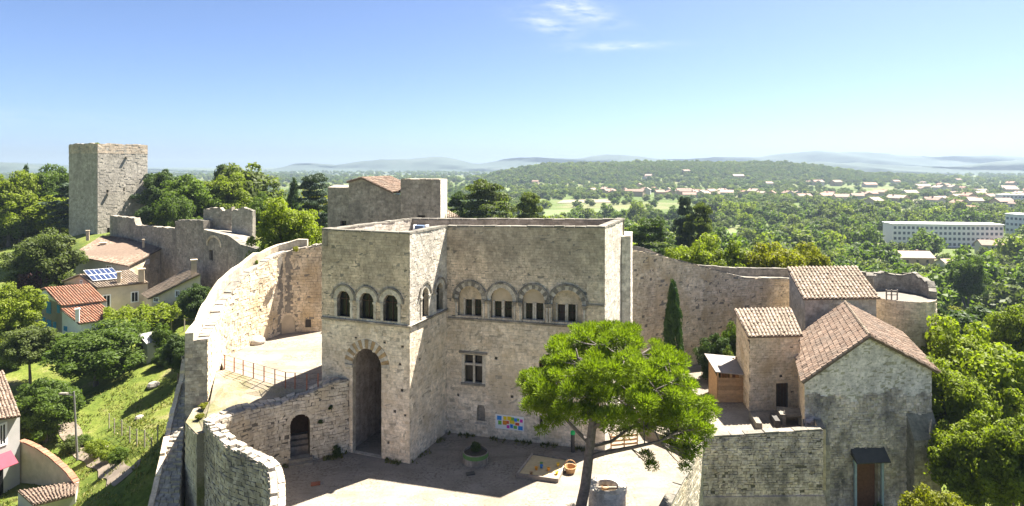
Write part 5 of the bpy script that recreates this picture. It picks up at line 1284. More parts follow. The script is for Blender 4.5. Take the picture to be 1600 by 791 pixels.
# rear long house
Ha = empty('long_house', (-70, 106, -4), 'long low house with wide pale tiled roof below the square tower', 'house')
hc = [q(118, 106), q(202, 100), q(266, 110), q(160, 120)]; hz = [at(118, 399, 106).z, at(202, 415, 100).z, at(266, 380, 110).z, at(155, 369, 120).z]
sw1 = shell(Ha, hc, -6, [z-.1 for z in hz], M['render_white'])
HL = Line(hc[1], hc[2]); mb = MB(); stones(mb, HL, 0, HL.L, -5, lambda u: hz[1]-.1+(hz[2]-hz[1])*u/HL.L, ch=(.25, .4), bl=(.3, .7)); mb.build('stone_courses', M['gold'], sw1, kind='stuff')
o_ = Vector((-.5, -.5, .05)); tile_roof(Vector((*hc[0], hz[0]))+o_, Vector((*hc[1], hz[1]))+Vector((.2, -.6, 0)), Vector((*hc[2], hz[2]+.1))+Vector((.5, 0, 0)), Vector((*hc[3], hz[3]+.1)), Ha, M['tile'], w=.36, row=.6)
window(Ha, Line(hc[0], hc[1]), 167, 174, 416, 424); window(Ha, HL, 228, 232, 407, 411)
for px, py, d, w_, h_ in ((161, 386, 112, .9, .7), (224, 389, 108, .35, 1.6), (137, 371, 114, .5, 1.2)):
    p = at(px, py, d); chimney(Ha, p, w_, h_, M['plaster'])
# tan house with the solar panels
Hb = empty('tan_house', (-62, 95, -4), 'tan and pink house with solar panels on its tiled roof', 'house')
b0, b1, b2 = q(152, 92), q(231, 96), q(100, 96); b3 = (b2[0]+b1[0]-b0[0], b2[1]+b1[1]-b0[1])
ez = at(152, 449, 92).z; GLn = Line(b2, b0); apu = GLn.L*.52; apz_ = GLn.z(126, 430)
mb = MB(); panel(mb, GLn, [(0, -6), (GLn.L, -6), (GLn.L, ez), (apu, apz_), (0, ez+.2)]); mb.build('gable_wall', pink, Hb)
shell(Hb, [b0, b1, b3, b2], -6, [ez, ez, ez, ez], tan)
r0 = Vector(GLn.pt(apu, apz_+.12, .3)); rv = Vector((b1[0]-b0[0], b1[1]-b0[1], 0)); r1 = r0+rv*1.03
e0_ = Vector(GLn.pt(GLn.L+.35, ez-.02, .3)); e1_ = e0_+rv*1.03; l0 = Vector(GLn.pt(-.35, ez+.1, .3)); l1 = l0+rv*1.03
tile_roof(e0_, e1_, r1, r0, Hb, M['tile_pale'], w=.34, row=.55); tile_roof(l1, l0, r0, r1, Hb, M['tile_pale'], w=.34, row=.55, name='rear_roof')
FW = Line(b0, b1); window(Hb, FW, 162, 171.5, 462, 479); window(Hb, FW, 206, 215, 457, 471); window(Hb, GLn, 126, 129, 439, 442)
chimney(Hb, at(221, 434, 95), .8, 1.3, M['plaster']); chimney(Hb, at(186, 438, 94), .5, 1.2, M['plaster'])
# the panels
s0 = e0_.lerp(r0, .35).lerp(e1_.lerp(r1, .35), .05)+Vector((0, 0, .35)); sxv = (e1_-e0_)*.55; syv = (r0-e0_)*.55+Vector((0, 0, .5))
sol = plain_mat('solar_cells', (0.03, 0.045, 0.10), vary=.1, rough=.25); 
pv = MB(); pv.hexa([s0-Vector((0, 0, .05)), s0+sxv-Vector((0, 0, .05)), s0+sxv+syv-Vector((0, 0, .05)), s0+syv-Vector((0, 0, .05))], [s0, s0+sxv, s0+sxv+syv, s0+syv]); pvf = pv.build('solar_panel', M['white'], Hb)
for i in range(6):
    for j in range(2):
        a = s0+sxv*((i+.06)/6)+syv*((j+.05)/2)+Vector((0, 0, .02)); dx = sxv*(.88/6); dy = syv*(.9/2)
        mb = MB(); mb.quad(a, a+dx, a+dx+dy, a+dy); mb.build('solar_cell', sol, pvf)
# blue and white house
Hc = empty('blue_shuttered_house', (-65, 88, -5), 'pale blue house with bright blue shutters and red tiled roofs', 'house')
k0, k1 = q(54, 90), q(97, 86); KL = Line(k0, k1); dvc = Vector((4.2, 3.0))
kz = [KL.z(54, 459), KL.z(72, 451), KL.z(97, 476)]; ku = KL.u(72)
mb = MB(); panel(mb, KL, [(0, -9), (KL.L, -9), (KL.L, kz[2]), (ku, kz[1]), (0, kz[0])]); mb.build('gable_wall', pale_blue, Hc)
shell(Hc, [k1, (k1[0]+dvc.x, k1[1]+dvc.y), (k0[0]+dvc.x, k0[1]+dvc.y), k0], -9, [kz[2], kz[2], kz[0], kz[0]], M['render_white'])
v3 = Vector((dvc.x, dvc.y, 0)); f3_ = Vector((KL.n.x, KL.n.y, 0))*.3
x0_, x1_, x2_ = Vector(KL.pt(KL.L+.3, kz[2]-.1))+f3_, Vector(KL.pt(ku, kz[1]+.14))+f3_, Vector(KL.pt(-.3, kz[0]-.05))+f3_
tile_roof(x0_, x0_+v3*1.05, x1_+v3*1.05, x1_, Hc, M['tile_red'], w=.34, row=.55); tile_roof(x2_+v3, x2_, x1_, x1_+v3, Hc, M['tile_red'], w=.34, row=.55, name='rear_roof')
for x0, x1, y0, y1 in ((57.5, 61.5, 466, 479), (73, 80, 472, 490), (89.5, 93.5, 477, 489), (66.5, 71, 496, 509), (74, 80.5, 500, 522), (83.5, 88, 503, 516)): window(Hc, KL, x0, x1, y0, y1, shutter=blue_sh)
j0, j1 = q(97, 86), q(126, 83.5); j2 = (j1[0]+3.4, j1[1]+2.2); j3 = (j0[0]+3.8, j0[1]+2.5)
jz = [at(97, 484, 86).z, at(126, 506, 83.5).z]
shell(Hc, [j0, j1, j2, j3], -9, [jz[0], jz[1], jz[1]+.1, jz[0]+.2], pale_blue, 'wing_wall')
tile_roof(Vector((*j1, jz[1]+.1))+Vector((.1, -.5, 0)), Vector((*j2, jz[1]+.2))+Vector((.4, 0, 0)), Vector((*j3, jz[0]+.3)), Vector((*j0, jz[0]+.2))+Vector((0, -.4, 0)), Hc, M['tile_red'], w=.34, row=.55, name='wing_roof')
chimney(Hc, at(121, 496, 83.4), .45, 1.1, M['white']); window(Hc, Line(j0, j1), 100, 105, 510, 517, shutter=blue_sh)
# low house right
Hd = empty('low_house', (-48, 92, -3), 'low house with one long pale roof slope beside the gate turret', 'house')
d0, d1 = q(237, 90), q(313, 87); d3 = q(225, 95); d2 = q(289, 96)
dz = [at(237, 466, 90).z, at(313, 428, 87).z, at(289, 421, 96).z, at(225, 460, 95).z]
shell(Hd, [d0, d1, d2, d3], -7, [dz[0]-.1, dz[1]-.1, dz[2]-.1, dz[3]-.1], tan)
tile_roof(Vector((*d3, dz[3]))+Vector((-.4, 0, 0)), Vector((*d0, dz[0]))+Vector((-.3, -.5, 0)), Vector((*d1, dz[1]))+Vector((.2, -.5, .05)), Vector((*d2, dz[2])), Hd, M['tile_pale'], w=.36, row=.6)
DL = Line(d0, d1); window(Hd, DL, 275, 279.5, 455, 463); window(Hd, DL, 241, 247, 466, 471)
chimney(Hd, at(303, 424, 88.5), .7, 1.6, M['plaster'])
# grey shed in the garden
sg = onz(232, 556, -3.6); gs = empty('garden_shed', sg, 'small white garden shed with grey pitched roof among trees', 'shed')
sc_ = [(sg.x-1.6, sg.y), (sg.x+.6, sg.y-1.2), (sg.x+1.9, sg.y+1.0), (sg.x-.4, sg.y+2.0)]
shell(gs, sc_, -6, [-1.6, -1.6, -1.6, -1.6], M['render_white']); tp1 = (Vector((*sc_[0], 0))+Vector((*sc_[1], 0)))/2
mb = MB(); A_, B_, C_, D_ = [Vector((*c, -1.6)) for c in sc_]; m0 = (A_+B_)/2+Vector((0, 0, .8)); m1 = (C_+D_)/2+Vector((0, 0, .8)); ctr = (m0+m1)/2
ex_ = lambda p: p+(p-ctr).normalized()*.35
mb.quad(ex_(A_), ex_(m0), ex_(m1), ex_(D_)); mb.quad(ex_(m0), ex_(B_), ex_(C_), ex_(m1)); mb.tri(A_, B_, m0); mb.tri(C_, D_, m1); mb.build('roof', plain_mat('grey_slate', (.30, .28, .27), vary=.2), gs)
mb = MB(); SLn = Line(sc_[0], sc_[1]); mb.quad(SLn.pt(.6, -5, .02), SLn.pt(1.6, -5, .02), SLn.pt(1.6, -2.2, .02), SLn.pt(.6, -2.2, .02)); mb.build('door', M['wood_dark'], gs)

# bottom left white house, red coped wall, small roof, lane
He = empty('white_house', (-46, 52, -10), 'white house corner with brown tiled roof and red awning at the left edge', 'house')
h0, h1 = q(-40, 50), q(31, 53); h2 = (h1[0]-5.6, h1[1]+5); ze_ = at(31, 646, 53).z
shell(He, [h0, h1, h2, (h0[0]-5.6, h0[1]+5)], -14, [ze_+.6, ze_, ze_+.3, ze_+1.4], M['render_white'])
tile_roof(Vector((*h0, ze_+.55))+Vector((0, -.4, 0)), Vector((*h1, ze_-.05))+Vector((.4, -.4, 0)), Vector((*h2, ze_+2.0)), Vector((h0[0]-5.6, h0[1]+5, ze_+2.6)), He, M['tile'], w=.26, row=.4)
EL_ = Line(h0, h1); window(He, EL_, 0, 7.5, 664, 694); 
aw = MB(); za = EL_.z(5, 708); aw.hexa([EL_.pt(EL_.u(-30), za-.9, 1.1), EL_.pt(EL_.u(17), za-.9, 1.1), EL_.pt(EL_.u(17), za-.05, 0), EL_.pt(EL_.u(-30), za-.05, 0)], [EL_.pt(EL_.u(-30), za-.85, 1.1), EL_.pt(EL_.u(17), za-.85, 1.1), EL_.pt(EL_.u(17), za, 0), EL_.pt(EL_.u(-30), za, 0)]); aw.build('awning', plain_mat('red_awning', (.24, .04, .06), vary=.1), He, label='dark red fabric awning')
mb = MB(); mb.quad(EL_.pt(EL_.u(-8), -13, .02), EL_.pt(EL_.u(5), -13, .02), EL_.pt(EL_.u(5), EL_.z(0, 730), .02), EL_.pt(EL_.u(-8), EL_.z(0, 730), .02)); mb.build('door', M['glass'], He)
GWp = [(31, 690, 53.2), (55, 700, 52.6), (80, 717, 51.5), (103, 738, 50.3), (117, 756, 49.2)]
gp = [at(*c) for c in GWp]; gw = Path([(p.x, p.y) for p in gp]); zg = lerp_knots(gw.knots, [p.z for p in gp])
gwl_ = empty('garden_wall', (gp[2].x, gp[2].y, -11), 'curved cream garden wall with red tile coping at lower left', 'wall')
mb = MB(); solid(mb, gw, 0, gw.L, -15, zg, .3, .4); mb.build('wall_core', M['plaster'], gwl_); coping(gw, 0, gw.L, zg, .3, gwl_, M['tile_red'], bl=(.35, .5), h=(.08, .12), over=.08, name='coping_tile')
sr = empty('garden_outhouse', (-37, 47, -11), 'small outhouse with brown tiled roof at the bottom left corner', 'outhouse')
y0_, y1_ = q(62, 45.5), q(118, 47); yz = at(62, 786, 45.5).z
y3_, y2_ = q(28, 48.5), q(122, 50)
yz2 = at(75, 762, 49).z
shell(sr, [y0_, y1_, y2_, y3_], -15, [yz-.1, yz-.1, yz2-.1, yz2-.1], M['render_white'])
tile_roof(Vector((*y0_, yz))+Vector((-.2, -.3, 0)), Vector((*y1_, yz))+Vector((.2, -.3, 0)), Vector((*y2_, yz2)), Vector((*y3_, yz2)), sr, M['tile'], w=.24, row=.36)
# garden furniture
for k, (px, py) in enumerate(((18, 744), (27, 738))):
    p = onz(px, py, -10.4); ch2 = empty('garden_chair', p, 'white garden chair on the patio by the white house', 'chair', 'garden chairs')
    mb = MB(); mb.box(p+Vector((0, 0, .44)), .48, .46, .05, .4); mb.build('seat', M['white'], ch2)
    mb = MB(); mb.box(p+Vector((-.1, .2, .7)), .46, .05, .5, .4); mb.build('backrest', M['white'], ch2)
    for sx_ in (-.2, .2):
        for sy_ in (-.2, .2):
            mb = MB(); mb.bar(p+Vector((sx_, sy_, 0)), p+Vector((sx_, sy_, .44)), .04); mb.build('leg', M['white'], ch2)
# street lamp
lb = onz(121, 727, -8.0); lb.z = H(lb.x, lb.y)
lm = empty('street_lamp', lb, 'tall grey concrete street lamp post beside the grassy plot', 'street lamp')
lt_ = at(115.5, 612, lb.y)
mb = MB(); mb.tube([lb, (lt_.x, lt_.y, lt_.z)], [.10, .07], 8); mb.build('pole', plain_mat('concrete_pole', (.14, .135, .125), vary=.15), lm)
mb = MB(); mb.tube([(lt_.x, lt_.y, lt_.z-.4), (lt_.x-.7, lt_.y-.1, lt_.z-.15)], [.04, .04], 6); mb.build('arm', M['iron'], lm)
mb = MB(); mb.box((lt_.x-.85, lt_.y-.1, lt_.z-.15), .7, .28, .16); mb.build('lamp_head', M['coping'], lm)
# lane and its stone bank
lane = [(-26.5, 42.0), (-29.5, 46.1), (-34.9, 52.4), (-41.2, 58.2), (-48, 64), (-56, 69)]
def ribbon(P, w, dz, mat, nm, label):
    Pp = Path(P); mb = MB(); n = 150; m_ = 6
    G_ = [[Pp.pt(Pp.L*i/n, 0, (k/m_-.5)*(w+.25*math.sin(i*.35+k)*(k in (0, m_)))) for k in range(m_+1)] for i in range(n+1)]
    G_ = [[(p[0], p[1], Hgrid(p[0], p[1])+dz) for p in r] for r in G_]
    for i in range(n):
        for k in range(m_): mb.quad(G_[i][k], G_[i+1][k], G_[i+1][k+1], G_[i][k+1])
    return tag(mb.build(nm, mat), label, None, None, 'structure')
ribbon(lane, 1.5, .07, plain_mat('lane_gravel', (.17, .135, .10), vary=.35, scale=1.5), 'lane', 'narrow gravel lane below the rampart')
# fence posts round the grassy plot
fp = empty('plot_fence', (-35, 52, -7), 'thin wire fence with dark posts along the grassy plot', 'fence')
prev = None
for (x, y) in ((-40.3, 61), (-38.6, 59.2), (-36.6, 57.2), (-34.6, 55.2), (-32.6, 53.0), (-30.6, 50.8), (-28.6, 48.4), (-26.6, 45.8)):
    z = H(x, y); mb = MB(); mb.bar((x, y, z-.2), (x, y, z+1.5), .07); mb.build('post', M['wood_grey'], fp)
    if prev:
        mb = MB()
        for hh in (.5, .95, 1.4): mb.bar((prev[0], prev[1], prev[2]+hh), (x, y, z+hh), .015)
        mb.build('wire', M['iron'], fp)
    prev = (x, y, z)
# rocks on the bare patch
for k, (px, py, s) in enumerate(((240, 600, .7), (218, 633, .45), (165, 666, .3))):
    p = onz(px, py, -4.5); p.z = H(p.x, p.y); mb = MB()
    mb.lathe(p, [(s*.9, -.1), (s, .15*s), (s*.75, .5*s), (s*.3, .68*s), (0.001, .7*s)], 8)
    o = mb.build('boulder', M['greywall']); o.rotation_euler = (0, 0, 0)
    tag(o, ['large grey boulder on the bare earth near the rampart', 'medium grey boulder lower on the bare earth slope', 'small grey rock in the middle of the green grass'][k], 'boulder')

# ================================================================== vegetation
def leaf_quads(P, Nn, size, rnd, rs, aspect=0.55):
    """rhombic leaves at P with normals Nn"""
    n = len(P)
    t = rs.normal(size=(n, 3)); a = np.cross(Nn, t); a /= np.linalg.norm(a, axis=1)[:, None]+1e-9
    b = np.cross(Nn, a); b /= np.linalg.norm(b, axis=1)[:, None]+1e-9
    s = size[:, None]
    V = np.empty((n, 4, 3)); V[:, 0] = P-a*s; V[:, 1] = P+b*s*aspect; V[:, 2] = P+a*s; V[:, 3] = P-b*s*aspect
    Fq = np.arange(n*4).reshape(n, 4)
    return V.reshape(-1, 3), Fq, rnd
def crown(name, mat, K, per, leaf, seed, shape='round', clump=(.20, .32), up=.35):
    rs = np.random.RandomState(seed)
    if shape in ('round', 'wide'):
        d = rs.normal(size=(K, 3)); d /= np.linalg.norm(d, axis=1)[:, None]
        ph = rs.uniform(0, 6, 6)
        lump = 1+.16*np.sin(3*d[:, 0]*2+ph[0])*np.sin(2.5*d[:, 1]*2+ph[1])+.12*np.sin(5*d[:, 2]+ph[2]+3*d[:, 0])
        r = (rs.uniform(.12, 1, K)**.45)*lump*.80
        c = d*r[:, None]; c[:, 2] = np.where(c[:, 2] < -.55, -.55+.2*(c[:, 2]+.55), c[:, 2])
    elif shape == 'cone':
        z = rs.uniform(-1, .95, K); w = (1-(z+1)/2)**.8*.8+.08; t = rs.uniform(0, 2*np.pi, K); q = rs.uniform(.4, 1, K)**.5
        c = np.stack([w*q*np.cos(t), w*q*np.sin(t), z*.92], 1)
    elif shape == 'column':
        z = rs.uniform(-1, .97, K); w = np.interp(z, [-1, -.8, -.2, .5, 1], [.55, .85, .9, .55, .08]); t = rs.uniform(0, 2*np.pi, K); q = rs.uniform(.45, 1, K)**.5
        c = np.stack([w*q*np.cos(t)*.8, w*q*np.sin(t)*.8, z*.95], 1)
    elif shape == 'tier':
        L = 9; k = rs.randint(0, L, K); z = -0.85+1.75*k/(L-1)+rs.normal(0, .035, K); t = rs.uniform(0, 2*np.pi, K); w = np.interp(z, [-.8, -.3, .4, 1], [.75, 1.0, .8, .3])*(.75+.35*np.sin(k*2.7+3*t)**2); q = rs.uniform(.05, 1, K)**.5
        c = np.stack([w*q*np.cos(t)+.12*np.sin(k*2.3), w*q*np.sin(t)+.12*np.cos(k*1.9), z], 1)
    cr = rs.uniform(clump[0], clump[1], K)
    n = K*per; ci = np.repeat(np.arange(K), per)
    d2 = rs.normal(size=(n, 3)); d2[:, 2] += up; d2 /= np.linalg.norm(d2, axis=1)[:, None]
    sq = np.array([1, 1, .30 if shape == 'tier' else .8])
    P = c[ci] + d2*sq*(cr[ci]*rs.uniform(.55, 1.08, n))[:, None]
    Nn = d2*1.0 + rs.normal(0, .55, (n, 3)); Nn[:, 2] += .25; Nn /= np.linalg.norm(Nn, axis=1)[:, None]
    cl_r = rs.uniform(0, 1, K)
    rnd = np.clip(.45*cl_r[ci] + .55*rs.uniform(0, 1, n), 0, 1)
    V, Fq, rnd = leaf_quads(P, Nn, leaf*rs.uniform(.65, 1.35, n), rnd, rs)
    return np_mesh(name, V, Fq, rnd, mat)
def trunk_mesh(seed, limbs=5):
    r = random.Random(seed); mb = MB()
    mb.tube([(0, 0, -.08), (.02, .01, .25), (-.02, .02, .6), (.01, 0, 1.0)], [.075, .055, .042, .02], 7)
    for k in range(limbs):
        t = k*2*math.pi/limbs+r.uniform(-.4, .4); z0 = r.uniform(.42, .75); e = r.uniform(.35, .6)
        mb.tube([(0, 0, z0), (e*.45*math.cos(t), e*.45*math.sin(t), z0+.14), (e*math.cos(t), e*math.sin(t), z0+.34)], [.034, .024, .010], 5)
    me = bpy.data.meshes.new('trunk'); me.from_pydata(mb.v, [], mb.f)
    a = me.attributes.new('rnd', 'FLOAT', 'FACE'); me.materials.append(M['bark']); return me
TRUNKS = [trunk_mesh(3), trunk_mesh(4), trunk_mesh(5)]
CR = {}
def get_crown(kind, matk, var=0, q='mid'):
    key = (kind, matk, var, q)
    if key not in CR:
        K, per, leaf, cl_ = {'near': (210, 170, .034, (.14, .22)), 'mid': (90, 62, .060, (.17, .28)), 'far': (46, 26, .115, (.2, .34))}[q]
        if kind == 'tier': cl_ = (.15, .26)
        if kind == 'column': cl_ = (.12, .2)
        CR[key] = crown('crown', M[matk], K, per, leaf, hash((kind, var)) % 1000 if False else 17+var*7+len(kind)*31+len(matk), kind, cl_)
    return CR[key]
def tree(name, label, x, y, R, ztop, kind='round', matk='leaf', var=0, q='mid', tf=.28, group=None, z0=None, rz=None):
    z0 = H(x, y) if z0 is None else z0
    hgt = max(ztop-z0, 2.0)
    t = empty(name, (x, y, z0), label, 'tree', group)
    t.rotation_euler = (0, 0, rng.uniform(0, 6.28) if rz is None else rz)
    if kind == 'round': tf = max(tf, 1-2.35*R*1.1/hgt)
    zc0 = tf*hgt; hh = (hgt-zc0)/2
    tr = link_mesh('trunk', TRUNKS[var % 3], t); tr.scale = (R*.9, R*.9, zc0+hh*1.0)
    c = link_mesh('crown', get_crown(kind, matk, var, q), t, (0, 0, zc0+hh)); c.scale = (R*1.1, R*1.1, hh*1.05)
    return t
def tree_px(name, label, cx, top, wpx, d, **k):
    p = at(cx, top, d); return tree(name, label, p.x, p.y, wpx/2/F*d, p.z, **k)
def bush(name, label, x, y, R, h, kind='round', matk='leaf', var=0, q='mid', z0=None, group=None, cat='bush', sy=1.0):
    z0 = H(x, y) if z0 is None else z0
    o = link_mesh(name, get_crown(kind, matk, var, q), None, (x, y, z0+h*.42)); o.scale = (R, R*sy, h*.55); o.rotation_euler = (0, 0, rng.uniform(0, 6))
    return tag(o, label, cat, group)
def bush_px(name, label, cx, top, wpx, d, **k):
    p = at(cx, top, d); z0 = k.pop('z0', None); z0 = H(p.x, p.y) if z0 is None else z0
    return bush(name, label, p.x, p.y, wpx/2/F*d, max(p.z-z0, .6), z0=z0, **k)

# ---- the stone pine in the court
pine = empty('stone_pine', (3.65, 33.0, 0), 'big umbrella shaped stone pine with bright green crown in the courtyard', 'tree')
DP = 33.0
tk = [Vector((3.5, 33, -.1)), at(914, 762, DP), at(920, 715, DP), at(925, 670, DP), at(931, 630, DP), at(940, 598, DP), at(950, 565, DP)]
mb = MB(); mb.tube(tk, [.33, .28, .25, .23, .19, .14, .07], 12); mb.build('trunk', M['bark_pine'], pine, smooth=True)
limbs = [ [tk[2], at(945, 708, 32.6), at(985, 700, 32.0), at(1030, 690, 31.6), at(1062, 672, 31.5)],
          [tk[2]+Vector((0, 0, .6)), at(955, 690, 33.6), at(985, 668, 34.4), at(1000, 660, 34.8)],
          [tk[2]+Vector((0, 0, .8)), at(900, 672, 33.4), at(872, 642, 33.2), at(852, 606, 33.0), at(838, 590, 32.6)],
          [tk[3], at(958, 650, 32), at(1000, 620, 31), at(1050, 598, 30.6)],
          [tk[3], at(975, 640, 34), at(1030, 612, 35), at(1080, 620, 35.4)],
          [tk[3]+Vector((0, 0, .4)), at(912, 630, 34.4), at(892, 590, 35.2), at(880, 560, 35.6)],
          [tk[4], at(915, 600, 32), at(905, 570, 31.2), at(900, 545, 30.8)],
          [tk[4], at(955, 590, 33.5), at(985, 565, 34.5), at(1015, 545, 35)],
          [tk[5], at(940, 565, 33), at(935, 540, 33)], [tk[5], at(965, 570, 32), at(990, 548, 31)], [tk[4], at(960, 612, 35), at(990, 590, 36.5)], [tk[4], at(925, 600, 35), at(925, 575, 36.6)] ]
for L_ in limbs:
    n = len(L_); r0 = .15 if L_ is limbs[0] else .12
    mb = MB(); mb.tube(L_, [r0*(1-.72*i/(n-1)) for i in range(n)], 7); mb.build('limb', M['bark_pine'], pine, smooth=True)
limb_pts = [L_[0].lerp(L_[1], .5) for L_ in limbs] + [p for L_ in limbs for p in L_[1:]]
for L_ in limbs:
    for a, b in zip(L_[1:], L_[2:]): limb_pts.append(a.lerp(b, .5))
outl = [(818, 608), (832, 585), (862, 560), (876, 540), (905, 524), (940, 516), (985, 519), (1022, 532), (1060, 548), (1074, 575), (1092, 605), (1110, 632), (1106, 655), (1092, 678), (1078, 702), (1058, 712), (1046, 700), (1050, 676), (1040, 655), (1010, 648), (985, 636), (965, 622), (940, 616), (905, 606), (880, 612), (862, 630), (845, 640), (826, 632)]
def inside(x, y, P):
    c = False; j = len(P)-1
    for i in range(len(P)):
        if (P[i][1] > y) != (P[j][1] > y) and x < (P[j][0]-P[i][0])*(y-P[i][1])/(P[j][1]-P[i][1])+P[i][0]: c = not c
        j = i
    return c
rp2 = random.Random(21); cl_c = []
while len(cl_c) < 330:
    x, y = rp2.uniform(816, 1112), rp2.uniform(514, 714)
    if not inside(x, y, outl): continue
    hw = 5.0*math.sqrt(max(0.05, 1-((x-962)/155)**2))        # depth of the crown at that place
    lowf = 1.0 if y < 640 else .45
    dd = DP + rp2.uniform(-1, 1)*hw*.85*lowf
    p = at(x, y, DP); p = Vector((p.x*1.0, dd, p.z - .10*abs(dd-DP)))
    r_ = rp2.choice((rp2.uniform(.30, .45), rp2.uniform(.42, .70)))
    if any((p-c).length < .34 for c, _ in cl_c): continue
    cl_c.append((p, r_))
for (x, y, d) in ((985, 664, 34.4), (965, 655, 34), (1005, 672, 34.8), (950, 668, 34), (1018, 728, 31.8), (1010, 712, 32), (858, 648, 33), (1000, 655, 34.2), (975, 676, 34.6), (1015, 660, 34.9)):
    cl_c.append((at(x, y, d), .5 if y < 700 else .38))
rs = np.random.RandomState(77); Vs, Fs, Rs = [], [], []; off = 0; tw_mb = MB()
for c, r_ in cl_c:
    n = int(820*(r_/.65)**2)
    d2 = rs.normal(size=(n, 3)); d2[:, 2] += .35; d2 /= np.linalg.norm(d2, axis=1)[:, None]
    P = np.array(c)[None] + d2*np.array([1, 1, .62])*(r_*rs.uniform(.35, 1.0, n))[:, None]
    a = d2 + rs.normal(0, .35, (n, 3)); a[:, 2] += .5; a /= np.linalg.norm(a, axis=1)[:, None]   # needle direction
    b = np.cross(a, rs.normal(size=(n, 3))); b /= np.linalg.norm(b, axis=1)[:, None]
    L = rs.uniform(.09, .20, n)[:, None]; w = .021
    V4 = np.empty((n, 4, 3)); V4[:, 0] = P-b*w; V4[:, 1] = P+b*w; V4[:, 2] = P+a*L+b*w*.6; V4[:, 3] = P+a*L-b*w*.6
    Vs.append(V4.reshape(-1, 3)); Fs.append(np.arange(n*4).reshape(n, 4)+off); off += n*4
    Rs.append(np.clip(.4*rs.uniform()+.6*rs.uniform(0, 1, n), 0, 1))
    lp_ = min(limb_pts, key=lambda p: (p-c).length+max(0, p.z-c.z)*1.0)
    tw_mb.tube([lp_, lp_.lerp(c, .6)+Vector((0, 0, -.08)), c], [.035, .024, .010], 4, cap=False)
me = np_mesh('crown', np.concatenate(Vs)-np.array(world_loc(pine)), np.concatenate(Fs), np.concatenate(Rs), M['needle'])
link_mesh('crown', me, pine); tw_mb.build('twigs', M['bark_pine'], pine, kind='stuff')

# ---- cypress and shrubs by the right curtain wall
cyp = at(1052, 442, 52.5); t = empty('cypress_tree', (cyp.x, cyp.y, .7), 'slim dark cypress standing before the right curtain wall', 'tree')
c = link_mesh('crown', crown('crown', M['cypress'], 260, 90, .045, 9, 'column', (.12, .22), up=.8), t, (0, 0, (cyp.z-.7)/2)); c.scale = (1.15, 1.15, (cyp.z-.7)/2*1.02)
tr = link_mesh('trunk', TRUNKS[0], t); tr.scale = (1.2, 1.2, 4)
bush_px('wall_shrub', 'dense dark green shrub at the foot of the curtain wall near the cypress', 1118, 512, 62, 53.5, matk='leaf_dark', q='near', z0=.6)
bush_px('wall_shrub', 'taller leafy shrub between the curtain wall and the annex', 1142, 498, 34, 54.5, matk='leaf', q='near', z0=.6, var=1)
bush_px('laurel_shrub', 'low bright shrub beside the brown slat fence', 1138, 540, 30, 52, matk='leaf_olive', q='mid', z0=.6, var=2)
bush('planter_plant', 'small leafy plant growing in the round planter', pc_.x, pc_.y+.1, .42, .7, matk='leaf_dark', z0=.6, cat='plant')
for k, (px, py, w, lab) in enumerate(((525, 710, 26, 'tuft of weeds at the foot of the cross wall'), (516, 633, 9, 'dark caper plant growing high on the cross wall'), (500, 655, 9, 'dark plant growing low on the cross wall'))):
    W_u = path_u(cx_, px); yy = cx_.pt(W_u, 0)[1]; pz_ = CZ-(py-HY)/F*yy; pp = cx_.pt(W_u, 0, .12)
    bush('wall_plant', lab, pp[0], pp[1], w/2/F*yy*1.3, w/F*yy*.8, matk='leaf_dark', z0=max(0, pz_-.25), cat='plant', sy=.5)
bush_px('tower_top_weed', 'small green bush growing on top of the square tower', 152, 222, 9, 126, matk='leaf_bright', z0=23.4, cat='plant')
bush_px('wall_top_weed', 'yellow green weeds on top of the curved curtain wall', 462, 390, 18, 54.2, matk='leaf_yellow', z0=at(462, 394, 54.2).z, cat='plant', sy=.5)
bush_px('wall_top_weed', 'green tuft on the lower part of the curved curtain wall top', 401, 410, 10, 52.2, matk='leaf_bright', z0=at(401, 416, 52.2).z, cat='plant', sy=.6)
for k, (px, py, w, mk, lab) in enumerate(((322, 632, 18, 'leaf_yellow', 'yellow green weeds at the end of the curtain wall'), (345, 638, 14, 'leaf_olive', 'olive weeds on the dry bank below the railing'), (312, 648, 12, 'leaf_yellow', 'small yellow weeds next to the outer rampart'), (430, 612, 14, 'leaf_bright', 'bright weeds on the bank beside the railing end'))):
    p = onz(px, py, 3.7); bush('bank_weeds', lab, p.x, p.y, w/2/F*p.y*1.4, .35, matk=mk, z0=3.45, cat='plant')

# ---- trees on the left side
T = tree_px
T('broadleaf_tree', 'bright green round tree at the left edge behind the purple tree', 14, 266, 92, 138, matk='leaf_bright', q='near', tf=.12)
T('oak_tree', 'dark green tree just left of the square tower', 80, 256, 72, 146, matk='leaf', q='near', var=1, tf=.1)
T('conifer_tree', 'slender dark conifer tip rising behind the left edge trees', 40, 262, 20, 155, kind='cone', matk='leaf_dark')
T('olive_tree', 'grey green rounded tree in front of the square tower base', 68, 358, 108, 99, matk='leaf_olive', q='near', var=2, tf=.1)
T('plum_tree', 'dark purple leaved tree beside the blue shuttered house', 46, 416, 52, 96, matk='leaf_purple', tf=.2)
T('broadleaf_tree', 'bright green tree at the left edge beside the blue shuttered house', 18, 440, 92, 83, matk='leaf_bright', q='near', var=1, tf=.12)
T('fig_tree', 'yellow green tree with visible trunk left of the big dark tree', 47, 508, 84, 71, matk='leaf_olive', q='near', var=0, tf=.35)
T('walnut_tree', 'big dense dark green tree in front of the blue shuttered house', 150, 508, 138, 70, matk='leaf', q='near', var=1, tf=.10)
T('young_tree', 'green bushy tree below the big dark tree beside the lamp', 72, 590, 104, 59, matk='leaf', q='near', var=2, tf=.08)
T('ivy_tree', 'dark narrow tree left of the curved curtain wall', 306, 440, 52, 78, matk='leaf_dark', q='near', var=0, tf=.05)
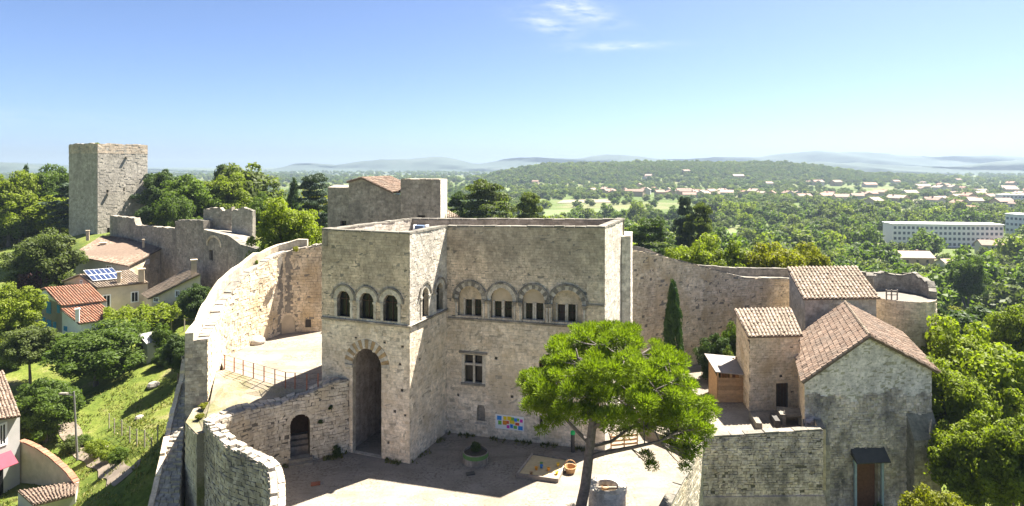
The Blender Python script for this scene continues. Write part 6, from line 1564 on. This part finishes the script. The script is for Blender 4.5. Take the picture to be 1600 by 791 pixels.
T('garden_tree', 'dark garden tree right of the small garden shed', 278, 522, 50, 66, matk='leaf_dark', q='near', var=1, tf=.1)
T('garden_tree', 'green tree between the garden shed and the pergola', 205, 497, 50, 76, matk='leaf', var=2, tf=.15)
T('garden_tree', 'small tree behind the garden shed', 252, 505, 34, 74, matk='leaf', var=0, tf=.15)
for k, (cx, top, w, d, kind, mk, lab) in enumerate((
    (256, 262, 62, 132, 'round', 'leaf_dark', 'dark tree touching the right side of the square tower'),
    (226, 320, 26, 120, 'round', 'leaf_dark', 'small round dark tree at the foot of the square tower'),
    (300, 272, 105, 122, 'round', 'leaf', 'broad green tree above the grey rampart'),
    (346, 270, 90, 126, 'round', 'leaf_bright', 'lighter green tree above the gate turret'),
    (386, 276, 34, 136, 'cone', 'leaf_dark', 'dark pointed tree right of the gate turret'),
    (412, 300, 62, 108, 'round', 'leaf', 'green tree between the gate turret and the yellow green tree'),
    (454, 308, 108, 76, 'round', 'leaf_bright', 'large fresh green tree left of the rear tower house'),
    (492, 276, 66, 112, 'tier', 'leaf_blue', 'blue green cedar beside the rear tower house'),
    (458, 280, 30, 128, 'cone', 'leaf_dark', 'dark pointed conifer left of the cedar'),
    (275, 300, 60, 114, 'round', 'leaf', 'green tree overhanging the grey rampart near the tower'))):
    T('park_tree', lab, cx, top, w, d, kind=kind, matk=mk, q='near' if w > 55 else 'mid', var=k % 3, tf=.08)
# undergrowth along the lane and behind houses
for k, (px, py, w, z, mk, lab) in enumerate((
    (150, 716, 40, -7.0, 'leaf_bright', 'bright hedge bush along the lane bank, upper one'), (172, 742, 34, -7.5, 'leaf_bright', 'bright hedge bush along the lane bank, lower one'),
    (48, 745, 50, -10.3, 'leaf_bright', 'yellow green shrub in the walled garden corner'), (8, 775, 44, -10.5, 'leaf_bright', 'yellow green shrub at the bottom left corner'),
    (110, 705, 36, -7.4, 'leaf_olive', 'olive coloured scrub at the foot of the lamp'), (260, 575, 44, -4.2, 'leaf', 'green scrub against the outer side of the curtain wall'),
    (10, 590, 60, -6.5, 'leaf', 'green bush at the left edge above the white house'), (20, 560, 50, -6.0, 'leaf_bright', 'bright bush at the left edge under the olive trees'),
    (130, 690, 26, -7.0, 'leaf', 'small green bush on the lane bank near the lamp'), (186, 775, 36, -8.0, 'leaf', 'green bush at the bottom of the lane bank'))):
    p = onz(px, py, z); bush('garden_bush', lab, p.x, p.y, w/2/F*p.y, w/F*p.y*.75, matk=mk, var=k % 3, q='near' if w > 40 else 'mid')
# rough grass on the plot, as one mass
rs = np.random.RandomState(15); n = 20000
gx_, gy_ = rs.uniform(-47, -23.5, n), rs.uniform(38, 68, n)
pn_ = np.sin(gx_*.9+1)*np.sin(gy_*.7)+.6*np.sin(gx_*2.1)*np.sin(gy_*1.9+2)
m_ = (pn_ > -.35) & (gx_ < -24.2-.0*gy_); gx_, gy_ = gx_[m_], gy_[m_]; n = len(gx_); gz_ = Hnp(gx_, gy_)
an_ = rs.uniform(0, np.pi, n); hh_ = rs.uniform(.06, .22, n); ww_ = rs.uniform(.05, .13, n); lx, ly = rs.normal(0, .08, n), rs.normal(0, .08, n)
V4 = np.empty((n, 3, 3)); V4[:, 0] = np.stack([gx_-ww_*np.cos(an_), gy_-ww_*np.sin(an_), gz_-.05], 1); V4[:, 1] = np.stack([gx_+ww_*np.cos(an_), gy_+ww_*np.sin(an_), gz_-.05], 1); V4[:, 2] = np.stack([gx_+lx, gy_+ly, gz_+hh_], 1)
gm = leaf_mat('rough_grass', [(.07, .095, .016), (.13, .15, .028), (.23, .20, .07)], trans=.3, vary=0)
tag(link_mesh('grass', np_mesh('grass', V4.reshape(-1, 3), np.arange(n*3).reshape(n, 3), rs.uniform(0, 1, n), gm)), 'rough green and straw coloured grass on the plot by the rampart', 'grass', None, 'stuff')
# pergola with vine
pg = empty('vine_pergola', at(225, 500, 86), 'long bright green vine pergola in front of the tan house', 'pergola')
for k in range(7):
    b0 = at(168+20*k, 0, 84).xy.to_3d(); zz0 = H(b0.x, b0.y); mb = MB(); mb.bar(b0+Vector((0, 0, zz0)), b0+Vector((0, 0, -1.4)), .12); mb.build('post', M['wood_grey'], pg)
rs = np.random.RandomState(5); n = 9000
u = rs.uniform(0, 1, n); xx = 162+u*132; dd = 85+rs.normal(0, 1.3, n); zz_ = np.interp(u, [0, .5, 1], [-1.3, -.9, -.2])+rs.normal(0, .28, n)+.3*np.sin(u*30)-np.abs(dd-85)*.15
P = np.stack([(xx-CX)/F*dd, dd, zz_], 1) - np.array(world_loc(pg)); Nn = rs.normal(0, .6, (n, 3)); Nn[:, 2] += 1
V, Fq, R_ = leaf_quads(P, Nn/np.linalg.norm(Nn, axis=1)[:, None], rs.uniform(.12, .26, n), rs.uniform(.2, 1, n), rs)
link_mesh('vine', np_mesh('vine', V, Fq, R_, M['leaf_bright']), pg)
bush_px('vine_hedge', 'bright green vine against the grey rampart left of the curtain wall', 345, 437, 46, 76, matk='leaf_bright', z0=-.5)

# ---- trees behind the keep and right of it
for k, (cx, top, w, d, kind, mk, lab) in enumerate((
    (762, 288, 96, 118, 'tier', 'leaf_olive', 'broad cedar with flat layers behind the keep roof'),
    (716, 304, 44, 122, 'tier', 'leaf_dark', 'smaller flat topped cedar beside the rear tower'),
    (826, 306, 56, 112, 'tier', 'leaf_olive', 'low spreading cedar at the middle of the keep roofline'),
    (1070, 312, 36, 116, 'tier', 'leaf_blue', 'tall thin cedar above the right curtain wall'),
    (1092, 322, 52, 112, 'tier', 'leaf_olive', 'bushy cedar right of the tall thin cedar'),
    (1016, 344, 84, 104, 'tier', 'leaf_dark', 'dark cedar directly right of the keep corner'),
    (1082, 366, 112, 76, 'round', 'leaf_bright', 'bright green tree behind the right curtain wall, nearest the keep'),
    (1145, 376, 100, 74, 'round', 'leaf_bright', 'bright green tree behind the middle of the right curtain wall'),
    (1204, 371, 104, 72, 'round', 'leaf_yellow', 'yellow green tree above the right curtain wall'),
    (1256, 380, 84, 74, 'round', 'leaf_yellow', 'yellow tree behind the chancel roof'),
    (1512, 398, 56, 150, 'round', 'leaf', 'big round dark tree beside the white valley house'),
    (1462, 505, 64, 54, 'round', 'leaf_yellow', 'olive yellow tree just right of the chapel roof'),
    (1532, 500, 190, 47, 'round', 'leaf_bright', 'huge bright yellow green tree at the right edge'),
    (1600, 640, 130, 37, 'round', 'leaf_bright', 'bright green tree in the lower right corner'),
    (1590, 470, 90, 62, 'round', 'leaf_bright', 'bright tree at the right edge behind the huge one'),
    (1470, 756, 120, 33, 'round', 'leaf_yellow', 'yellow green tree top below the chapel door'),
    (1520, 640, 130, 40, 'round', 'leaf_bright', 'bright tree low between the chapel buttress and the corner tree'),
    (1575, 590, 120, 44, 'round', 'leaf_bright', 'bright tree below the huge tree at the right edge'),
    (1490, 560, 120, 44, 'round', 'leaf_bright', 'bright tree filling the gap beside the chapel wall'))):
    T('valley_tree' if cx > 980 and d > 60 else 'garden_tree', lab, cx, top, w, d, kind=kind, matk=mk, q='near', var=k % 3, tf=.10)
for k, (px, py, w, z, mk, lab) in enumerate(((1395, 775, 40, -5.6, 'leaf_dark', 'dark ivy shrub right of the chapel door'), (1312, 772, 30, -5.4, 'leaf_dark', 'dark ivy shrub left of the chapel door'))):
    p = onz(px, py, z); bush('ivy_shrub', lab, p.x, 41.3, w/2/F*41, 2.6, matk=mk, var=k, z0=-5.6, sy=.5)

# ================================================================== the valley
fields = [([(846, 340), (1012, 337), (985, 326), (852, 329)], 0, 'pale green meadow in the valley behind the keep'), ([(1120, 385), (1195, 372), (1200, 357), (1128, 362)], 1, 'bright vineyard plot beyond the yellow trees'),
          ([(1150, 281), (1236, 281), (1232, 275), (1172, 275)], 2, 'tan stubble field on the wooded hill'), ([(870, 318), (955, 317), (950, 312), (880, 313)], 2, 'narrow dry field in front of the village'), ([(1330, 305), (1395, 304), (1385, 299), (1335, 299)], 0, 'small green field among the far houses'),
          ([(1040, 345), (1110, 343), (1105, 334), (1045, 335)], 2, 'pale dry plot behind the tall cedar'), ([(740, 300), (800, 300), (795, 295), (745, 295)], 0, 'green field beyond the rear tower'), ([(1420, 318), (1500, 317), (1495, 311), (1425, 312)], 2, 'pale open ground between the town houses')]
fm = [plain_mat('meadow', (0.11, 0.145, 0.042), vary=.2, scale=.03), plain_mat('vineyard', (0.10, 0.155, 0.032), vary=.25, scale=.15), plain_mat('stubble', (0.20, 0.165, 0.105), vary=.2, scale=.03)]
FP = []
for f, k, lab in fields:
    P = [onz(x, y, PLAIN) for x, y in f]
    for it in range(6): P = [onz(x, y, H(p.x, p.y)) for (x, y), p in zip(f, P)]
    FP.append([(p.x, p.y) for p in P]); mb = MB(); n = 10
    def fpt(i, j):
        p = P[0].lerp(P[1], i/n).lerp(P[3].lerp(P[2], i/n), j/n); return (p.x, p.y, H(p.x, p.y)+.5)
    G_ = [[fpt(i, j) for j in range(n+1)] for i in range(n+1)]
    for i in range(n):
        for j in range(n): mb.quad(G_[i][j], G_[i+1][j], G_[i+1][j+1], G_[i][j+1])
    tag(mb.build('field', fm[k]), lab, None, None, 'structure')
fmB = MB(); 
bld = []      # occupied spots: x, y, radius
def house_proto(k, wm, rm):
    w, l, h, r = [(8, 11, 5.2, 2.0), (9, 14, 3.4, 2.2), (7, 9, 5.8, 1.9)][k]
    a = MB(); x, y = l/2, w/2
    for (p, q2) in (((-x, -y), (x, -y)), ((x, -y), (x, y)), ((x, y), (-x, y)), ((-x, y), (-x, -y))): a.quad((*p, -2), (*q2, -2), (*q2, h), (*p, h))
    a.tri((-x, y, h), (-x, -y, h), (-x, 0, h+r)); a.tri((x, -y, h), (x, y, h), (x, 0, h+r))
    b = MB(); e = .5; t = .2
    b.hexa([(-x-e, -y-e, h-.3), (x+e, -y-e, h-.3), (x+e, 0, h+r), (-x-e, 0, h+r)], [(-x-e, -y-e, h-.3+t), (x+e, -y-e, h-.3+t), (x+e, 0, h+r+t), (-x-e, 0, h+r+t)])
    b.hexa([(-x-e, 0, h+r), (x+e, 0, h+r), (x+e, y+e, h-.3), (-x-e, y+e, h-.3)], [(-x-e, 0, h+r+t), (x+e, 0, h+r+t), (x+e, y+e, h-.3+t), (-x-e, y+e, h-.3+t)])
    b.box((x*.4, y*.3, h+r*.9), .8, .8, 1.6)
    wn = MB()
    wn.quad((-.5, -.03, 0), (.5, -.03, 0), (.5, -.03, 1.3), (-.5, -.03, 1.3))
    def mk(nm, m_, mat):
        me = bpy.data.meshes.new(nm); me.from_pydata(m_.v, [], m_.f); me.attributes.new('rnd', 'FLOAT', 'FACE'); me.materials.append(mat); return me
    return mk('wall', a, wm), mk('roof', b, rm), mk('window', wn, M['glass']), (w, l, h)
wmats = [plain_mat('house_cream', (.42, .365, .285), vary=.1), M['render_white'], plain_mat('house_ochre', (.38, .29, .20), vary=.1)]
rmats = [plain_mat('roof_terracotta', (.27, .155, .105), vary=.2, scale=1.5), plain_mat('roof_pale', (.31, .225, .17), vary=.2, scale=1.5), plain_mat('roof_brown', (.22, .145, .105), vary=.2, scale=1.5)]
HP = [[house_proto(k, wmats[(k+v) % 3], rmats[v]) for v in range(3)] for k in range(3)]
def far_house(x, y, rz, k, v, label, group, win=False, s=1.0):
    z = H(x, y); o = empty('valley_house', (x, y, z), label, 'house', group); o.rotation_euler = (0, 0, rz); o.scale = (s, s, s)
    wme, rme, wn, (w, l, h) = HP[k][v]
    link_mesh('wall', wme, o); link_mesh('roof', rme, o)
    if win:
        for r_ in range(2 if h > 5 else 1):
            for c_ in range(3):
                for sy_, an_ in ((-w/2, 0), (w/2, math.pi)):
                    wo_ = link_mesh('window', wn, o, ((c_-1)*l*.3, sy_, 1.0+2.6*r_)); wo_.rotation_euler = (0, 0, an_)
                    
    bld.append((x, y, 10.5*s))
for (px, py, rz, k, v, lab) in ((1490, 433, .12, 0, 1, 'white valley house with pale roof in front of the apartment block'), (1425, 412, -.1, 1, 1, 'low pinkish roofed house left of the white valley house'), (1500, 452, .5, 2, 0, 'small red roofed house right of the round dark tree'),
    (1575, 392, .3, 1, 1, 'pale roofed house at the right end of the apartment block'), (1590, 462, -.4, 1, 1, 'low pale house at the right edge above the huge tree'), (1545, 400, -.2, 2, 2, 'small house beside the right end of the apartment block')):
    p = onz(px, py, -24); p = onz(px, py, H(p.x, p.y)); far_house(p.x, p.y, rz, k, v, lab, None, win=True)
# apartment blocks
def apartment(x0, d0, x1, d1, h, dep, cols, rows, label, white):
    Lx = Line(q(x0, d0), q(x1, d1)); o = empty('apartment_block', Lx.pt(Lx.L/2, PLAIN), label, 'apartment block')
    mb = MB(); Z = PLAIN
    mb.hexa([Lx.pt(0, Z-1, 0), Lx.pt(Lx.L, Z-1, 0), Lx.pt(Lx.L, Z-1, -dep), Lx.pt(0, Z-1, -dep)], [Lx.pt(0, Z+h, 0), Lx.pt(Lx.L, Z+h, 0), Lx.pt(Lx.L, Z+h, -dep), Lx.pt(0, Z+h, -dep)]); mb.build('wall', white, o)
    mb = MB(); mb.hexa([Lx.pt(-.4, Z+h, .4), Lx.pt(Lx.L+.4, Z+h, .4), Lx.pt(Lx.L+.4, Z+h, -dep-.4), Lx.pt(-.4, Z+h, -dep-.4)], [Lx.pt(-.4, Z+h+.5, .4), Lx.pt(Lx.L+.4, Z+h+.5, .4), Lx.pt(Lx.L+.4, Z+h+.5, -dep-.4), Lx.pt(-.4, Z+h+.5, -dep-.4)]); mb.build('roof', M['white'], o)
    wme = None
    for i in range(cols):
        for j in range(rows):
            u = Lx.L*(i+.5)/cols; z = Z+1.0+(h-.6)*j/rows; w = Lx.L/cols*.28
            if wme is None:
                m_ = MB(); m_.hexa([(-w, -.06, 0), (w, -.06, 0), (w, .05, 0), (-w, .05, 0)], [(-w, -.06, 1.45), (w, -.06, 1.45), (w, .05, 1.45), (-w, .05, 1.45)])
                wme = bpy.data.meshes.new('window'); wme.from_pydata(m_.v, [], m_.f); wme.attributes.new('rnd', 'FLOAT', 'FACE'); wme.materials.append(plain_mat('apartment_window', (.10, .12, .15), vary=.5, scale=.2, rough=.3))
            p = Vector(Lx.pt(u, z, 0)) - world_loc(o); wo_ = link_mesh('window', wme, o, p); wo_.rotation_euler = (0, 0, Lx.rz())
    for t in np.linspace(0, 1, 7): bp2 = Lx.pt(Lx.L*t, 0, -dep/2); bld.append((bp2[0], bp2[1], 11))
apw = plain_mat('apartment_white', (.74, .72, .69), vary=.05)
apartment(1395, 332, 1568, 326, 12.2, 11, 24, 4, 'long white four storey apartment block in the valley', apw)
apartment(1571, 372, 1640, 352, 14.5, 12, 10, 4, 'white apartment block cut by the right edge, nearer one', apw)
apartment(1566, 640, 1640, 630, 13, 14, 12, 4, 'distant pale apartment block at the right edge', apw)
# clusters of houses
rh = random.Random(8)
clus = [(215, 900, 50, 22), (270, 860, 40, 10), (360, 820, 40, 8), (470, 800, 60, 10), (470, 620, 50, 8), (560, 560, 50, 12), (620, 640, 70, 16), (690, 760, 90, 18), (540, 440, 50, 8), (780, 900, 120, 16), (640, 1080, 130, 10), (960, 1050, 150, 16), (300, 1250, 120, 6), (760, 640, 70, 14), (850, 760, 80, 12)]
for (cx0, cy0, sp, n) in clus:
    for k in range(n):
        for tr_ in range(20):
            x, y = cx0+rh.gauss(0, sp), cy0+rh.gauss(0, sp*.8)
            if all((x-b[0])**2+(y-b[1])**2 > 20**2 for b in bld) and y > 300 and not any(inside(x, y, f) for f in FP): break
        kk_, vk_ = rh.randint(0, 2), rh.randint(0, 2); pl_ = 'in the village under the wooded hill' if x < 420 and y > 560 else 'on the far slopes right of the wooded hill' if y > 850 else 'in the town behind the long apartment block'
        lb_ = ('compact', 'long low', 'tall narrow')[kk_] + ' ' + ('cream', 'white', 'ochre')[(kk_+vk_) % 3] + ' house with ' + ('terracotta', 'pale', 'brown')[vk_] + ' roof ' + pl_
        far_house(x, y, rh.uniform(-.6, .6)+(math.pi/2 if rh.random() < .4 else 0), kk_, vk_, lb_, 'houses '+pl_, s=rh.uniform(1.05, 1.55), win=y < 620)

# ---- trees of the valley
KINDS = [('round', 'leaf'), ('round', 'leaf'), ('round', 'leaf_olive'), ('round', 'leaf_bright'), ('round', 'leaf_dark'), ('cone', 'leaf_dark'), ('tier', 'leaf_blue'), ('round', 'leaf_yellow'), ('round', 'leaf_olive')]
rt = random.Random(31); spots = []; grid = {}
def free(x, y, r):
    for b in bld:
        if (x-b[0])**2+(y-b[1])**2 < (b[2]+r*.6)**2: return False
    if any(inside(x, y, f) for f in FP): return False
    gx_, gy_ = int(x//12), int(y//12)
    for i in (-1, 0, 1):
        for j in (-1, 0, 1):
            for (a, b, c) in grid.get((gx_+i, gy_+j), ()):
                if (x-a)**2+(y-b)**2 < (.62*(r+c))**2: return False
    grid.setdefault((gx_, gy_), []).append((x, y, r)); return True
tries = 0
while tries < 9000:
    tries += 1
    d = 82*math.exp(rt.random()*1.9); k_ = rt.uniform(-.95, .95); x, y = k_*d, d
    if x < 30 and d < 105: continue
    if x < -20 and d < 135: continue
    if x > 20 and d < 66: continue
    if abs(x/y - (1480-CX)/F) < .14 and 200 < d < 328 and rt.random() < .85: continue      # open view to the apartment block
    dens = .5+.5*math.sin(x*.013+1.2)*math.sin(y*.011+.4)+.25*math.sin(x*.04)*math.sin(y*.05)
    if d > 220 and rt.random() > .28+.7*dens: continue
    r = rt.uniform(2.4, 5.2) if d < 130 else 2.6+5.8*rt.random()**1.8
    if free(x, y, r): spots.append((d, x, y, r))
spots.sort()
vis = []
for (d, x, y, r) in spots: vis.append((d, x, y, r))
near_s, far_s = vis[:270], vis[270:]
for i, (d, x, y, r) in enumerate(near_s):
    kd, mk = rt.choice(KINDS); hgt = r*rt.uniform(1.7, 2.3)*(1.25 if kd != 'round' else 1); z = H(x, y)
    if kd == 'cone': r *= .55
    if d < 130: hgt = min(hgt, 9.5)
    side = 'left of' if x < -15 else 'behind' if x < 25 else 'right of'
    lk = {'round': 'rounded', 'cone': 'pointed', 'tier': 'layered'}[kd] + ' ' + {'leaf': 'mid green', 'leaf_olive': 'olive green', 'leaf_bright': 'bright green', 'leaf_dark': 'dark green', 'leaf_blue': 'blue green', 'leaf_yellow': 'yellow green'}[mk]
    bd = 'on the slope close below' if d < 125 else 'on the valley floor' if d < 190 else 'farther out in the valley'
    tree('valley_tree', f'{lk} tree {bd} {side} the castle' if d >= 125 else f'{lk} tree on the slope {side} the castle', x, y, r, z+hgt, kind=kd, matk=mk, var=i % 3, q='mid', tf=.12, group=f'{lk} valley trees {side} the castle')
# far woods as one mass: points with instances of small crowns
def woods(name, label, pts, proto):
    me = bpy.data.meshes.new(name); P = np.array([(p[0], p[1], p[2]) for p in pts], dtype=np.float32)
    me.vertices.add(len(P)); me.vertices.foreach_set('co', P.ravel())
    sc_a = me.attributes.new('sc', 'FLOAT_VECTOR', 'POINT'); sc_a.data.foreach_set('vector', np.array([p[3] for p in pts], dtype=np.float32).ravel())
    ro_a = me.attributes.new('rotz', 'FLOAT_VECTOR', 'POINT'); ro_a.data.foreach_set('vector', np.array([(0, 0, p[4]) for p in pts], dtype=np.float32).ravel())
    o = link_mesh(name, me); ng = bpy.data.node_groups.new(name+'_scatter', 'GeometryNodeTree')
    ng.interface.new_socket('Geometry', in_out='INPUT', socket_type='NodeSocketGeometry'); ng.interface.new_socket('Geometry', in_out='OUTPUT', socket_type='NodeSocketGeometry')
    gi, go = ng.nodes.new('NodeGroupInput'), ng.nodes.new('NodeGroupOutput')
    iop = ng.nodes.new('GeometryNodeInstanceOnPoints'); oi = ng.nodes.new('GeometryNodeObjectInfo'); oi.inputs['Object'].default_value = proto
    def na(nm):
        n = ng.nodes.new('GeometryNodeInputNamedAttribute'); n.data_type = 'FLOAT_VECTOR'; n.inputs['Name'].default_value = nm; return n.outputs[0]
    e2r = ng.nodes.new('FunctionNodeEulerToRotation')
    ng.links.new(gi.outputs[0], iop.inputs['Points']); ng.links.new(oi.outputs['Geometry'], iop.inputs['Instance'])
    ng.links.new(na('sc'), iop.inputs['Scale']); ng.links.new(na('rotz'), e2r.inputs[0]); ng.links.new(e2r.outputs[0], iop.inputs['Rotation'])
    ng.links.new(iop.outputs[0], go.inputs[0])
    m_ = o.modifiers.new('scatter', 'NODES'); m_.node_group = ng
    return tag(o, label, 'woods', None, 'stuff')
pts_all = [[], [], []]
def add_pt(x, y, r, hgt, i, z=None):
    pts_all[i].append((x, y, (H(x, y) if z is None else z)+hgt*.45, (r, r, hgt*.55), rt.uniform(0, 6.28)))
for k, (d, x, y, r) in enumerate(far_s): add_pt(x, y, r*1.05, r*rt.uniform(1.6, 2.2), rt.choice((0, 0, 1, 1, 2)))
cand = []
n_far = 26000
dd = 540*np.exp(nr.uniform(0, 1, n_far)*2.15); kk = nr.uniform(-.95, .95, n_far); X, Y = kk*dd, dd
den = .5+.5*np.sin(X*.006+.5)*np.sin(Y*.0052+1.7)+.3*np.sin(X*.017+Y*.004)*np.sin(Y*.013-X*.005)
Z = Hnp(X, Y); hill = Z > PLAIN+6
keepm = (nr.uniform(0, 1, n_far) < np.where(hill, 1.0, np.clip(.08+.62*den, .03, 1)))
for i in np.nonzero(keepm)[0]:
    x, y = X[i], Y[i]
    if y < 1500 and any((x-b[0])**2+(y-b[1])**2 < (b[2]+2)**2 for b in bld): continue
    if any(inside(x, y, f) for f in FP): continue
    r = rt.uniform(3.5, 7.0)*(1 if dd[i] < 1500 else 1.35); add_pt(x, y, r, r*rt.uniform(1.3, 1.8), (0, 1, 0, 1, 2)[i % 5], Z[i])
# extra trees that close the forest on the hill
nh = 9000
for (hx_, hy_, sx_, sy_, hh_) in HILLS[:3]:
    X = nr.normal(hx_, sx_*.62, nh//3); Y = nr.normal(hy_-60, sy_*.55, nh//3); Z = Hnp(X, Y)
    for x, y, z in zip(X, Y, Z):
        if z < PLAIN+4: continue
        r = rt.uniform(4, 6.5); add_pt(x, y, r, r*rt.uniform(1.2, 1.7), rt.randint(0, 1), z)
# small crowns of three real trees serve as patterns
protos = []
for i, mk in enumerate(('leaf', 'leaf_olive', 'leaf_bright')):
    d, x, y, r = near_s[-(i+1)]; x, y = x+14, y+8
    t = tree('valley_tree', 'small ' + ('mid green', 'olive green', 'bright green')[i] + ' tree farther out in the valley ' + ('left of' if x < -15 else 'behind' if x < 25 else 'right of') + ' the castle', x, y, 4.2, H(x, y)+8.5, matk=mk, q='far', var=i, tf=.12, group='valley trees ' + ('left of' if x < -15 else 'behind' if x < 25 else 'right of') + ' the castle')
    protos.append([c for c in t.children if c.name.startswith('crown')][0])
for i, nm in enumerate(('green', 'olive green', 'light green')):
    woods('woods', f'{nm} woods of the far valley and wooded hill', pts_all[i], protos[i])

# ================================================================== far mountains
mm, nt, out = new_mat('far_mountain'); t = NT(nt); p_ = t.pos()
b = t.n('ShaderNodeBsdfPrincipled'); t.l(t.ramp(t.noise(p_, .004, 6, .65), [(.35, (.030, .045, .035)), (.55, (.045, .065, .045)), (.7, (.08, .09, .075))]), b.inputs['Base Color']); b.inputs['Roughness'].default_value = 1
t.l(b.outputs[0], out.inputs[0])
def mountains(name, label, prof, y0, w, seed):
    rs = np.random.RandomState(seed); nx, ny = 240, 13; k = 1.35*max(1, 1)
    px = np.linspace(-700, 2300, nx+1); pf = np.interp(px, [p[0] for p in prof], [p[1] for p in prof])
    for o_ in range(1, 6):
        pf = pf + (1.6/o_)*np.sin(px*.012*2**o_*.6+rs.uniform(0, 6))
    crest = CZ-(pf-HY)/F*y0 - PLAIN
    Vv = np.zeros((nx+1, ny+1, 3))
    for j in range(ny+1):
        s = -1+2*j/ny; yy = y0+w*s+.12*w*np.sin(px*.02+j)+.06*w*np.sin(px*.05+j*2)
        prof_h = (1-abs(s))**1.1*(1+.07*np.sin(px*.045+j*1.3)*(abs(s) > .05)*(1-abs(s)))
        Vv[:, j, 0] = (px-CX)/F*y0; Vv[:, j, 1] = yy; Vv[:, j, 2] = PLAIN-2+np.maximum(crest, 8)*prof_h
    idx = np.arange((nx+1)*(ny+1)).reshape(nx+1, ny+1)
    Fq = np.stack([idx[:-1, :-1].ravel(), idx[1:, :-1].ravel(), idx[1:, 1:].ravel(), idx[:-1, 1:].ravel()], 1)
    me = np_mesh(name, Vv.reshape(-1, 3), Fq, np.zeros(len(Fq)), mm); me.shade_smooth()
    tag(link_mesh(name, me), label, None, None, 'structure')
mountains('hills', 'pale blue mountains along the far horizon', [(-700, 252), (0, 254), (60, 256), (200, 262), (330, 264), (430, 264), (470, 254), (520, 258), (600, 248), (690, 243), (740, 252), (800, 244), (900, 247), (960, 241), (1060, 248), (1150, 243), (1200, 238), (1300, 233), (1400, 242), (1500, 243), (1600, 241), (2300, 250)], 4300, 420, 3)
mountains('hills', 'blue wooded ridge before the far mountains', [(-700, 250), (0, 252), (60, 256), (130, 266), (300, 270), (400, 273), (640, 270), (720, 272), (800, 268), (1000, 270), (1120, 264), (1200, 256), (1290, 250), (1400, 256), (1500, 257), (1560, 252), (1600, 248), (2300, 246)], 2950, 260, 9)

# ================================================================== haze
mb = MB(); mb.box((0, 60, 45), 28600, 28600, 180)
hm = bpy.data.materials.new('haze_air'); hm.use_nodes = True; hm.node_tree.nodes.clear()
ho_ = hm.node_tree.nodes.new('ShaderNodeOutputMaterial'); pv_ = hm.node_tree.nodes.new('ShaderNodeVolumePrincipled')
pv_.inputs['Color'].default_value = (.30, .37, .48, 1); pv_.inputs['Density'].default_value = 1.9e-4; pv_.inputs['Anisotropy'].default_value = .2
hm.node_tree.links.new(pv_.outputs[0], ho_.inputs['Volume'])
tag(mb.build('haze', hm), 'thin blue summer haze over the valley', None, None, 'stuff')
